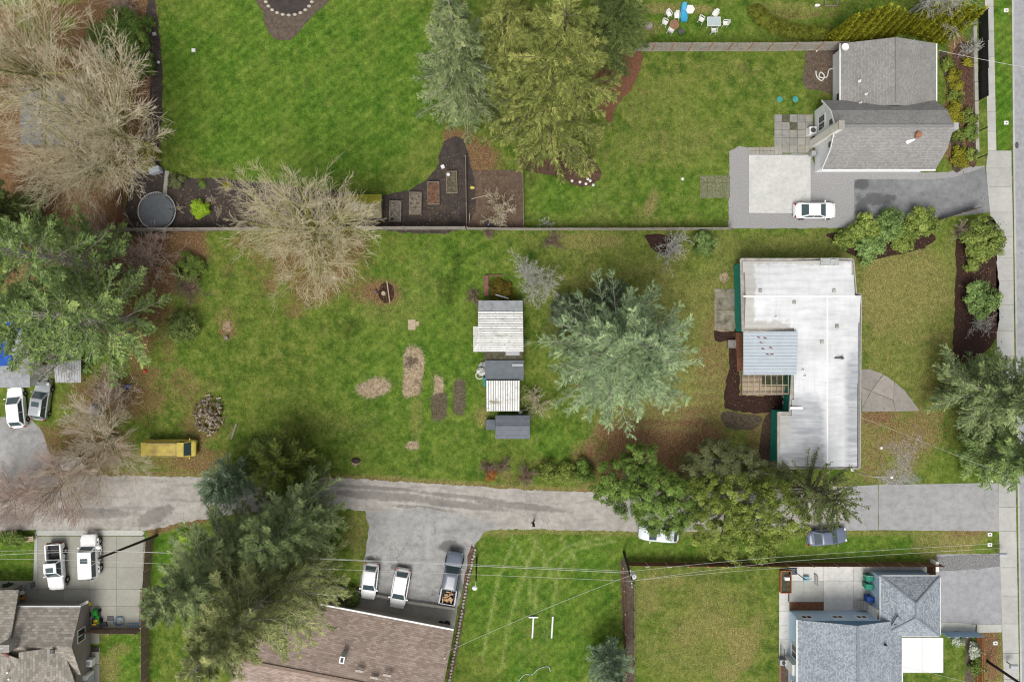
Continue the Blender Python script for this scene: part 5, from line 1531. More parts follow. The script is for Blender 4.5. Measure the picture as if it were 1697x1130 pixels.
# ======== the blue house at the lower right
BH = thing('blue_house', 'light blue house with a speckled grey shingle roof at the lower right', 'house', (38, -36, 0))
M_blue = siding('light_blue_siding', (.46, .61, .78))
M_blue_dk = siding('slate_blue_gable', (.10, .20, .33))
M_bsh = shingle('speckled_blue_shingles', (.19, .215, .25), (.28, .31, .35), (.37, .40, .44), R(90), .15, .2)
M_bsh0 = shingle('speckled_blue_shingles_flat', (.19, .215, .25), (.28, .31, .35), (.37, .40, .44), 0, .15, .2)
ex0, ex1, rx, yN, yS = 31.77, 43.4, 37.7, -31.02, -47.0
ze, zr = 3.0, 4.6
m = MB(); m.box((32.07 + 43.1) / 2, (-31.14 + yS) / 2, 0, 2.98, 43.1 - 32.07, -31.14 - yS)
m.build('wall', M_blue, BH)
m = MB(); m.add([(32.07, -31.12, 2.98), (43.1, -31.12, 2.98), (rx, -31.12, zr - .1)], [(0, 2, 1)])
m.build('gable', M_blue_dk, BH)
MB().slab([(ex0, yS, ze), (rx, yS, zr), (rx, yN, zr), (ex0, yN, ze)], .13).build('roof', M_bsh, BH)
MB().slab([(rx, yS, zr), (ex1, yS, ze), (ex1, yN, ze), (rx, yN, zr)], .13).build('roof', M_bsh, BH)
MB().beam((rx, yS, zr + .02), (rx, yN, zr + .02), .28, .05).build('ridge_cap', simple('blue_ridge', (.22, .25, .29), .2, 6, .9), BH)
MB().beam((ex0 - .05, yS, ze - .05), (ex0 - .05, yN, ze - .05), .12, .14).build('gutter', M_trim, BH)
MB().beam((ex1 + .05, yS, ze - .05), (ex1 + .05, yN - 4, ze - .05), .12, .14).build('gutter', M_trim, BH)
yw = -31.14
for x in (33.1, 36.6, 39.3):
    window(BH, [(x + .75, yw, 1.6), (x - .5, yw, 1.6), (x - .5, yw, 2.4), (x + .75, yw, 2.4)], (0, 1, 0), None, 2)
window(BH, [(32.07, -34.4, .8), (32.07, -36.0, .8), (32.07, -36.0, 2.3), (32.07, -34.4, 2.3)], (-1, 0, 0), None, 2)
window(BH, [(32.07, -38.6, .8), (32.07, -39.6, .8), (32.07, -39.6, 2.3), (32.07, -38.6, 2.3)], (-1, 0, 0), None, 2)
MB().box(31.8, -37.0, 0, 2.2, .5, 1.2).build('side_bay', M_white, BH)
for px, py in ((1399, 1037), (1397, 1056), (1469, 1069)):
    x, y = G(px, py, 4.1); vent_pipe(BH, x, y, 3.9, .07, .3, M_black)
# garage wing with hip roof
gx0, gx1, gy0, gy1 = 41.07, 47.73, -26.17, -32.9
BG = thing('hipped_garage', 'blue garage wing with a hipped shingle roof at the blue house', 'garage', (44.4, -29.5, 0))
MB().box((gx0 + gx1) / 2, (gy0 + gy1) / 2, 0, 2.85, gx1 - gx0 - .6, gy0 - gy1 - .6).build('wall', M_blue, BG)
A, B_ = (44.08, -28.6, 4.5), (44.08, -30.2, 4.5)
NW, NE, SE, SW = (gx0, gy0, 2.9), (gx1, gy0, 2.9), (gx1, gy1, 2.9), (gx0, gy1, 2.9)
MB().slab([NW, A, NE][::-1], .12).build('roof', M_bsh0, BG); MB().slab([SW, SE, B_], .12).build('roof', M_bsh0, BG)
MB().slab([NW, SW, B_, A], .12).build('roof', M_bsh, BG); MB().slab([NE, A, B_, SE], .12).build('roof', M_bsh, BG)
m = MB()
for p, q in ((NW, A), (NE, A), (SE, B_), (SW, B_), (A, B_)):
    m.beam((p[0], p[1], p[2] + .03), (q[0], q[1], q[2] + .03), .2, .05)
m.build('ridge_cap', simple('blue_ridge', None), BG)
m = MB()
for p, q in ((NW, NE), (NE, SE), (SE, SW), (SW, NW)):
    m.beam((p[0], p[1], 2.82), (q[0], q[1], 2.82), .12, .14)
m.build('gutter', M_trim, BG)
cr = [(*G(1487, 1021, 4.0), 4.0), (*G(1478, 1036, 3.6), 3.6), (*G(1499, 1035, 3.6), 3.6)]
m = MB()
for i in range(3): m.beam(cr[i], cr[(i + 1) % 3], .14, .2)
m.build('cricket_trim', simple('blue_ridge', None), BG)
x, y = G(1455, 1014, 1.5)
MB().box(x, y, 0, 2.5, 1.3, 1.2).build('porch', M_white, BH)
MB().box(x + .1, y, 2.5, 2.6, 1.5, 1.4).build('porch_roof', simple('porch_cap', (.45, .45, .41), .3, 3, .9), BH)
x, y = G(1421, 1000)
ps = thing('porch_steps', 'concrete steps at the back door of the blue house', 'steps', (x, y, 0))
for k in range(3): MB().box(x - .3 + k * .3, y, .03, .15 + .15 * k, .3, 1.0).build('step', M_conc, ps)
MB().box(x + 1.1, y, .03, .6, 1.3, 1.0).build('landing', M_conc, ps)

# ======== house with the brown tiled roof
ang = math.atan2(-(1044 - 1003.7), 751.6 - 540)
e0 = np.array(G(540, 1003.7, 2.8)); e1 = np.array(G(751.6, 1044, 2.8))
u = (e1 - e0) / np.linalg.norm(e1 - e0); v = np.array([u[1], -u[0]])      # v points south
e0 = e0 - u * 8.5
DH = thing('brown_roofed_house', 'house with a brown tiled roof below the parking court', 'house', (*((e0 + e1) / 2 + v * 6), 0))
M_brn = shingle('brown_roof_tiles', (.235, .178, .147), (.295, .228, .192), (.365, .29, .25), -ang, .19, .5)
half, zr, ze = 6.6, 4.9, 2.8
P = lambda a, b, z: (*(np.array(a) + v * b), z)
MB().slab([P(e0, 0, ze), P(e0, half, zr), P(e1, half, zr), P(e1, 0, ze)], .14).build('roof', M_brn, DH)
MB().slab([P(e0, half, zr), P(e0, 2 * half, ze), P(e1, 2 * half, ze), P(e1, half, zr)], .14).build('roof', M_brn, DH)
c4 = [P(e0 + u * .5, .5, 0)[:2], P(e1 - u * .5, .5, 0)[:2], P(e1 - u * .5, 2 * half - .5, 0)[:2], P(e0 + u * .5, 2 * half - .5, 0)[:2]]
MB().prism(c4, 0, 2.65).build('wall', simple('tan_wall', (.35, .31, .26), .1, 2, .8), DH)
MB().beam(P(e0, half, zr + .03), P(e1, half, zr + .03), .35, .07).build('ridge_cap', simple('brown_ridge', (.26, .19, .15), .25, 5, .9), DH)
MB().beam(P(e0, -.06, ze - .05), P(e1, -.06, ze - .05), .16, .15).build('gutter', M_trim, DH)
MB().beam(P(e1 + u * .03, 0, ze - .08), P(e1 + u * .03, half, zr - .08), .06, .2).build('rake_board', M_wood, DH)
x, y = G(570, 1087, 4.6)
ch = MB().box(x, y, 4.0, 5.5, .55, .75, ang).build('chimney', M_metal, DH); MB().box(x, y, 5.5, 5.52, .3, .5, ang).build('flue', M_black, ch)
for px, py in ((620, 1122), (642, 1118), (596, 1111)):
    x, y = G(px, py, 4.9); MB().box(x, y, 4.85, 5.02, .9, .25, ang).build('ridge_vent', simple('pale_vent', (.45, .40, .35), .2, 4, .8), DH)
x, y = G(738, 1084, 3.4)
MB().tube([(x, y, 2.9), (x, y, 4.2)], .05, 6).lathe([(.1, 4.15), (.12, 4.3), (.03, 4.35)], x, y, 8).build('service_mast', M_metal, DH)
# low concrete wall and kerb north of it
wallp_ = [P(e0 + u * 8.5, -1.3, 0), P(e1 - u * 5.4, -1.15, 0), P(e1 - u * .3, -1.4, 0)]
lw = thing('low_concrete_wall', 'low mossy concrete wall between the parking court and the brown roof', 'wall', (*wallp_[1][:2], 0))
for a, b in zip(wallp_[:-1], wallp_[1:]):
    MB().beam((a[0], a[1], .22), (b[0], b[1], .22), .3, .44).build('segment', M_conc_old, lw)
sheet('house_walkway', [P(e0, -1.2, 0)[:2], P(e1, -1.2, 0)[:2], P(e1, .6, 0)[:2], P(e0, .6, 0)[:2]], .022, M_conc_old, 'concrete walkway along the brown-roofed house')

# ======== house at the lower left
EH = thing('grey_shingled_house', 'house with brownish grey shingled roofs in the lower left corner', 'house', (-54, -36, 0))
M_esh = shingle('brown_grey_shingles', (.19, .172, .145), (.255, .232, .20), (.325, .298, .262), 0, .26, .5)
M_esh9 = shingle('brown_grey_shingles_turned', (.19, .172, .145), (.265, .242, .21), (.335, .308, .272), R(90), .26, .5)
ye, yr = G(0, 1005, 2.7)[1], G(0, 1072, 4.3)[1]
xr = -48.2
ys2 = yr - (ye - yr)
M_tw = siding('taupe_siding', (.26, .235, .215))
m = MB(); m.box((-56.5 + -48.8) / 2, (ye - .4 + ys2) / 2 - 3, 0, 2.6, 7.7, ye - ys2 + 5.5)
m.add([(-48.81, ye - .4, 2.6), (-48.81, yr, 4.15), (-48.81, ys2, 2.6)], [(0, 2, 1)])
m.build('wall', M_tw, EH)
MB().slab([(-56.6, yr, 4.3), (xr, yr, 4.3), (xr, ye, 2.7), (-56.6, ye, 2.7)][::-1], .12).build('roof', M_esh, EH)
MB().slab([(-56.6, ys2, 2.7), (xr, ys2, 2.7), (xr, yr, 4.3), (-56.6, yr, 4.3)], .12).build('roof', M_esh, EH)
MB().beam((-56.4, ye + .05, 2.66), (xr, ye + .05, 2.66), .14, .14).build('gutter', M_metal, EH)
# taller cross gable in front and west wing
zt = 5.0
xa, xb = -64.0, -48.0
yA, yB = yr + .05, -47.0
rx2 = G(31, 0, zt)[0]
MB().slab([(rx2 - 7, yA, 3.0), (rx2 - 7, yB, 3.0), (rx2, yB, zt), (rx2, yA - 1.0, zt)], .12).build('roof', M_esh9, EH)
e_ = (xb, yA - 6.2, 3.1)
MB().slab([(rx2, yA - .3, zt), (rx2, yB, zt), (xb, yB, 3.1), (xb, yA - 6.2, 3.1), (-49.6, yA - .2, 3.75)], .12).build('roof', M_esh9, EH)
MB().beam((-55.5, yA - .4, 4.75), (-48.4, yA - 5.9, 3.2), .22, .06).build('valley_flashing', simple('rusty_flashing', (.24, .10, .07), .3, 4, .8), EH)
yw2 = G(0, 978, 3.0)[1]
MB().slab([(-66, yr - 1, 4.6), (G(31, 0, 2.9)[0], yr - 1, 4.6), (G(31, 0, 2.9)[0], yw2, 2.9), (-66, yw2, 2.9)][::-1], .12).build('roof', M_esh, EH)
MB().box(-61, (yw2 - .4 + yr) / 2, 0, 2.8, 8.6, yw2 - .4 - yr).build('wall', M_tw, EH)
window(EH, [(-48.8, -34.0, 1.0), (-48.8, -32.5, 1.0), (-48.8, -32.5, 2.4), (-48.8, -34.0, 2.4)][::1], (1, 0, 0), None, 2)
x, y = G(15, 1069, 4.8)
ch = MB().box(x, y, 3.5, 5.6, 1.2, .8).build('chimney', simple('stone_chimney', (.42, .40, .37), .4, 6, .9), EH)
for px, py in ((34, 1090), (34, 1122), (86, 1079)):
    x, y = G(px, py, 4.6); roof_vent(EH, x, y, 4.45, .4, M_dkmetal)
for px, py in ((14, 1113), (16, 1124), (5, 1072)):
    x, y = G(px, py, 4.7); vent_pipe(EH, x, y, 4.4, .1, .5)
MB().box(-48.6, -38.3, 0, 1.4, .45, .5).build('utility_box', M_trim, EH)

# ======== sheds in the middle
def ribbed(quad, n, mat, parent, along=True, name='roof', w=.07, hh=.05, base=None):
    """corrugated sheet: valleys below, a darker base painting their shade, raised ribs on top"""
    if area([(p[0], p[1]) for p in quad]) < 0:      # keep the upper side up
        quad = [quad[0], quad[3], quad[2], quad[1]]; along = not along
    o = MB().slab(quad, .05).build(name, base or mat, parent)
    m = MB()
    for k in range(n):
        t_ = (k + .5) / n
        if along:
            a = [quad[0][i] + (quad[3][i] - quad[0][i]) * t_ for i in range(3)]; b = [quad[1][i] + (quad[2][i] - quad[1][i]) * t_ for i in range(3)]
            pitch = math.dist(quad[0], quad[3]) / n
        else:
            a = [quad[0][i] + (quad[1][i] - quad[0][i]) * t_ for i in range(3)]; b = [quad[3][i] + (quad[2][i] - quad[3][i]) * t_ for i in range(3)]
            pitch = math.dist(quad[0], quad[1]) / n
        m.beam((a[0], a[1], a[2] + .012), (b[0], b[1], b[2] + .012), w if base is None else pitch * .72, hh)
    m.build('corrugation', mat, o)
    return o
def dirty_white(name):
    t = NT(name)
    a, b = t.noise(.8, 5, .7), t.noise(4.5, 5, .75)
    k = t.ramp(a, [(.3, (.52, .52, .51)), (.6, (.68, .68, .67))])
    k = t.mix(t.math('MULTIPLY', t.ramp(b, [(.575, 0), (.64, 1)]), .85), k, (.15, .125, .07))
    k = t.mix(t.math('MULTIPLY', t.ramp(t.noise(1.2, 5, .7, t.pos((.25, 1.6, 1))), [(.60, 0), (.68, 1)]), .8), k, (.16, .15, .035))
    return t.out(k, .6, b, .2, .02)
M_dw = dirty_white('mossy_white_metal')
M_valley = simple('shaded_valley', (.25, .245, .225), .4, 3, .9, c2=(.13, .125, .10))  # darker base colour paints in the shade between the white ribs
M_slate = simple('slate_grey_felt', (.125, .14, .16), .15, 2, .8)
M_shedw = simple('shed_boards', (.16, .15, .14), .3, 2, .9)
def shed(name, label, c, wall_quad, wall_h, mat):
    r = thing(name, label, 'shed', (*G(*c), 0))
    MB().prism(wall_quad, 0, wall_h).build('wall', mat, r)
    return r
W3 = lambda px, py, z: (*G(px, py, z), z)
s1 = shed('shed', 'shed with a mossy white corrugated roof and grey tarp, topmost of the row', (830, 540), GP([(796, 502), (863, 502), (863, 580), (796, 580)], 2.0), 2.0, M_shedw)
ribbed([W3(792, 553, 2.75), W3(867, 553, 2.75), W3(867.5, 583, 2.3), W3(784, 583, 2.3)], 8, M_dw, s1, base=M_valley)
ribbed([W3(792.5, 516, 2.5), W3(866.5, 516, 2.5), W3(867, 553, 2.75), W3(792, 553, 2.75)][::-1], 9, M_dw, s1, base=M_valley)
MB().slab([W3(793, 498, 2.1), W3(866, 498, 2.1), W3(866.5, 517, 2.47), W3(792.5, 517, 2.47)][::-1], .05).build('tarp', simple('grey_tarp', (.36, .38, .40), .25, 1.5, .7), s1)
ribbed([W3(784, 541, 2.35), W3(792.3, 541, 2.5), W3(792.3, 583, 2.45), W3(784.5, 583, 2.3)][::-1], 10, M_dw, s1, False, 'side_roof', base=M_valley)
s2 = shed('shed', 'shed with a flat slate-grey felt roof in the middle of the row', (836, 605), GP([(807, 584), (863, 584), (863, 628), (807, 628)], 2.0), 2.0, M_shedw)
MB().slab([W3(804, 597, 2.45), W3(868, 597, 2.45), W3(867.5, 630, 2.2), W3(804, 630, 2.2)][::-1], .1).build('roof', M_slate, s2)
MB().slab([W3(802, 583.5, 2.15), W3(866, 583.5, 2.15), W3(866, 597, 2.2), W3(802, 597, 2.2)][::-1], .1).build('lean_to_roof', simple('mossy_felt', (.13, .12, .08), .5, 3, .9, c2=(.045, .04, .02)), s2)
MB().slab([W3(838, 582, 2.3), W3(861, 582, 2.3), W3(861, 589, 2.3), W3(838, 589, 2.3)][::-1], .04).build('loose_panel', simple('pale_panel', (.38, .38, .40), .1, 3, .7), s2)
MB().slab([W3(849, 603, 2.55), W3(867, 603, 2.55), W3(867, 607, 2.55), W3(849, 607, 2.55)][::-1], .05).build('loose_panel', simple('pale_panel', None), s2)
s3 = shed('shed', 'small shed with streaked white ribbed roof between the grey sheds', (833, 655), GP([(808, 632), (858, 632), (858, 679), (808, 679)], 2.0), 2.0, M_shedw)
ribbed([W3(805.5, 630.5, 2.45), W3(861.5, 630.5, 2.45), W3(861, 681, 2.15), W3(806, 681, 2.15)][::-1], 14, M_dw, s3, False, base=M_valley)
s4 = shed('shed', 'slate-grey metal shed with a low gable, lowest of the row', (850, 707), GP([(823, 691), (876, 691), (876, 724), (823, 724)], 2.0), 1.9, simple('slate_metal', (.10, .11, .125), .15, 2, .7))
ribbed([W3(821, 707, 2.35), W3(878, 707, 2.35), W3(878, 727, 1.95), W3(821, 727, 1.95)], 5, simple('slate_metal_roof', (.135, .15, .175), .15, 2, .6), s4, True, 'roof', .05, .04)
ribbed([W3(821, 688, 1.95), W3(878, 688, 1.95), W3(878, 707, 2.35), W3(821, 707, 2.35)], 5, simple('slate_metal_roof', None), s4, True, 'roof', .05, .04)
x, y = G(813, 703, .5)
o = thing('storage_box', 'small grey storage box beside the lowest shed', 'box', (x, y, 0))
MB().box(x, y, 0, .75, 1.0, 1.1).build('body', M_slate, o); MB().box(x, y, .75, .83, 1.1, 1.2, 0, .93).build('lid', M_slate, o)
x, y = G(862, 682)
o = thing('gas_bottle', 'white gas bottle between the lower sheds', 'gas bottle', (x, y, 0))
MB().lathe([(.2, 0), (.28, .1), (.28, .7), (.2, .88), (.06, .92)], x, y, 12).build('bottle', M_metal, o); MB().lathe([(.14, .9), (.14, 1.05), (.1, 1.05)], x, y, 10).build('collar', M_metal, o)
# junk left of the sheds
x, y = G(799, 611); o = veg_obj('plastic_sacks', leafy(3, [(0, 0, .3, .45, .6, .3)], 120, .5, .45, clumps=8, clump_r=.3), simple('white_sack', (.6, .6, .58), .2, 4, .7), None); o.location = (x, y, 0); tag(o, 'crumpled white plastic sacks beside the middle shed', 'sacks')
x, y = G(795, 622); o = MB(); 
pts = [(x + .45 * math.cos(a), y + .38 * math.sin(a), .08) for a in [k * 6.283 / 14 for k in range(15)]]
o.tube(pts, .07, 6); o = tag(o.build('hose_ring', simple('white_hose', (.6, .6, .56), .1, 4, .6)), 'coiled white hose on the grass left of the sheds', 'hose')
x, y = G(803, 632); tag(MB().box(x, y, 0, .9, .35, 1.1, .1, .9).build('water_butt', simple('teal_plastic', (.02, .22, .17), .15, 4, .5)), 'teal plastic barrel against the shed wall', 'barrel')
x, y = G(809, 474)
o = thing('planter_box', 'reddish timber edge of the planting box above the sheds', 'planter', (x, y, 0))
MB().box(x - .2, y, 0, .35, .5, 2.4).build('side_board', simple('red_boards', (.24, .11, .09), .3, 3, .9), o); MB().box(x + .9, y + 1.2, 0, .25, 1.6, .12).build('end_board', simple('red_boards', None), o)
x, y = G(833, 492, .4); tag(MB().beam((x - .8, y + .25, .5), (x + .7, y - .2, .6), .12, .06).build('loose_plank', M_white), 'white loose plank above the tarp', 'plank')

# garden shed with mossy roof under the maple
gsx, gsy = G(606, 345)
gs = thing('garden_shed', 'small garden shed with bright moss on its roof beside the raised beds', 'shed', (gsx, gsy, 0))
a0, a1 = G(572, 322, 2.2), G(633, 362, 2.0)
MB().prism(GP([(578, 326), (630, 326), (630, 361), (578, 361)], 1.9), 0, 2.0).build('wall', M_shedw, gs)
ym = G(0, 337, 2.5)[1]
MB().slab([(a0[0], ym, 2.5), (a1[0], ym, 2.5), (a1[0], a0[1], 2.1), (a0[0], a0[1], 2.1)], .08).build('roof', simple('bright_moss', (.26, .27, .015), .3, 2.5, .95, c2=(.16, .15, .02), bump=.6), gs)
MB().slab([(a0[0], a1[1], 2.05), (a1[0], a1[1], 2.05), (a1[0], ym, 2.5), (a0[0], ym, 2.5)], .08).build('roof', simple('mossy_shingle', (.25, .22, .15), .5, 2.5, .95, c2=(.13, .12, .04)), gs)
MB().box(*G(590, 343, 2.4), 2.3, 2.56, .4, .9).build('skylight', M_metal, gs)

# left edge: tarped building
tx, ty = G(30, 575)
tb_ = thing('tarped_building', 'building with a blue tarpaulin roof at the left edge under the pines', 'building', (tx, ty, 0))
MB().prism(GP([(-60, 520), (45, 520), (45, 640), (-60, 640)], 2.5), 0, 2.6).build('wall', M_white, tb_)
MB().slab([W3(-80, 515, 2.7), W3(48, 515, 2.7), W3(50, 642, 2.6), W3(-80, 642, 2.6)][::-1], .08).build('roof', simple('grey_roofing', (.33, .34, .36), .2, 2, .8), tb_)
def tarp_mat():
    return simple('blue_tarp', (.012, .095, .42), .3, 2, .45, c2=(.008, .05, .25), bump=.6, fine=4)
MB().slab([W3(-80, 525, 2.8), W3(30, 522, 2.8), W3(35, 545, 2.8), W3(14, 570, 2.8), W3(22, 605, 2.8), W3(-80, 612, 2.8)][::-1], .04).build('tarpaulin', tarp_mat(), tb_)
o = thing('carport_roof', 'grey corrugated sheets on a low frame by the leafless grey tree', 'carport', (*G(112, 612), 0))
ribbed([W3(88, 598, 1.9), W3(134, 596, 1.9), W3(134, 634, 1.8), W3(92, 634, 1.8)][::-1], 10, simple('pale_corrugated', (.46, .47, .49), .25, 3, .6), o, False)
for px, py in ((92, 602), (131, 600), (131, 631), (95, 631)): MB().box(*G(px, py, 1), 0, 1.82, .08, .08).build('post', M_wood, o)
# grey roofs under the leafless trees, top left
o = thing('outbuilding', 'grey-roofed outbuilding hidden under the leafless tan trees', 'outbuilding', (*G(75, 190), 0))
MB().prism(GP([(38, 150), (112, 150), (112, 235), (38, 235)], 2.2), 0, 2.3).build('wall', M_shedw, o)
ribbed([W3(34, 145, 2.3), W3(75, 145, 2.9), W3(75, 240, 2.9), W3(34, 240, 2.3)][::-1], 9, simple('blue_grey_metal', (.17, .18, .20), .2, 2, .6), o, True)
ribbed([W3(75, 145, 2.9), W3(116, 145, 2.3), W3(116, 240, 2.3), W3(75, 240, 2.9)][::-1], 9, simple('blue_grey_metal', None), o, True)
x, y = G(258, 283, .5)
o = thing('garden_cabinet', 'pale blue-grey garden cabinet beside the trampoline', 'cabinet', (x, y, 0))
MB().box(x, y, 0, .9, 1.2, .6, .3).build('body', simple('pale_blue_plastic', (.40, .44, .52), .1, 3, .5), o); MB().box(x, y, .9, .98, 1.3, .7, .3, .92).build('lid', simple('pale_blue_plastic', None), o)
x, y = G(275, 305)
tag(MB().box(x, y, -.02, .06, .45, 3.0, -.1).build('garden_plank', M_conc_old), 'pale plank walk leading to the trampoline', 'plank')

# ---------------------------------------------------------------- fences
def fence(label, pts, hgt, mat, post_mat=None, step=2.4, board=.15, name='board_fence', group=None, seed=1, gap=.012, rails=True, jit=.03, z0=.04, cap=None):
    P_ = [G(*p) for p in pts]
    root = thing(name, label, 'fence', (*P_[len(P_) // 2], 0), 0, group)
    g = random.Random(seed)
    post_mat = post_mat or mat
    done = set()
    for (ax, ay), (bx, by) in zip(P_[:-1], P_[1:]):
        L = math.hypot(bx - ax, by - ay); n = max(1, round(L / step)); rz = math.atan2(by - ay, bx - ax)
        ux, uy = (bx - ax) / L, (by - ay) / L
        for k in range(n + 1):
            x, y = ax + ux * L * k / n, ay + uy * L * k / n
            key = (round(x, 1), round(y, 1))
            if key not in done:
                done.add(key)
                MB().box(x, y, 0, hgt + .1, .11, .11, rz).build('post', post_mat, root)
        for k in range(n):
            m = MB()
            s0, s1 = L * k / n + .06, L * (k + 1) / n - .06
            nb = max(1, int((s1 - s0) / board)); w = (s1 - s0) / nb
            off = .03
            for i in range(nb):
                s_ = s0 + (i + .5) * w
                h_ = hgt + g.uniform(-jit, jit)
                x, y = ax + ux * s_ - uy * off, ay + uy * s_ + ux * off
                m.box(x, y, z0, h_, w - gap, .022 + g.uniform(0, .006), rz + g.uniform(-.01, .01))
            if rails:
                for z in (.35, hgt - .3):
                    m.beam((ax + ux * s0 + uy * .01, ay + uy * s0 - ux * .01, z), (ax + ux * s1 + uy * .01, ay + uy * s1 - ux * .01, z), .04, .09)
            m.build('board_panel', mat, root)
            if cap:
                MB().beam((ax + ux * s0, ay + uy * s0, hgt + .06), (ax + ux * s1, ay + uy * s1, hgt + .06), .12, .04).build('cap_rail', cap, root)
    return root
def fence_mat(name, c0, c1, c2):
    t = NT(name)
    k = t.ramp(t.noise(5, 3, .8), [(.3, c0), (.5, c1), (.7, c2)])
    w = t.n('TexWhiteNoise', noise_dimensions='1D')
    return t.out(t.mix(.6, k, t.ramp(t.noise(1.6, 4, .7), [(.3, .7), (.7, 1.25)]), 'MULTIPLY'), .9, t.noise(20, 2), .3, .01)
M_fgrey = fence_mat('silver_grey_boards', (.18, .16, .14), (.29, .265, .235), (.38, .35, .31))
M_fred = fence_mat('red_brown_boards', (.10, .045, .028), (.17, .080, .048), (.24, .12, .075))
M_fbrn = fence_mat('brown_boards', (.13, .09, .065), (.22, .16, .12), (.31, .24, .19))
M_forange = simple('orange_post', (.42, .24, .13), .25, 3, .85)
fence('long silver-grey board fence running across above the mossy field', [(196, 384), (440, 382), (640, 381), (772, 381)], 2.1, M_fgrey, seed=2)
fence('silver-grey board fence along the back of the lot', [(776, 381), (870, 382), (1050, 382), (1208, 381)], 1.5, M_fgrey, seed=3)
fence('grey board fence with orange posts below the white garden chairs', [(1050, 86), (1140, 86), (1270, 86), (1391, 84)], 2.3, M_fgrey, M_forange, step=2.45, seed=4)
fence('red-brown board fence along the lane behind the blue house patio', [(1037, 931), (1200, 932), (1300, 932), (1420, 932), (1552, 932)], 1.5, M_fred, M_wood_lt, seed=5)
fence('red-brown fence dividing the two bottom lawns', [(1030, 935), (1033, 1010), (1036, 1140)], 1.3, M_fred, M_wood_lt, seed=6)
fence('brown board fence beside the concrete drive and conifers', [(254, 888), (250, 940), (246, 1000), (246, 1060), (246, 1150)], 1.7, M_fbrn, M_wood_lt, seed=7)
fence('weathered fence between the concrete drive and the small lawn', [(152, 1040), (236, 1041)], 1.6, M_fbrn, M_wood, seed=8)
fence('dark rust-coloured fence by the trampoline', [(205, 312), (203, 384)], 1.6, fence_mat('rust_boards', (.13, .055, .03), (.2, .095, .055), (.27, .14, .09)), seed=9)
fence('dark board fence behind the rhododendrons by the sidewalk', [(1553, 366), (1614, 347)], 1.3, fence_mat('dark_boards', (.05, .03, .025), (.09, .055, .045), (.14, .09, .07)), M_wood, seed=10)
fence('low blue fence in front of the blue house garden', [(1558, 1046), (1617, 1046)], 1.5, simple('blue_fence_paint', (.28, .40, .54), .08, 3, .7), seed=11)
fence('orange cedar fence at the corner by the leaning pole', [(1617, 1046), (1616, 1100), (1616, 1150)], 1.5, fence_mat('orange_cedar_boards', (.22, .09, .03), (.32, .14, .055), (.42, .20, .085)), M_wood_lt, seed=12)
fence('short red-brown gate fence beside the blue garage', [(1536, 933), (1538, 958)], 1.5, M_fred, seed=13)
fence('low timber rail fence around the tilled plot, left side', [(772, 262), (774, 379)], .9, M_wood, seed=14, board=.3, gap=.16)
fence('low timber rail fence around the tilled plot, right side', [(866, 285), (868, 379)], .9, M_wood, seed=15, board=.3, gap=.16)
fence('thin wire-and-post fence along the dividing bed', [(1050, 965), (1051, 1140)], .7, M_wood, seed=16, board=.5, gap=.4, step=3)
# black railing and long retaining kerb by the sidewalk
rl = thing('black_fence', 'black slatted fence beside the sidewalk at the top right', 'fence', (*G(1620, 90), 0))
for a, b in ((28, 76), (78, 121), (123, 166)):
    p0, p1 = G(1621, a), G(1622, b)
    MB().beam((p0[0], p0[1], .85), (p1[0], p1[1], .85), .03, 1.6).build('panel', M_black, rl)
for a in (27, 77, 122, 167):
    MB().box(*G(1621, a), 0, 1.75, .08, .08).build('post', M_black, rl)
for k, a in enumerate((218, 262)):
    p = G(1621, a)
    tag(MB().box(p[0], p[1], 0, 1.6, .09, .09).build('fence_post', M_black), ['lone black post beside the sidewalk', 'lone black post at the driveway mouth'][k], 'post', 'lone black posts')
rk = thing('retaining_kerb', 'long narrow concrete retaining kerb between street beds and sidewalk', 'wall', (*G(1616, 150), 0))
for a in range(45, 262, 31):
    p0, p1 = G(1612.5 + a * .02, a), G(1612.5 + (a + 30) * .02, a + 30)
    MB().beam((p0[0], p0[1], .15), (p1[0], p1[1], .15), .4, .3).build('block', M_conc_old, rk)
# rubble-stone edging by the parking court
gr = random.Random(3)
rw = thing('stone_edging', 'row of pale edging stones along the parking court and brown house', 'edging', (*G(765, 1000), 0))
stones = []
for i in range(3):
    m = MB(); r_ = [.16, .14, .18][i]; m.lathe([(r_ * .8, 0), (r_, .12), (r_ * .75, .24), (r_ * .3, .28)], 0, 0, 7, 1, 1.25)
    stones.append(m.build('stone', simple('pale_stone', (.46, .43, .37), .3, 5, .9), rw, False))
k = 0
for (ax, ay), (bx, by) in zip([(788, 910), (775, 960), (766, 1010)], [(775, 960), (766, 1010), (744, 1130)]):
    L = math.hypot(bx - ax, by - ay) / PPM
    for i in range(int(L / .36)):
        t_ = i / int(L / .36)
        x, y = G(ax + (bx - ax) * t_ + gr.uniform(-.7, .7), ay + (by - ay) * t_)
        o = stones[k] if k < 3 else stones[k % 3].copy()
        if k >= 3:
            COL.objects.link(o)
        o.location = (x - rw.location.x, y - rw.location.y, 0); o.rotation_euler = (0, 0, gr.uniform(0, 6)); k += 1
# ---------------------------------------------------------------- vehicles
M_tyre = simple('tyre_rubber', (.018, .018, .018), .3, 6, .85)
M_rim = simple('alloy_rim', (.42, .42, .43), .1, 6, .35, .6)
M_lamp = simple('lamp_lens', (.62, .64, .66), .05, 6, .15)
M_red = simple('tail_lens', (.34, .012, .012), .1, 6, .2)
M_chrome = simple('chrome_trim', (.5, .5, .52), .05, 6, .2, .8)

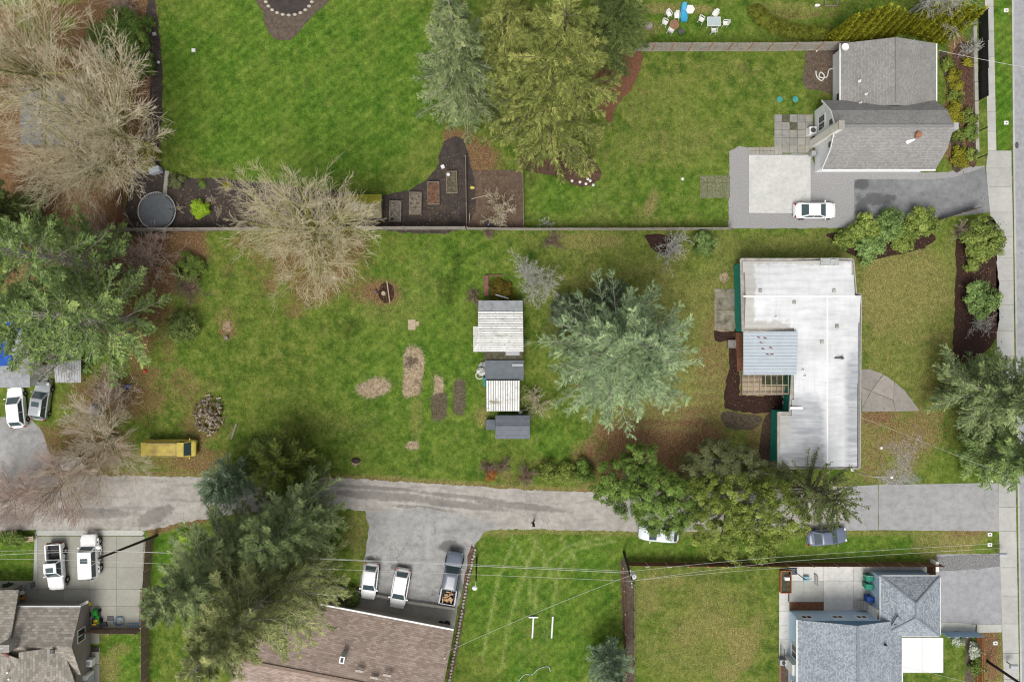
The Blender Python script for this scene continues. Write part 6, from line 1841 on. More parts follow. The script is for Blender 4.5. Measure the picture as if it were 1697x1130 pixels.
def loft(m, stations):
    """stations: (x, half width, z bottom, z shoulder, z top, top half width)"""
    rings = []
    for x, w, zb, zs, zt, wt in stations:
        r = [(x, -w * .9, zb), (x, -w, zb + .12), (x, -w, zs), (x, -wt, zt), (x, -wt * .5, zt + .018), (x, wt * .5, zt + .018), (x, wt, zt), (x, w, zs), (x, w, zb + .12), (x, w * .9, zb)]
        rings.append(r)
    vs = [p for r in rings for p in r]
    n = 10; fs = []
    for i in range(len(rings) - 1):
        for k in range(n):
            k2 = (k + 1) % n
            fs.append((i * n + k, (i + 1) * n + k, (i + 1) * n + k2, i * n + k2))
    fs.append(tuple(range(n))); fs.append(tuple((len(rings) - 1) * n + k for k in range(n - 1, -1, -1)))
    m.add(vs, fs)

def vehicle(kind, label, px, py, heading, body, L=4.6, W=1.8, Ht=1.45, sunroof=False, name=None, roofmat=None, group='parked vehicles', cargo=False, wheel_r=.33):
    """local x is forward; heading in degrees, counter-clockwise from photo right"""
    x, y = G(px, py, .7)
    r = thing(name or kind, label, {'pickup_truck': 'pickup', 'van': 'van', 'suv': 'SUV'}.get(kind, 'car'), (x, y, 0), R(heading), group)
    h, w = L / 2, W / 2
    B = lambda nm, m, mat, par=r, sm=False: m.build(nm, mat, par, False, sm)
    g0 = .2
    if kind in ('sedan', 'hatchback', 'suv_low'):
        zh, zb, zk = .80, .92, .90
        st = [(-h, w * .62, g0 + .18, .62, .70, w * .5), (-h + .12, w * .84, g0 + .06, .72, .84, w * .70), (-h + .45, w * .96, g0, .80, zk + .02, w * .82), (-h + 1.2, w, g0, .86, zb, w * .88),
              (.3, w, g0, .86, zb, w * .88), (h - 1.35, w, g0, .82, zb - .02, w * .86), (h - .6, w * .95, g0, .74, zh, w * .80), (h - .2, w * .83, g0 + .06, .62, .70, w * .68), (h, w * .60, g0 + .16, .50, .55, w * .48)]
        if kind == 'sedan':
            cab = dict(rb=-h + .62, fb=h - 1.25, rt=-h + 1.45, ft=h - 2.05)
        elif kind == 'hatchback':
            cab = dict(rb=-h + .22, fb=h - 1.15, rt=-h + .75, ft=h - 1.95)
        else:
            cab = dict(rb=-h + .18, fb=h - 1.2, rt=-h + .62, ft=h - 1.95)
        zbelt = zb - .01
    elif kind == 'suv':        # boxy off-roader
        zb = 1.12
        st = [(-h, w * .9, .42, .95, zb, w * .84), (-h + .1, w * .96, .4, .98, zb, w * .88), (0, w * .96, .38, 1.0, zb, w * .88), (h - 1.3, w * .96, .38, 1.0, zb, w * .88), (h - .25, w * .9, .42, .98, 1.06, w * .78), (h, w * .8, .5, .85, .95, w * .62)]
        cab = dict(rb=-h + .03, fb=h - 1.3, rt=-h + .16, ft=h - 1.75)
        zbelt = zb - .01
    elif kind == 'van':
        zb = 1.15
        st = [(-h, w * .93, .35, 1.0, zb, w * .88), (-h + .1, w, .3, 1.05, zb, w * .92), (h - .8, w, .3, 1.05, zb, w * .92), (h - .15, w * .93, .35, .92, 1.05, w * .82), (h, w * .85, .4, .8, .9, w * .74)]
        cab = dict(rb=-h + .03, fb=h - .42, rt=-h + .08, ft=h - .95)
        zbelt = zb - .01
    else:                       # pickup
        zb = 1.12
        st = [(-h + 1.75, w * .97, .40, 1.0, zb, w * .90), (0, w * .97, .40, 1.0, zb, w * .90), (h - 1.5, w * .97, .40, 1.0, zb, w * .88), (h - .5, w * .95, .42, .95, 1.06, w * .82), (h - .15, w * .88, .45, .85, .95, w * .72), (h, w * .74, .5, .75, .82, w * .6)]
        cab = dict(rb=-h + 1.85, fb=h - 1.55, rt=-h + 2.0, ft=h - 2.2)
        zbelt = zb - .01
    m = MB(); loft(m, st)
    bo = B('body', m, body, r, 40)
    wb, wt = w * .90, w * .74
    if kind in ('van', 'suv'):
        wb, wt = w * .88, w * .80
    rb, fb, rt, ft = cab['rb'], cab['fb'], cab['rt'], cab['ft']
    zr = Ht - .03
    # cabin shell in body colour, windows proud of it
    bl = [(rb, -wb, zbelt), (fb, -wb, zbelt), (fb, wb, zbelt), (rb, wb, zbelt)]
    tl = [(rt, -wt, zr), (ft, -wt, zr), (ft, wt, zr), (rt, wt, zr)]
    cb = MB().hexa(bl, tl)
    B('cabin', cb, body)
    rm = MB()
    ring = [(-1, -.86), (-.9, -1), (.9, -1), (1, -.86), (1, .86), (.9, 1), (-.9, 1), (-1, .86)]
    cx, hl = (rt + ft) / 2, (ft - rt) / 2
    v0 = [(cx + a * (hl + .02), b * (wt + .015), zr - .01) for a, b in ring]; v1 = [(cx + a * hl * .93, b * wt * .9, zr + .035) for a, b in ring]; v2 = [(cx + a * hl * .6, b * wt * .5, zr + .055) for a, b in ring]
    n = 8
    rm.add(v0 + v1 + v2, [(i + q * n, (i + 1) % n + q * n, (i + 1) % n + (q + 1) * n, i + (q + 1) * n) for q in range(2) for i in range(n)] + [tuple(range(16, 24))])
    ro = B('roof', rm, roofmat or body, r, 50)
    if sunroof:
        B('sunroof', MB().box(cx + hl * .35, 0, zr + .045, zr + .066, .55, .85), glass(), ro)
    gl = glass()
    def pane(nm, q, mg, d):
        c = [np.array(p, float) for p in q]
        f = lambda u_, v_: (c[0] * (1 - u_) + c[1] * u_) * (1 - v_) + (c[3] * (1 - u_) + c[2] * u_) * v_
        nn = np.cross(c[1] - c[0], c[3] - c[0]); nn /= np.linalg.norm(nn)
        k = [f(mg[0], mg[2]), f(1 - mg[1], mg[2]), f(1 - mg[1], 1 - mg[3]), f(mg[0], 1 - mg[3])]
        B(nm, MB().hexa([p - nn * .01 for p in k], [p + nn * d for p in k]), gl)
    pane('windshield', [(fb, -wb, zbelt), (fb, wb, zbelt), (ft, wt, zr), (ft, -wt, zr)], (.06, .06, .04, .05), .012)
    if kind != 'van':
        pane('rear_window', [(rb, wb, zbelt), (rb, -wb, zbelt), (rt, -wt, zr), (rt, wt, zr)], (.09, .09, .10, .08), .012)
    for sd in (1, -1):
        A = [(rb, -wb, zbelt), (fb, -wb, zbelt), (ft, -wt, zr), (rt, -wt, zr)] if sd == -1 else [(fb, wb, zbelt), (rb, wb, zbelt), (rt, wt, zr), (ft, wt, zr)]
        if kind == 'van':
            splits = [(.80, .03)] if sd == -1 else [(.03, .80)]
        else:
            splits = [(.05, .53), (.50, .08)]
        for s0, s1 in splits:
            pane('side_window', A, (s0, s1, .10, .12), .012)
        # mirrors, lamps
        B('mirror', MB().box(fb - .12, sd * (w + .09), zbelt + .0, zbelt + .15, .12, .2), body)
        lx = h - .22
        B('headlight', MB().box(lx, sd * w * .68, .58, .72 if kind in ('sedan', 'hatchback') else .88, .22, w * .32, -sd * .35), M_lamp)
        B('taillight', MB().box(-h + (.10 if kind != 'pickup_truck' else .02), sd * w * .74, .62, .84, .14, w * .3, sd * .3), M_red)
        for wx in (-h + L * .19, h - L * .185):
            tw = MB()
            pr = [(wheel_r * .62, -.1), (wheel_r * .92, -.1), (wheel_r, -.07), (wheel_r, .07), (wheel_r * .92, .1), (wheel_r * .62, .1)]
            tmp = MB(); tmp.lathe(pr, 0, 0, 16)
            yy = sd * (w - (.06 if kind not in ('suv', 'pickup_truck') else .02))
            tw.add([(a + wx, c + yy, b + wheel_r) for a, b, c in tmp.v], tmp.f)
            wo = B('wheel', tw, M_tyre, r, 40)
            tmp = MB(); tmp.lathe([(wheel_r * .15, -.06), (wheel_r * .6, -.09), (wheel_r * .63, .09), (wheel_r * .15, .105)], 0, 0, 12)
            B('rim', MB().add([(a + wx, c * sd + yy + sd * .005, b + wheel_r) for a, b, c in tmp.v], tmp.f), M_rim, wo)
    B('grille', MB().box(h - .05, 0, .42, .56, .1, W * .5), M_black)
    B('bumper', MB().box(-h + .04, 0, .38, .52, .14, W * .8), M_dkmetal if kind in ('suv', 'pickup_truck', 'van') else body)
    if kind == 'pickup_truck':
        x0, x1 = -h + .06, -h + 1.78
        M_bed = simple('bed_liner', (.035, .035, .04), .25, 4, .8)
        B('bed_floor', MB().box((x0 + x1) / 2, 0, .6, .68, x1 - x0, W * .9), M_bed)
        for sd in (1, -1):
            B('bed_side', MB().box((x0 + x1) / 2, sd * w * .90, .42, zb, x1 - x0, .16), body)
            B('wheel_well', MB().box(-h + L * .19, sd * w * .70, .68, .88, .8, .22), M_bed)
        B('tailgate', MB().box(x0 + .03, 0, .5, zb, .08, W * .86), body)
        B('bed_front', MB().box(x1 - .03, 0, .68, zb, .05, W * .86), M_bed)
    if kind == 'van':
        B('cab_seam', MB().box(h - 1.75, 0, zr + .03, zr + .06, .05, wt * 1.9), M_dkmetal)
        B('roof_rail', MB().box(-.5, wt * .93, zr + .03, zr + .07, L * .6, .04).box(-.5, -wt * .93, zr + .03, zr + .07, L * .6, .04), M_dkmetal, ro)
    if kind == 'suv':
        B('spare_wheel', MB().add([(-h - .12 + b * 1.0, a, c + .85) for a, c, b in [(q[0], q[1], q[2]) for q in MB().lathe([(.1, -.1), (.36, -.09), (.36, .09), (.1, .1)], 0, 0, 14).v]], MB().lathe([(.1, -.1), (.36, -.09), (.36, .09), (.1, .1)], 0, 0, 14).f), M_tyre)
        for sd in (1, -1):
            B('side_step', MB().box(0, sd * (w + .03), .38, .44, L * .42, .14), M_dkmetal)
            for wx in (-h + L * .19, h - L * .185):
                B('fender_flare', MB().box(wx, sd * (w - .0), .68, .82, .9, .2, 0, .86), body)
    return r

P_white = paint('white_car_paint', (.80, .80, .80))
P_silver = paint('silver_car_paint', (.36, .38, .40), .25, .2)
P_slate = paint('slate_car_paint', (.105, .125, .165), .25)
P_blue = paint('grey_blue_car_paint', (.115, .14, .20), .25)
P_yellow = simple('faded_yellow_paint', (.54, .45, .075), .25, 1.6, .6, c2=(.40, .31, .07))
vehicle('sedan', 'white sedan parked on the gravel below the concrete pad', 1351, 349, 0, P_white, 4.75, 1.85, 1.42)
vehicle('hatchback', 'white car at the left edge with its nose up the picture', 27, 675, 96, P_white, 4.7, 1.85, 1.5)
vehicle('suv_low', 'silver car with a sunroof beside the white car at the left edge', 68, 664, 82, P_silver, 4.5, 1.8, 1.62, sunroof=True)
vehicle('van', 'faded yellow van with mossy roof parked by the lane', 284, 742, 0, P_yellow, 5.8, 1.95, 1.95, name='yellow_van', roofmat=simple('rusty_yellow_paint', (.52, .43, .08), .35, 1.4, .7, c2=(.30, .21, .07)))
vehicle('pickup_truck', 'white pickup with a dark empty bed on the concrete drive', 93, 938, -86, P_white, 5.3, 1.9, 1.85, sunroof=True, wheel_r=.4)
vehicle('suv', 'boxy white utility vehicle beside the white pickup', 150, 920, 92, P_white, 4.9, 1.9, 1.95, sunroof=True, wheel_r=.42)
vehicle('hatchback', 'white car half under the olive conifer in the parking court', 613, 963, -97, P_white, 4.2, 1.75, 1.5)
vehicle('hatchback', 'white car in the open beside the grey pickup in the parking court', 663, 975, -100, P_white, 4.6, 1.85, 1.5)
tr = vehicle('pickup_truck', 'slate-grey pickup carrying split firewood in the parking court', 748, 957, 80, P_slate, 6.1, 1.95, 1.85, wheel_r=.4)
vehicle('hatchback', 'pale car mostly hidden under the dark round tree by the lane', 1092, 884, 175, simple('pale_car', (.62, .66, .70), .05, 3, .3), 4.6, 1.8, 1.45)
vehicle('sedan', 'grey-blue car under the spiky conifer beside the lane', 1371, 889, 6, P_blue, 4.6, 1.8, 1.42)

# firewood in the pickup bed
M_fw = simple('split_wood', (.52, .35, .20), .3, 5, .85, c2=(.36, .22, .12))
gr = random.Random(8)
tx, ty = tr.location.x, tr.location.y
fx, fy = math.cos(R(80)), math.sin(R(80))
for k in range(26):
    a, b = gr.uniform(-2.75, -1.55), gr.uniform(-.55, .55)
    x, y = tx + fx * a - fy * b, ty + fy * a + fx * b
    z = .75 + .13 * (k // 9) + gr.uniform(0, .05)
    an = gr.uniform(0, 3.14); l = gr.uniform(.18, .26)
    o = MB().beam((x - math.cos(an) * l, y - math.sin(an) * l, z), (x + math.cos(an) * l, y + math.sin(an) * l, z + gr.uniform(-.03, .06)), .13, .11).build('split_log', M_fw)
    tag(o, 'pale split log lying in the pickup bed', 'log', 'firewood in the pickup bed')

# log pile on the lawn
M_logs = [simple('grey_log', (.26, .22, .18), .3, 5, .9), simple('brown_log', (.17, .125, .09), .3, 5, .9), simple('cut_log', (.42, .34, .26), .3, 5, .9)]
cx, cy = 349, 688
for k in range(150):
    t_ = gr.random() ** .6; an = gr.uniform(0, 6.283)
    px, py = cx + math.cos(an) * 26 * t_ + (gr.uniform(-4, 4)), cy + math.sin(an) * 30 * t_
    x, y = G(px, py); z = .1 + .75 * max(0, 1 - t_) + gr.uniform(0, .1)
    d = gr.uniform(0, 3.14); l = gr.uniform(.16, .24)
    q = (math.cos(d) * l, math.sin(d) * l, gr.uniform(-.08, .08))
    o = MB().tube([(x - q[0], y - q[1], z - q[2]), (x + q[0], y + q[1], z + q[2])], gr.uniform(.065, .10), 6).build('firewood_log', M_logs[gr.choice((0, 0, 1, 1, 2))])
    tag(o, 'short round log in the firewood heap on the lawn', 'log', 'logs of the firewood heap')
for k, (px, py) in enumerate(((346, 655), (364, 660), (348, 721))):
    x, y = G(px, py); o = MB().tube([(x - .3, y, .12), (x + .25, y + .1, .12)], .12, 8).build('stray_log', M_logs[2])
    tag(o, ['stray log above the firewood heap', 'stray log at the upper right of the firewood heap', 'stray pale log below the firewood heap'][k], 'log')

# ---------------------------------------------------------------- utility poles and wires
M_pole = simple('creosote_pole', (.045, .035, .028), .3, 3, .9)
def pole(label, px, py, hgt, arm=None, transformer=False, lamp=None, lean=(0, 0), r0=.16, mat=None):
    x, y = G(px, py)
    r = thing('utility_pole', label, 'utility pole', (x, y, 0))
    MB().tube([(x, y, 0), (x + lean[0] * .5, y + lean[1] * .5, hgt * .5), (x + lean[0], y + lean[1], hgt)], [r0, r0 * .85, r0 * .65], 8).build('post', mat or M_pole, r)
    tx, ty = x + lean[0], y + lean[1]
    if arm is not None:
        c, s = math.cos(R(arm)) * .9, math.sin(R(arm)) * .9
        ao = MB().beam((tx - c, ty - s, hgt - .4), (tx + c, ty + s, hgt - .4), .1, .12).build('crossarm', M_wood_gray, r)
        for k in (-1, -.5, .5, 1):
            MB().lathe([(.05, hgt - .34), (.07, hgt - .25), (.03, hgt - .15)], tx + c * k * .95, ty + s * k * .95, 8).build('insulator', M_trim, ao)
    if transformer:
        to = MB().lathe([(.25, hgt - 2.2), (.3, hgt - 2.1), (.3, hgt - 1.2), (.22, hgt - 1.05)], tx + .42, ty - .1, 14).build('transformer', simple('transformer_grey', (.60, .61, .62), .05, 3, .5), r)
        MB().lathe([(.05, hgt - 1.05), (.07, hgt - .95), (.03, hgt - .8)], tx + .42, ty - .1, 8).build('bushing', M_trim, to)
    if lamp is not None:
        c, s = math.cos(R(lamp)) * 1.0, math.sin(R(lamp)) * 1.0
        lo = MB().tube([(tx, ty, hgt - .8), (tx + c * .6, ty + s * .6, hgt - .55), (tx + c, ty + s, hgt - .55)], .035, 6).build('lamp_arm', M_metal, r)
        MB().lathe([(.2, hgt - .7), (.24, hgt - .62), (.16, hgt - .5), (.06, hgt - .45)], tx + c, ty + s, 12, 1.2, 1).build('lamp_head', M_trim, lo)
    return (tx, ty)
def top_of(px0, py0, px1, py1, h):
    b = G(px0, py0); t = G(px1, py1, h)
    return (t[0] - b[0], t[1] - b[1])
p1 = pole('utility pole with a lamp leaning over the white utility vehicle', 260, 887, 10.5, 80, False, 110, top_of(260, 887, 163, 925, 10.5))
p2 = pole('utility pole with a transformer at the end of the red-brown fence', 1034, 915, 9.6, 95, True, None, top_of(1034, 915, 1047, 960, 9.6))
p3 = pole('slim dark lamp pole at the corner of the parking court', 790, 924, 8.0, None, False, 260, top_of(790, 924, 789, 962, 8.0), .11)
p4 = pole('dark utility pole at the lower right corner beside the cedar fence', 1636, 1095, 10.5, 90, False, None, (0, 0), .17)
x, y = G(1455, 791)
lp = thing('yard_lamp_post', 'thin white lamp post beside the lower corner of the white-roofed house', 'lamp post', (*G(1412, 778), 0))
a, b = (*G(1412, 778), 0), (*G(1478, 791, 4.2), 4.2)
MB().tube([a, (a[0], a[1], 3.6)], .05, 6).build('post', M_metal, lp)
MB().tube([(a[0], a[1], 3.6), (a[0] + .4, a[1] - .05, 4.1), b], .035, 6).build('arm', M_metal, lp)
MB().lathe([(.12, b[2] - .1), (.16, b[2]), (.08, b[2] + .1)], b[0], b[1], 10).build('lamp_head', M_trim, lp)
MB().box(a[0], a[1], 0, .1, .3, .3).build('base', M_trim, lp)
M_wire = simple('aluminium_wire', (.50, .50, .48), .05, 3, .5)
def wire(label, pts, sag=.5, r=.013, mat=None):
    out = []
    for a, b in zip(pts[:-1], pts[1:]):
        for k in range(13):
            t_ = k / 12
            out.append((a[0] + (b[0] - a[0]) * t_, a[1] + (b[1] - a[1]) * t_, a[2] + (b[2] - a[2]) * t_ - sag * 4 * t_ * (1 - t_)))
    m = MB(); m.tube(out, r, 5)
    o = m.build('power_line', mat or M_wire)
    return tag(o, label, 'power line', 'overhead wires')
WG = lambda px, py, h: (*G(px, py, h), h)
wire('upper overhead wire running left from the transformer pole', [WG(-40, 914, 10), (p1[0], p1[1] + .6, 10), (p2[0], p2[1] + .7, 9.2)], .3)
wire('lower overhead wire running left from the transformer pole', [WG(-40, 926, 9.8), (p1[0], p1[1] - .5, 10), (p2[0], p2[1] - .3, 9.2)], .3)
wire('thick communication cable under the wires on the left', [WG(-40, 921, 8.0), (p1[0] + .1, p1[1], 8.0), (p2[0] - .3, p2[1], 7.6)], .2, .022)
wire('upper overhead wire running right from the transformer pole', [(p2[0], p2[1] + .7, 9.2), WG(1300, 922, 9.5), WG(1740, 896, 9.6)], .2)
wire('lower overhead wire running right from the transformer pole', [(p2[0], p2[1] - .3, 9.2), WG(1300, 930, 9.3), WG(1740, 904, 9.4)], .2)
wire('service wire from the transformer pole towards the blue house', [(p2[0], p2[1] - .5, 8.6), WG(1290, 941, 7.0), WG(1465, 957, 3.2)], .2)
wire('service wire from the transformer pole to the brown-roofed house', [(p2[0], p2[1], 8.4), WG(735, 1082, 4.2)], .5, .014)
wire('service wire from the garage to the street', [WG(1556, 84, 2.7), WG(1760, 122, 6)], .2, .02)
wire('service wire over the front lawn of the white-roofed house', [WG(1424, 690, 3.2), WG(1475, 710, 4.2), WG(1700, 800, 7.5)], .3, .012)
wire('wire along the bottom right corner', [WG(1480, 1100, 3.2), (p4[0], p4[1], 9.5), WG(1760, 1180, 9.5)], .3, .012)

# ---------------------------------------------------------------- the person on the lane
def person():
    x, y = G(884, 864)
    r = thing('person', 'person in dark clothes walking on the lane beside the grass', 'person', (x, y, 0), R(200))
    J = {'pel': (0, 0, .95), 'sp': (.01, 0, 1.18), 'ch': (.03, 0, 1.38), 'nk': (.03, 0, 1.52), 'hd': (.05, 0, 1.66), 'ht': (.05, 0, 1.76),
         'ls': (.02, .19, 1.42), 'le': (-.06, .25, 1.15), 'lw': (.06, .25, .93), 'lf': (.1, .25, .83),
         'rs': (.02, -.19, 1.42), 're': (.04, -.26, 1.16), 'rw': (.2, -.24, 1.0), 'rf': (.27, -.23, .93),
         'lh': (0, .10, .92), 'lk': (.16, .11, .52), 'la': (.1, .11, .10), 'lt': (.28, .12, .04),
         'rh': (0, -.10, .92), 'rk': (-.02, -.11, .50), 'ra': (-.22, -.11, .13), 'rt': (-.06, -.12, .04)}
    E = [('pel', 'sp'), ('sp', 'ch'), ('ch', 'nk'), ('nk', 'hd'), ('hd', 'ht'), ('ch', 'ls'), ('ls', 'le'), ('le', 'lw'), ('lw', 'lf'), ('ch', 'rs'), ('rs', 're'), ('re', 'rw'), ('rw', 'rf'),
         ('pel', 'lh'), ('lh', 'lk'), ('lk', 'la'), ('la', 'lt'), ('pel', 'rh'), ('rh', 'rk'), ('rk', 'ra'), ('ra', 'rt')]
    rad = dict(pel=.15, sp=.145, ch=.165, nk=.065, hd=.105, ht=.075, ls=.075, le=.052, lw=.04, lf=.035, rs=.075, re=.052, rw=.04, rf=.035, lh=.11, lk=.075, la=.05, lt=.045, rh=.11, rk=.075, ra=.05, rt=.045)
    ks = list(J); me = bpy.data.meshes.new('body')
    me.from_pydata([J[k] for k in ks], [(ks.index(a), ks.index(b)) for a, b in E], [])
    o = bpy.data.objects.new('body', me); COL.objects.link(o); o.parent = r
    md = o.modifiers.new('skin', 'SKIN')
    if not me.skin_vertices:
        bpy.context.view_layer.objects.active = o
        with bpy.context.temp_override(object=o, active_object=o):
            bpy.ops.mesh.customdata_skin_add()
    for i, k in enumerate(ks):
        me.skin_vertices[0].data[i].radius = (rad[k], rad[k])
    me.skin_vertices[0].data[0].use_root = True
    sb = o.modifiers.new('sub', 'SUBSURF'); sb.levels = 2; sb.render_levels = 2
    t = NT('dark_clothing_and_skin')
    c = t.n('SeparateXYZ'); t.l(t.pos(obj=True), c.inputs[0])
    z = t.math('MULTIPLY', c.outputs['Z'], .5)
    k = t.ramp(z, [(0, (.02, .02, .02)), (.06, (.03, .035, .05)), (.475, (.018, .018, .02)), (.775, (.40, .25, .18))], 'CONSTANT')
    me.materials.append(t.out(k, .85))
    m = MB(); m.lathe([(.112, 1.66), (.118, 1.72), (.10, 1.79), (.05, 1.825)], .035, 0, 12); m.box(.15, 0, 1.70, 1.715, .12, .14)
    m.build('cap', simple('dark_cap', (.02, .02, .02), .2, 5, .9), r, False)
    m = MB(); m.box(.11, 0, .02, .07, .01, .01)
    for sd, (hx_, hy_, hz) in (('l', J['lf']), ('r', J['rf'])):
        h_ = MB()
        for f in range(4):
            h_.tube([(hx_, hy_ - .022 + f * .015, hz), (hx_ + .025, hy_ - .024 + f * .016, hz - .045), (hx_ + .045 - .004 * abs(f - 1), hy_ - .024 + f * .016, hz - .07)], .008, 5)
        h_.tube([(hx_ + .01, hy_, hz + .02), (hx_ + .045, hy_, hz), (hx_ + .055, hy_, hz - .025)], .009, 5)
        h_.build('hand', simple('skin', (.40, .25, .18), .1, 8, .6), r, False)
person()

# ---------------------------------------------------------------- garden furniture at the top
M_plast = simple('white_plastic', (.70, .70, .68), .08, 4, .5)
def chair_proto(name, mat):
    r = thing(name, 'x', 'chair')
    MB().box(0, 0, .40, .44, .48, .46, 0, .96).build('seat', mat, r, False)
    m = MB(); m.hexa([(-.24, -.23, .44), (-.20, -.23, .44), (-.20, .23, .44), (-.24, .23, .44)], [(-.37, -.18, .9), (-.34, -.18, .9), (-.34, .18, .9), (-.37, .18, .9)]); m.build('backrest', mat, r, False)
    for a in (-1, 1):
        for b in (-1, 1):
            MB().beam((a * .2, b * .2, .4), (a * .27, b * .26, 0), .045).build('leg', mat, r, False)
        MB().beam((-.28, a * .27, .64), (.2, a * .27, .62), .06, .03).build('armrest', mat, r, False)
        MB().beam((.2, a * .27, .62), (.2, a * .23, .42), .04).build('arm_post', mat, r, False)
    return r
ch0 = None
cl = [(1107, 27, 300, 'white plastic chair farthest from the fence in the ring around the fire pit'), (1120, 30, 270, 'white plastic chair nearest the blue lounger in the ring around the fire pit'), (1101, 41, 330, 'leftmost white plastic chair of the ring around the fire pit'),
      (1110, 54, 60, 'white chair nearest the board fence beside the fire pit'), (1161, 36, 330, 'white chair at the left end of the glass table'), (1183, 27, 235, 'white chair above the glass table'), (1200, 42, 180, 'white chair at the right end of the glass table'), (1181, 54, 90, 'white chair below the glass table')]
for i, (px, py, a, lb) in enumerate(cl):
    if ch0 is None:
        ch0 = chair_proto('garden_chair', M_plast); o = ch0
    else:
        o = copy_tree(ch0)
    place(o, G(px, py), R(a), 1.12, lb, 'white garden chairs')
x, y = G(1180, 41)
tt = thing('garden_table', 'square glass-topped garden table among white chairs', 'table', (x, y, 0))
MB().box(x, y, .70, .73, 1.45, 1.0).build('table_top', simple('frosted_glass', (.40, .47, .48), .1, 4, .15), tt)
for a in (-1, 1):
    for b in (-1, 1): MB().beam((x + a * .6, y + b * .4, .7), (x + a * .68, y + b * .46, 0), .05).build('leg', M_plast, tt)
    MB().beam((x - .73, y + a * .51, .72), (x + .73, y + a * .51, .72), .05).build('rim', M_plast, tt); MB().beam((x + a * .74, y - .53, .72), (x + a * .74, y + .53, .72), .05).build('rim', M_plast, tt)
x, y = G(1116, 44)
fp = thing('fire_pit', 'round rusty fire pit ringed by white chairs', 'fire pit', (x, y, 0))
MB().lathe([(.35, 0), (.52, .1), (.56, .4), (.45, .42), (.42, .25), (.1, .22)], x, y, 18).build('bowl', simple('rusty_bowl', (.075, .03, .022), .4, 5, .9), fp)
MB().lathe([(.46, .40), (.58, .40), (.58, .46), (.46, .46)], x, y, 18).build('rim', simple('rust_rim', (.30, .17, .10), .3, 5, .85), fp)
x, y = G(1127, 55)
bt = thing('side_table', 'small dark square table beside the fire pit', 'table', (x, y, 0), .6)
MB().box(0, 0, .38, .43, .6, .6).build('table_top', M_dkmetal, bt, False)
for a in (-1, 1):
    for b in (-1, 1): MB().box(a * .24, b * .24, 0, .38, .05, .05).build('leg', M_dkmetal, bt, False)
x, y = G(1132.5, 24)
lo = thing('sun_lounger', 'bright blue covered sun lounger on the lawn at the top', 'sun lounger', (x, y, 0), R(92))
M_lb = simple('bright_blue_cover', (.05, .38, .62), .25, 5, .5, bump=.6, fine=6)
m = MB(); rg2 = random.Random(2)
st = [(-1.0, .30, .42, .06), (-.6, .42, .40, .08), (-.1, .40, .38, .08), (.3, .36, .46, .1), (.7, .32, .64, .1), (1.0, .26, .80, .06)]
vs, fs = [], []
for a, w_, z, th in st:
    vs += [(a, -w_, .12), (a, -w_, z - th), (a, -w_ * .6, z + rg2.uniform(0, .05)), (a, w_ * .6, z + rg2.uniform(0, .05)), (a, w_, z - th), (a, w_, .12)]
for i in range(5):
    for k in range(5): fs.append((i * 6 + k, i * 6 + k + 1, (i + 1) * 6 + k + 1, (i + 1) * 6 + k))
fs += [tuple(range(6)), tuple(range(35, 29, -1))]
m.add(vs, fs); m.build('cover', M_lb, lo, False)
for a in (-.8, .7):
    for b in (-.25, .25): MB().box(a, b, 0, .3, .05, .05).build('leg', M_plast, lo, False)
x, y = G(1142, 19)
ut = thing('plastic_table', 'white hexagonal plastic table beside the blue lounger', 'table', (x, y, 0))
MB().lathe([(.5, .42), (.56, .44), (.56, .47), (.5, .48)], x, y, 6).build('table_top', M_plast, ut)
for k in range(3): MB().beam((x + .3 * math.cos(k * 2.1), y + .3 * math.sin(k * 2.1), .42), (x + .42 * math.cos(k * 2.1), y + .42 * math.sin(k * 2.1), 0), .05).build('leg', M_plast, ut)
x, y = G(1074, 45); o = tag(MB().lathe([(.4, 0), (.52, .2), (.4, .5), (.15, .62)], x, y, 8, 1.1, .9).build('boulder', simple('pinkish_boulder', (.36, .31, .29), .3, 4, .9)), 'pale pinkish boulder beside the dark fir', 'boulder')
x, y = G(1353, 11); tag(MB().lathe([(.16, 0), (.2, .3), (.1, .34)], x, y, 10, 1.6, .8).build('watering_can', M_plast), 'small white can on the lawn at the top', 'can')
pb = thing('cold_frame', 'low timber bed frame at the top edge', 'planter', (*G(1376, 3), 0))
for a, b in (((1366, -6), (1366, 11)), ((1366, 11), (1387, 11)), ((1387, 11), (1387, -6))): MB().beam((*G(*a), .12), (*G(*b), .12), .08, .24).build('side_board', M_wood, pb)
# lids, hose, markers on the lawns
M_lid = simple('teal_lid', (.06, .33, .30), .25, 6, .6)
for k, px in enumerate((1292, 1318)):
    x, y = G(px, 165); o = thing('septic_lid', ['left round teal access lid in the lawn', 'right round teal access lid in the lawn'][k], 'lid', (x, y, 0))
    MB().lathe([(.34, .0), (.34, .05), (.3, .075), (.08, .085)], x, y, 16).build('cover', M_lid, o); MB().box(x, y, .08, .11, .12, .04).build('handle', M_lid, o)
hp = smoothp([WG(1352, 118, .06), WG(1354, 128, .06), WG(1362, 134, .06), WG(1366, 126, .06), WG(1360, 120, .08), WG(1358, 128, .08), WG(1370, 128, .06), WG(1374, 116, .06), WG(1384, 114, .1)], 5, False)
tag(MB().tube(hp, .07, 6).build('garden_hose', simple('white_hose', None)), 'thick white hose curled on the rubbly soil beside the garage', 'hose')
hp = smoothp([WG(855, 1135, .05), WG(868, 1118, .05), WG(882, 1117, .05), WG(892, 1108, .05), WG(908, 1104, .05), WG(912, 1112, .05)], 5, False)
tag(MB().tube(hp, .04, 6).build('garden_hose', simple('pale_green_hose', (.42, .52, .45), .1, 4, .6)), 'pale hose snaking over the grass at the bottom edge', 'hose')
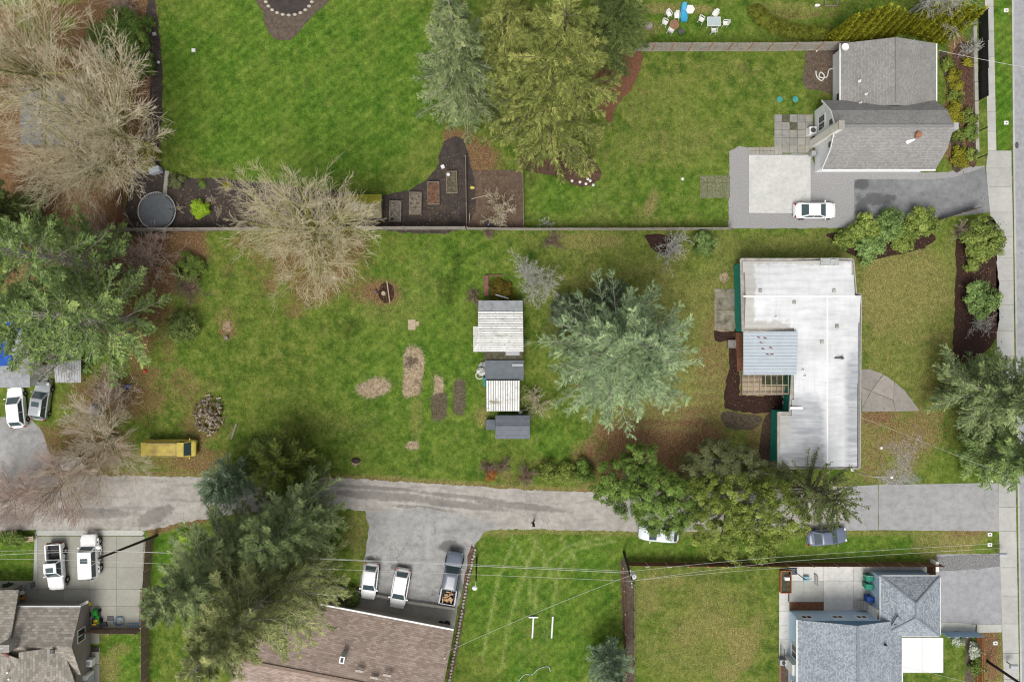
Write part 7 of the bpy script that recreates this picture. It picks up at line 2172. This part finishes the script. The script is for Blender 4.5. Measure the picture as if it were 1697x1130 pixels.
for k, (px, py, lb) in enumerate(((321, 84, 'white valve box in the middle of the big lawn'), (256, 57, 'pale square stepping stone in the curving compost bed'), (734, 277, 'white bucket at the edge of the big lawn by the raised beds'), (1131, 297, 'small white marker on the lawn left of the gravel'), (1353, 84, 'white bucket by the board fence beside the rubbly soil'),
        (263, 104, 'pale stone in the compost bed beside the clipped yew'), (1460, 742, 'small white marker on the patch of front gravel'))):
    x, y = G(px, py); o = MB().box(x, y, .0, .12 if k != 2 else .3, .45 if k < 3 else .3, .42 if k < 3 else .3, .2 * k, .85).build('garden_marker', M_plast if k != 1 else M_conc); tag(o, lb, 'marker')

# trampoline
x, y = G(266, 352)
tp = thing('trampoline', 'round trampoline with dark mat in the compost bed', 'trampoline', (x, y, 0))
MB().lathe([(1.85, .79), (1.85, .81), (.1, .80)], x, y, 36).build('mat', simple('trampoline_mat', (.10, .115, .13), .15, 3, .6), tp)
pts = [(x + 2.15 * math.cos(k * math.tau / 36), y + 2.15 * math.sin(k * math.tau / 36), .85) for k in range(37)]
fr = MB().tube(pts, .05, 6).build('frame', M_metal, tp)
m = MB()
for k in range(64):
    a = k * math.tau / 64; m.beam((x + 1.85 * math.cos(a), y + 1.85 * math.sin(a), .81), (x + 2.12 * math.cos(a), y + 2.12 * math.sin(a), .85), .035)
m.build('springs', M_metal, fr)
for k in range(6):
    a = k * math.tau / 6; MB().tube([(x + 2.15 * math.cos(a), y + 2.15 * math.sin(a), 0), (x + 2.15 * math.cos(a), y + 2.15 * math.sin(a), 2.4)], .035, 6).build('net_pole', M_dkmetal, tp)

# raised beds
M_bedw = simple('grey_bed_boards', (.30, .25, .20), .3, 4, .9)
rb_ = [(656, 351, 19, 34, (.22, .19, .155), 'leftmost raised bed with grey soil'), (689, 338, 20, 37, (.26, .215, .165), 'second raised bed from the left with pale straw mulch'), (719, 321, 19, 37, (.22, .12, .07), 'third raised bed from the left with reddish leaves'), (749, 303, 18, 36, (.16, .135, .09), 'rightmost raised bed, mossy, with a white pot')]
for i, (px, py, w_, l_, c, lb) in enumerate(rb_):
    x, y = G(px, py); w2, l2 = w_ / PPM, l_ / PPM
    o = thing('raised_bed', lb, 'raised bed', (x, y, 0), R(-1.5 + i), 'raised beds in the compost bed')
    MB().box(0, 0, .03, .32, w2 - .08, l2 - .08).build('soil', simple('bed_soil%d' % i, c, .5, 4, .95, fine=12, bump=1), o, False)
    for a in (-1, 1):
        MB().box(a * (w2 / 2 - .02), 0, 0, .42, .06, l2).build('side_board', M_bedw, o, False); MB().box(0, a * (l2 / 2 - .03), 0, .41, w2 - .1, .06).build('end_board', M_bedw, o, False)
for k, (px, py, lb) in enumerate(((743, 290, 'white pot at the top of the rightmost raised bed'), (650, 364, 'small dark pot in the leftmost raised bed'))):
    x, y = G(px, py, .4); tag(MB().lathe([(.14, .3), (.2, .55), (.16, .55), (.12, .45)], x, y, 10).build('plant_pot', [M_plast, M_black][k]), lb, 'pot')
for k, (px, py, dx, dy, lb) in enumerate(((803, 325, 3.0, .7, 'long pale pole lying in the tilled plot'), (778, 362, .1, 1.2, 'short timber leaning at the tilled plot edge'))):
    x, y = G(px, py); tag(MB().beam((x - dx / 2, y - dy / 2, .08), (x + dx / 2, y + dy / 2, .12), .07).build('timber_pole', M_wood_lt), lb, 'pole')
x, y = G(783, 312); tag(MB().lathe([(.1, 0), (.28, .3), (.25, .32)], x, y, 8, 1, .7).build('yellow_bag', simple('yellow_plastic', (.55, .45, .12), .2, 4, .6)), 'crumpled yellow bag in the tilled plot', 'bag')
x, y = G(811, 373); tag(MB().box(x, y, .02, .5, .6, .35).build('blue_crate', simple('navy_plastic', (.03, .05, .09), .2, 4, .5)), 'dark blue crate under the tan bush by the fence', 'crate')
for k, (px, py) in enumerate(((935, 300), (948, 302), (958, 305), (965, 300), (970, 307), (961, 297))):
    x, y = G(px + 13, py); tag(MB().lathe([(.12, .02), (.18, .08), (.1, .18)], x, y, 7).build('white_stone', M_plast), 'small white stone in the bark bed below the cedars', 'stone', 'white stones below the cedars')
# round bed edging stones at the top
for k in range(13):
    a = math.pi * (1.02 + .96 * k / 12); px, py = 479 + 40 * math.cos(a), -6 - 32 * math.sin(a)
    x, y = G(px, py); tag(MB().lathe([(.16, .0), (.2, .1), (.1, .2)], x, y, 7, 1.2, .9).build('edging_stone', simple('cream_stone', (.50, .46, .40), .25, 5, .9)), 'pale stone edging the round bark bed', 'stone', 'stones around the round bark bed')

# pallet, boards, stumps, pit in the field
x, y = G(684, 538)
pa = thing('plywood_boards', 'two pale boards lying flat in the field', 'board', (x, y, 0))
MB().box(x - .1, y, .02, .06, .85, 1.2).build('board', M_wood_lt, pa); MB().box(x + .55, y + .1, .02, .05, .4, .5).build('board', M_wood_lt, pa)
x, y = G(640, 485)
MBp = sheet('fire_scar', rough([(x + .95 * math.cos(a), y + 1.2 * math.sin(a)) for a in [k * .45 for k in range(14)]], .4, .06, 3), .012, M_mulch, 'dark dug patch under the maple')
for k, (dx, dy, lb) in enumerate(((.3, 0, 'long thin timber lying across the dug patch'),)):
    tag(MB().beam((x + dx - .2, y + 1.3, .1), (x + dx + .15, y - 1.2, .1), .12).build('timber', M_wood_lt), lb, 'timber')
for k, (px, py, lb) in enumerate(((636, 486, 'round pale stump in the dug patch'), (622, 484, 'dark stump left of the dug patch'), (376, 560, 'small stump below the bare soil patch'))):
    x, y = G(px, py); tag(MB().lathe([(.3, 0), (.24, .25), (.22, .3)], x, y, 10).build('tree_stump', [M_wood_lt, M_logs[1], M_logs[0]][k]), lb, 'stump')
x, y = G(590, 763); tag(MB().lathe([(.45, 0), (.4, .15), (.2, .28)], x, y, 8, 1.3, .8).build('tree_stump', simple('dark_stump', (.06, .045, .035), .4, 5, .9)), 'dark rotten stump near the lane', 'stump')
x, y = G(388, 715); tag(MB().beam((x - .3, y - .9, .08), (x + .3, y + .9, .08), .2, .1).build('old_plank', M_wood_gray), 'old grey plank on the grass right of the firewood heap', 'plank')
for k, (px, lb) in enumerate(((884, 'left T-shaped white post lying on the bottom lawn'), (916, 'right straight white post lying on the bottom lawn'))):
    b = G(px, 1023); q = G(px - 2, 1056)
    o = thing('clothesline_post', lb, 'post', (*b, 0))
    MB().tube([(b[0], b[1], .1), (q[0], q[1], .1)], .1, 8).build('post', M_trim, o)
    MB().beam((b[0] - .45 * (k == 0) - .1, b[1] + .1, .12), (b[0] + .45 * (k == 0) + .1, b[1] + .1, .12), .14).build('crossbar', M_trim, o)
o = thing('metal_panels', 'stack of white and grey scrap panels by the lane', 'scrap', (*G(121, 768), 0))
for k in range(5):
    x, y = G(108 + k * 6, 768); MB().box(x, y, .05 + .06 * k, .09 + .06 * k, 1.0, 1.4, .2 * k - .3).build('panel', M_metal if k % 2 else M_white, o)
x, y = G(160, 680); tag(MB().box(x, y, 0, .6, 1.4, 1.5, .3, .8).build('scrap_heap', simple('tarp_scrap', (.34, .36, .38), .4, 2, .7)), 'grey covered heap among the brambles', 'heap')
x, y = G(241, 615); tag(MB().lathe([(.15, 0), (.2, .2), (.1, .3)], x, y, 8).build('red_bucket', simple('red_plastic', (.6, .06, .02), .1, 4, .5)), 'small red bucket on the lawn under the pines', 'bucket')
x, y = G(213, 640); tag(MB().box(x, y, 0, .4, .6, .4, .3, .9).build('blue_tub', simple('blue_plastic', (.03, .09, .34), .1, 4, .5)), 'blue tub among the brambles', 'tub')
o = tag(veg_obj('orange_tarp', leafy(6, [(0, 0, .3, 1.3, .9, .35)], 260, .6, .5, clumps=20, clump_r=.4), simple('orange_sheet', (.5, .17, .04), .3, 3, .7, c2=(.2, .07, .03)), None), 'crumpled orange tarpaulin under the pines', 'tarpaulin'); o.location = (*G(45, 415), .2)

# ---------------------------------------------------------------- things by the lower-left drive
M_dgreen = simple('mower_green', (.02, .26, .035), .15, 4, .4)
x, y = G(163, 1020)
mo = thing('ride_on_mower', 'green ride-on mower with yellow seat beside the left house', 'mower', (x, y, 0), R(96))
m = MB(); loft(m, [(.1, .28, .35, .55, .62, .24), (.5, .30, .35, .65, .75, .26), (.85, .27, .35, .6, .68, .2), (.95, .2, .4, .5, .55, .14)]); m.build('hood', M_dgreen, mo, False)
MB().box(-.3, 0, .3, .5, .9, .7).build('chassis', M_dgreen, mo, False)
MB().box(-.42, 0, .55, .62, .42, .45).box(-.64, 0, .6, .95, .1, .42).build('seat', simple('mower_yellow', (.62, .42, .01), .1, 4, .5), mo, False)
MB().lathe([(.16, .86), (.19, .88), (.16, .9)], .0, 0, 12).tube([(.15, 0, .6), (0, 0, .88)], .02, 5).build('steering_wheel', M_black, mo, False)
for a, b, r_ in ((-.5, .42, .27), (-.5, -.42, .27), (.65, .36, .19), (.65, -.36, .19)):
    t_ = MB().lathe([(r_ * .5, -.1), (r_, -.08), (r_, .08), (r_ * .5, .1)], 0, 0, 12); MB().add([(q[0] + a, q[2] + b, q[1] + r_) for q in t_.v], t_.f).build('wheel', M_tyre, mo, False)
def bin_(label, px, py, mat, rz=0, sc=1):
    x, y = G(px, py, .5)
    r = thing('wheelie_bin', label, 'bin', (x, y, 0), rz, 'wheeled bins')
    MB().hexa([(-.24, -.24, .06), (.24, -.24, .06), (.24, .24, .06), (-.24, .24, .06)], [(-.33, -.31, 1.0), (.33, -.31, 1.0), (.33, .31, 1.0), (-.33, .31, 1.0)]).build('body', mat, r, False)
    m = MB(); m.hexa([(-.42, -.35, 1.0), (.4, -.35, 1.0), (.4, .35, 1.0), (-.42, .35, 1.0)], [(-.36, -.28, 1.1), (.36, -.28, 1.14), (.36, .28, 1.14), (-.36, .28, 1.1)]); m.build('lid', mat, r, False)
    MB().tube([(.44, -.28, 1.0), (.44, .28, 1.0)], .025, 6).build('handle', M_black, r, False)
    for a in (-.25, .25):
        t_ = MB().lathe([(.04, -.03), (.1, -.03), (.1, .03), (.04, .03)], 0, 0, 10); MB().add([(q[0] + .25, q[2] + a, q[1] + .1) for q in t_.v], t_.f).build('wheel', M_tyre, r, False)
    r.scale = (sc,) * 3
    return r
M_gbin = simple('bin_green', (.015, .22, .14), .1, 4, .45)
M_bbin = simple('bin_blue', (.012, .065, .30), .1, 4, .45)
bin_('upper teal-green wheeled bin beside the blue garage', 1437, 955, M_gbin, .05, 1.05)
bin_('lower teal-green wheeled bin beside the blue garage', 1436, 969, M_gbin, -.05, 1.05)
bin_('dark blue wheeled bin beside the blue garage', 1438, 990, M_bbin, -.1, 1.05)
bin_('dark green wheeled bin by the lower left house', 12, 971, simple('bin_dark', (.02, .045, .025), .1, 4, .5), 1.3, .9)
bin_('grey wheeled bin by the lower left house', 50, 970, simple('bin_grey', (.13, .135, .14), .1, 4, .5), .2, .95)
for k, (px, py, lb) in enumerate(((35, 981, 'pale folded table leaning by the lower left house'), )):
    x, y = G(px, py); o = thing('folded_table', lb, 'table', (x, y, 0), .25); MB().box(0, 0, .35, .4, 1.3, .45).build('table_top', M_white, o, False)
    for a in (-.5, .5): MB().box(a, 0, 0, .35, .06, .4).build('leg', M_metal, o, False)
x, y = G(39, 989); tag(MB().box(x, y, .02, .4, .5, .35, .3, .85).build('orange_tub', simple('orange_plastic', (.55, .24, .02), .1, 4, .5)), 'orange tub beside the folded table', 'tub')
x, y = G(40, 1000); tag(MB().box(x, y, .02, .06, .75, .45).build('door_mat', M_black), 'black door mat by the lower left house', 'mat')
x, y = G(139, 1000, 1.6)
sn = thing('wall_light_box', 'white long light box on the corner of the lower left house', 'light fixture', (x, y, 1.5)); MB().box(x, y, 1.5, 1.7, 1.1, .3, .5).build('casing', M_trim, sn); MB().box(x, y, 1.7, 1.72, .9, .2, .5).build('diffuser', M_plast, sn)
x, y = G(150, 999); tag(MB().lathe([(.2, 0), (.22, .3), (.15, .32)], x, y, 8).build('yellow_bucket', simple('yellow_bucket_plastic', (.62, .5, .03), .1, 4, .5)), 'yellow bucket at the corner of the lower left house', 'bucket')
x, y = G(147, 1017); tag(MB().lathe([(.25, .02), (.36, .06), (.36, .14), (.25, .18), (.2, .1)], x, y, 14).build('spare_tyre', M_tyre), 'black tyre against the taupe wall', 'tyre')
for k, (px, py, sx, sy, lb) in enumerate(((183, 1024, .8, .55, 'dark rubber mat beside the mower'), (172, 1034, .9, .5, 'dark pile of tools below the mower'))):
    x, y = G(px, py); tag(MB().box(x, y, .02, .08 + .15 * k, sx, sy, .2 * k, .9).build('dark_mat' if k == 0 else 'tool_pile', M_dkmetal), lb, 'mat' if k == 0 else 'tools')
hp = smoothp([(*G(195 + 8 * math.cos(k * 1.1) + k * .6, 1028 + 7 * math.sin(k * 1.1)), .06 + .01 * k) for k in range(12)], 4, False)
tag(MB().tube(hp, .03, 5).build('blue_hose', simple('blue_hose_rubber', (.04, .17, .36), .1, 4, .5)), 'tangled blue hose on the concrete drive', 'hose')
x, y = G(221, 1038, .6)
ld = thing('ladder', 'blue ladder lying against the fence at the bottom of the concrete drive', 'ladder', (x, y, 0), R(2))
for b in (-.16, .16): MB().box(0, b, .05, .14, 1.9, .05).build('rail', simple('ladder_blue', (.08, .30, .55), .1, 4, .5), ld, False)
for k in range(6): MB().beam((-.8 + k * .32, -.15, .1), (-.8 + k * .32, .15, .1), .05).build('rung', M_metal, ld, False)
x, y = G(150, 1097, .5); ac = thing('heat_pump', 'white heat pump on the path along the taupe wall', 'air conditioner', (x, y, 0)); MB().box(x, y, .05, .8, .6, .8).build('casing', M_trim, ac); MB().lathe([(.22, .8), (.22, .83), (.05, .84)], x, y, 12).build('fan_grille', M_metal, ac)
x, y = G(158, 1075); tag(MB().box(x, y, .035, .07, .85, .6).build('door_mat', simple('maroon_mat', (.06, .035, .04), .2, 4, .9)), 'dark maroon mat on the path along the taupe wall', 'mat')
x, y = G(147, 1126, .4); tag(MB().hexa([(x - .9, y - .6, 0), (x + .4, y - .6, 0), (x + .4, y + .6, 0), (x - .9, y + .6, 0)], [(x - .5, y - .5, 1.1), (x + .4, y - .5, 1.1), (x + .4, y + .5, 1.1), (x - .5, y + .5, 1.1)]).build('cellar_hatch', simple('hatch_grey', (.42, .45, .49), .1, 3, .6)), 'sloping grey hatch at the bottom edge beside the taupe house', 'hatch')
x, y = G(50, 892); bn = thing('garden_bench', 'weathered pale bench by the clipped hedge at the left', 'bench', (x, y, 0), R(8))
for k in range(3): MB().box(0, -.2 + k * .2, .42, .46, 1.4, .17).build('slat', M_wood_lt, bn, False)
for a in (-.55, .55):
    for b in (-.2, .2): MB().box(a, b, 0, .42, .07, .07).build('leg', M_wood_lt, bn, False)
MB().box(0, .33, .5, .85, 1.4, .05).build('backrest', M_wood_lt, bn, False)
gb = thing('gravel_border', 'bed of pale stones along the drive fence', 'border', (*G(240, 980), 0))
MB().prism(GP([(233, 976), (243, 976), (242, 1030), (231, 1030)]), 0, .12).build('bed', simple('pebbles', (.28, .22, .19), .5, 8, .95, fine=12, bump=1), gb)
MB().beam((*G(232, 977), .1), (*G(243, 977), .1), .12, .2).build('edging', M_conc, gb)
MB().prism(GP([(238, 893), (247, 893), (247, 942), (237, 942)]), 0, .08).build('bed', simple('pale_pebbles', (.36, .34, .30), .6, 9, .95, fine=12, bump=1), gb)

# by the parking court: two tyres
for k, px in enumerate((731, 741)):
    x, y = G(px, 1032.5); t_ = thing('old_car_tyres', ['left of two black tyres at the corner of the brown roof', 'right of two black tyres at the corner of the brown roof'][k], 'tyre', (x, y, 0))
    for q in range(2): MB().lathe([(.2, .03 + q * .2), (.33, .04 + q * .2), (.36, .1 + q * .2), (.33, .2 + q * .2), (.2, .21 + q * .2), (.17, .12 + q * .2)], x, y, 18).build('tyre', M_tyre, t_)
    MB().lathe([(.17, .3), (.19, .38), (.08, .33)], x, y, 12).build('rim', M_dkmetal, t_)

# blue house patio: hoop, planter, boxes
x, y = G(1312, 946)
hb = thing('basketball_hoop', 'portable basketball hoop on the blue house patio', 'basketball hoop', (x, y, 0))
MB().hexa([(x - .6, y - .4, .03), (x + .6, y - .4, .03), (x + .6, y + .4, .03), (x - .6, y + .4, .03)], [(x - .45, y - .3, .3), (x + .5, y - .25, .3), (x + .5, y + .25, .3), (x - .45, y + .3, .3)]).build('base', simple('hoop_base', (.07, .09, .13), .15, 4, .6), hb)
t_ = G(1350, 958, 3.1)
MB().tube([(x + .3, y, .2), (x + .5, y - .1, 2.4), (t_[0] - .35, t_[1], 3.2)], .05, 6).build('pole', M_black, hb)
bb = MB().beam((t_[0], t_[1] - .55, 3.3), (t_[0], t_[1] + .55, 3.3), .05, .75).build('backboard', simple('clear_board', (.6, .63, .66), .05, 4, .2), hb)
m = MB()
for a, b in (((-.57, 2.9), (.57, 2.9)), ((.57, 2.9), (.57, 3.7)), ((.57, 3.7), (-.57, 3.7)), ((-.57, 3.7), (-.57, 2.9))): m.beam((t_[0] + .03, t_[1] + a[0], a[1]), (t_[0] + .03, t_[1] + b[0], b[1]), .06)
m.build('board_frame', M_dkmetal, bb)
MB().tube([(t_[0] + .28 + .23 * math.cos(a), t_[1] + .23 * math.sin(a), 3.0) for a in [k * math.tau / 14 for k in range(15)]], .02, 5).build('ring', simple('orange_ring', (.6, .2, .04), .1, 4, .5), hb)
x, y = G(1335, 957); tag(MB().box(x, y, .03, .38, .65, .55, .0, .92).build('teal_tote', simple('tote_blue', (.20, .36, .42), .1, 4, .5)), 'pale teal storage tote on the blue house patio', 'tote')
pl = thing('raised_planter', 'orange timber raised planter at the corner of the blue house patio', 'planter', (*G(1301, 962), 0))
for a, b in (((1292, 944), (1292, 980)), ((1309, 944), (1309, 980)), ((1292, 944), (1309, 944)), ((1292, 980), (1309, 980))): MB().beam((*G(*a), .22), (*G(*b), .22), .1, .44).build('side_board', simple('orange_timber', (.38, .155, .07), .25, 3, .85), pl)
MB().prism(GP([(1293, 945), (1308, 945), (1308, 979), (1293, 979)]), .02, .3).build('soil', simple('green_soil', (.11, .10, .06), .5, 5, .95, fine=14, bump=1), pl)
x, y = G(1304, 958, .4); tag(MB().box(x, y, .3, .6, .6, .4, 0, .85).build('white_cold_frame', M_trim), 'white cold frame in the raised planter', 'cold frame')
gt = thing('side_gate', 'narrow black metal gate on the side path of the blue house', 'gate', (*G(1295, 1080), 0))
for a, b in (((1293, 1067), (1293, 1098)),): 
    p, q = G(*a), G(*b)
    MB().beam((*p, 1.2), (*q, 1.2), .05).beam((*p, .2), (*q, .2), .05).build('rail', M_black, gt)
    for k in range(9): MB().box(p[0] + (q[0] - p[0]) * k / 8, p[1] + (q[1] - p[1]) * k / 8, .05, 1.25, .03, .03).build('bar', M_black, gt)
x, y = G(1297, 1096, .4); ac = thing('heat_pump', 'grey heat pump on the side path of the blue house', 'air conditioner', (x, y, 0)); MB().box(x, y, .05, .7, .75, .6).build('casing', M_metal, ac); MB().lathe([(.22, .7), (.22, .73), (.05, .74)], x, y, 12).build('fan_grille', M_dkmetal, ac)
pl = thing('side_planter', 'orange timber planting strip along the side path at the bottom edge', 'planter', (*G(1298, 1120), 0))
MB().beam((*G(1292, 1098), .15), (*G(1292, 1150), .15), .1, .3).build('side_board', simple('orange_timber', None), pl); MB().prism(GP([(1293, 1101), (1306, 1101), (1306, 1150), (1293, 1150)]), 0, .12).build('soil', M_soil, pl)
x, y = G(1549, 937, .6); tag(MB().box(x, y, 0, 1.1, .35, 1.1).build('white_cabinet', M_trim), 'white cabinet at the gate beside the blue garage', 'cabinet')
# flower pots along the red-brown fence
for k, (px, c) in enumerate(((1145, (.5, .1, .04)), (1176, (.5, .12, .06)), (1197, (.6, .5, .1)), (1217, (.1, .2, .45)), (1072, (.6, .6, .58)), (1110, (.6, .6, .58)))):
    x, y = G(px, 935); o = thing('plant_pot', '%s garden pot %s along the inside of the red-brown lane fence' % (['red', 'rust-red', 'yellow', 'blue', 'leftmost white', 'second white'][k], ['standing'] * 1 * 1 and 'standing'), 'pot', (x, y, 0), 0, 'pots along the lane fence')
    MB().lathe([(.18, .02), (.28, .3), (.24, .3), (.2, .22)], x, y, 12).build('pot', simple('pot_%d' % k, c, .1, 4, .6), o); MB().lathe([(.22, .2), (.2, .26), (.1, .28)], x, y, 10).build('soil', M_soil, o)

# ---------------------------------------------------------------- street-side boxes
MBOX = 'white meter boxes by the sidewalk'
def meter(label, px, py):
    x, y = G(px, py); o = thing('meter_box', label, 'meter box', (x, y, 0), 0, MBOX)
    MB().box(x, y, 0, .07, .5, .42).build('cover', M_plast, o); MB().box(x + .02, y, .07, .085, .18, .12).build('lid', M_dkmetal, o)
meter('white meter box at the top of the street lawn strip', 1667, 18)
meter('white meter box low on the street lawn strip', 1667, 204)
meter('white meter box nearest the mouth of the lane', 1640, 885)
meter('white meter box below the one nearest the lane', 1640, 902)
meter('white meter box by the corner cedar fence', 1649, 1065)
meter('white meter box at the lane corner of the lot', 1641, 798)
def mailbox(label, px, py):
    x, y = G(px, py); o = thing('mailbox', label, 'mailbox', (x, y, 0), 0, 'mailboxes by the sidewalk')
    MB().box(x, y, 0, 1.05, .1, .1).build('post', M_wood, o)
    m = MB(); m.box(x, y, 1.05, 1.2, .9, .42); m.hexa([(x - .45, y - .21, 1.2), (x + .45, y - .21, 1.2), (x + .45, y + .21, 1.2), (x - .45, y + .21, 1.2)], [(x - .45, y - .1, 1.32), (x + .45, y - .1, 1.32), (x + .45, y + .1, 1.32), (x - .45, y + .1, 1.32)]); b = m.build('box', simple('mailbox_grey', (.42, .44, .47), .1, 4, .5), o)
    MB().box(x + .46, y, 1.08, 1.28, .02, .36).build('door', M_trim, b)
mailbox('grey mailbox beside the gravel strip at the sidewalk', 1650, 914)
mailbox('grey mailbox beside the sidewalk near the leaning pole', 1668, 1096)
mh = G(1693, 243); 
x, y = G(1685, 241)
tag(MB().lathe([(.25, .012), (.3, .03), (.1, .032)], x, y, 12, .7, 1.3).build('road_patch', M_dkmetal), 'dark iron cover in the street at the right edge', 'manhole cover')
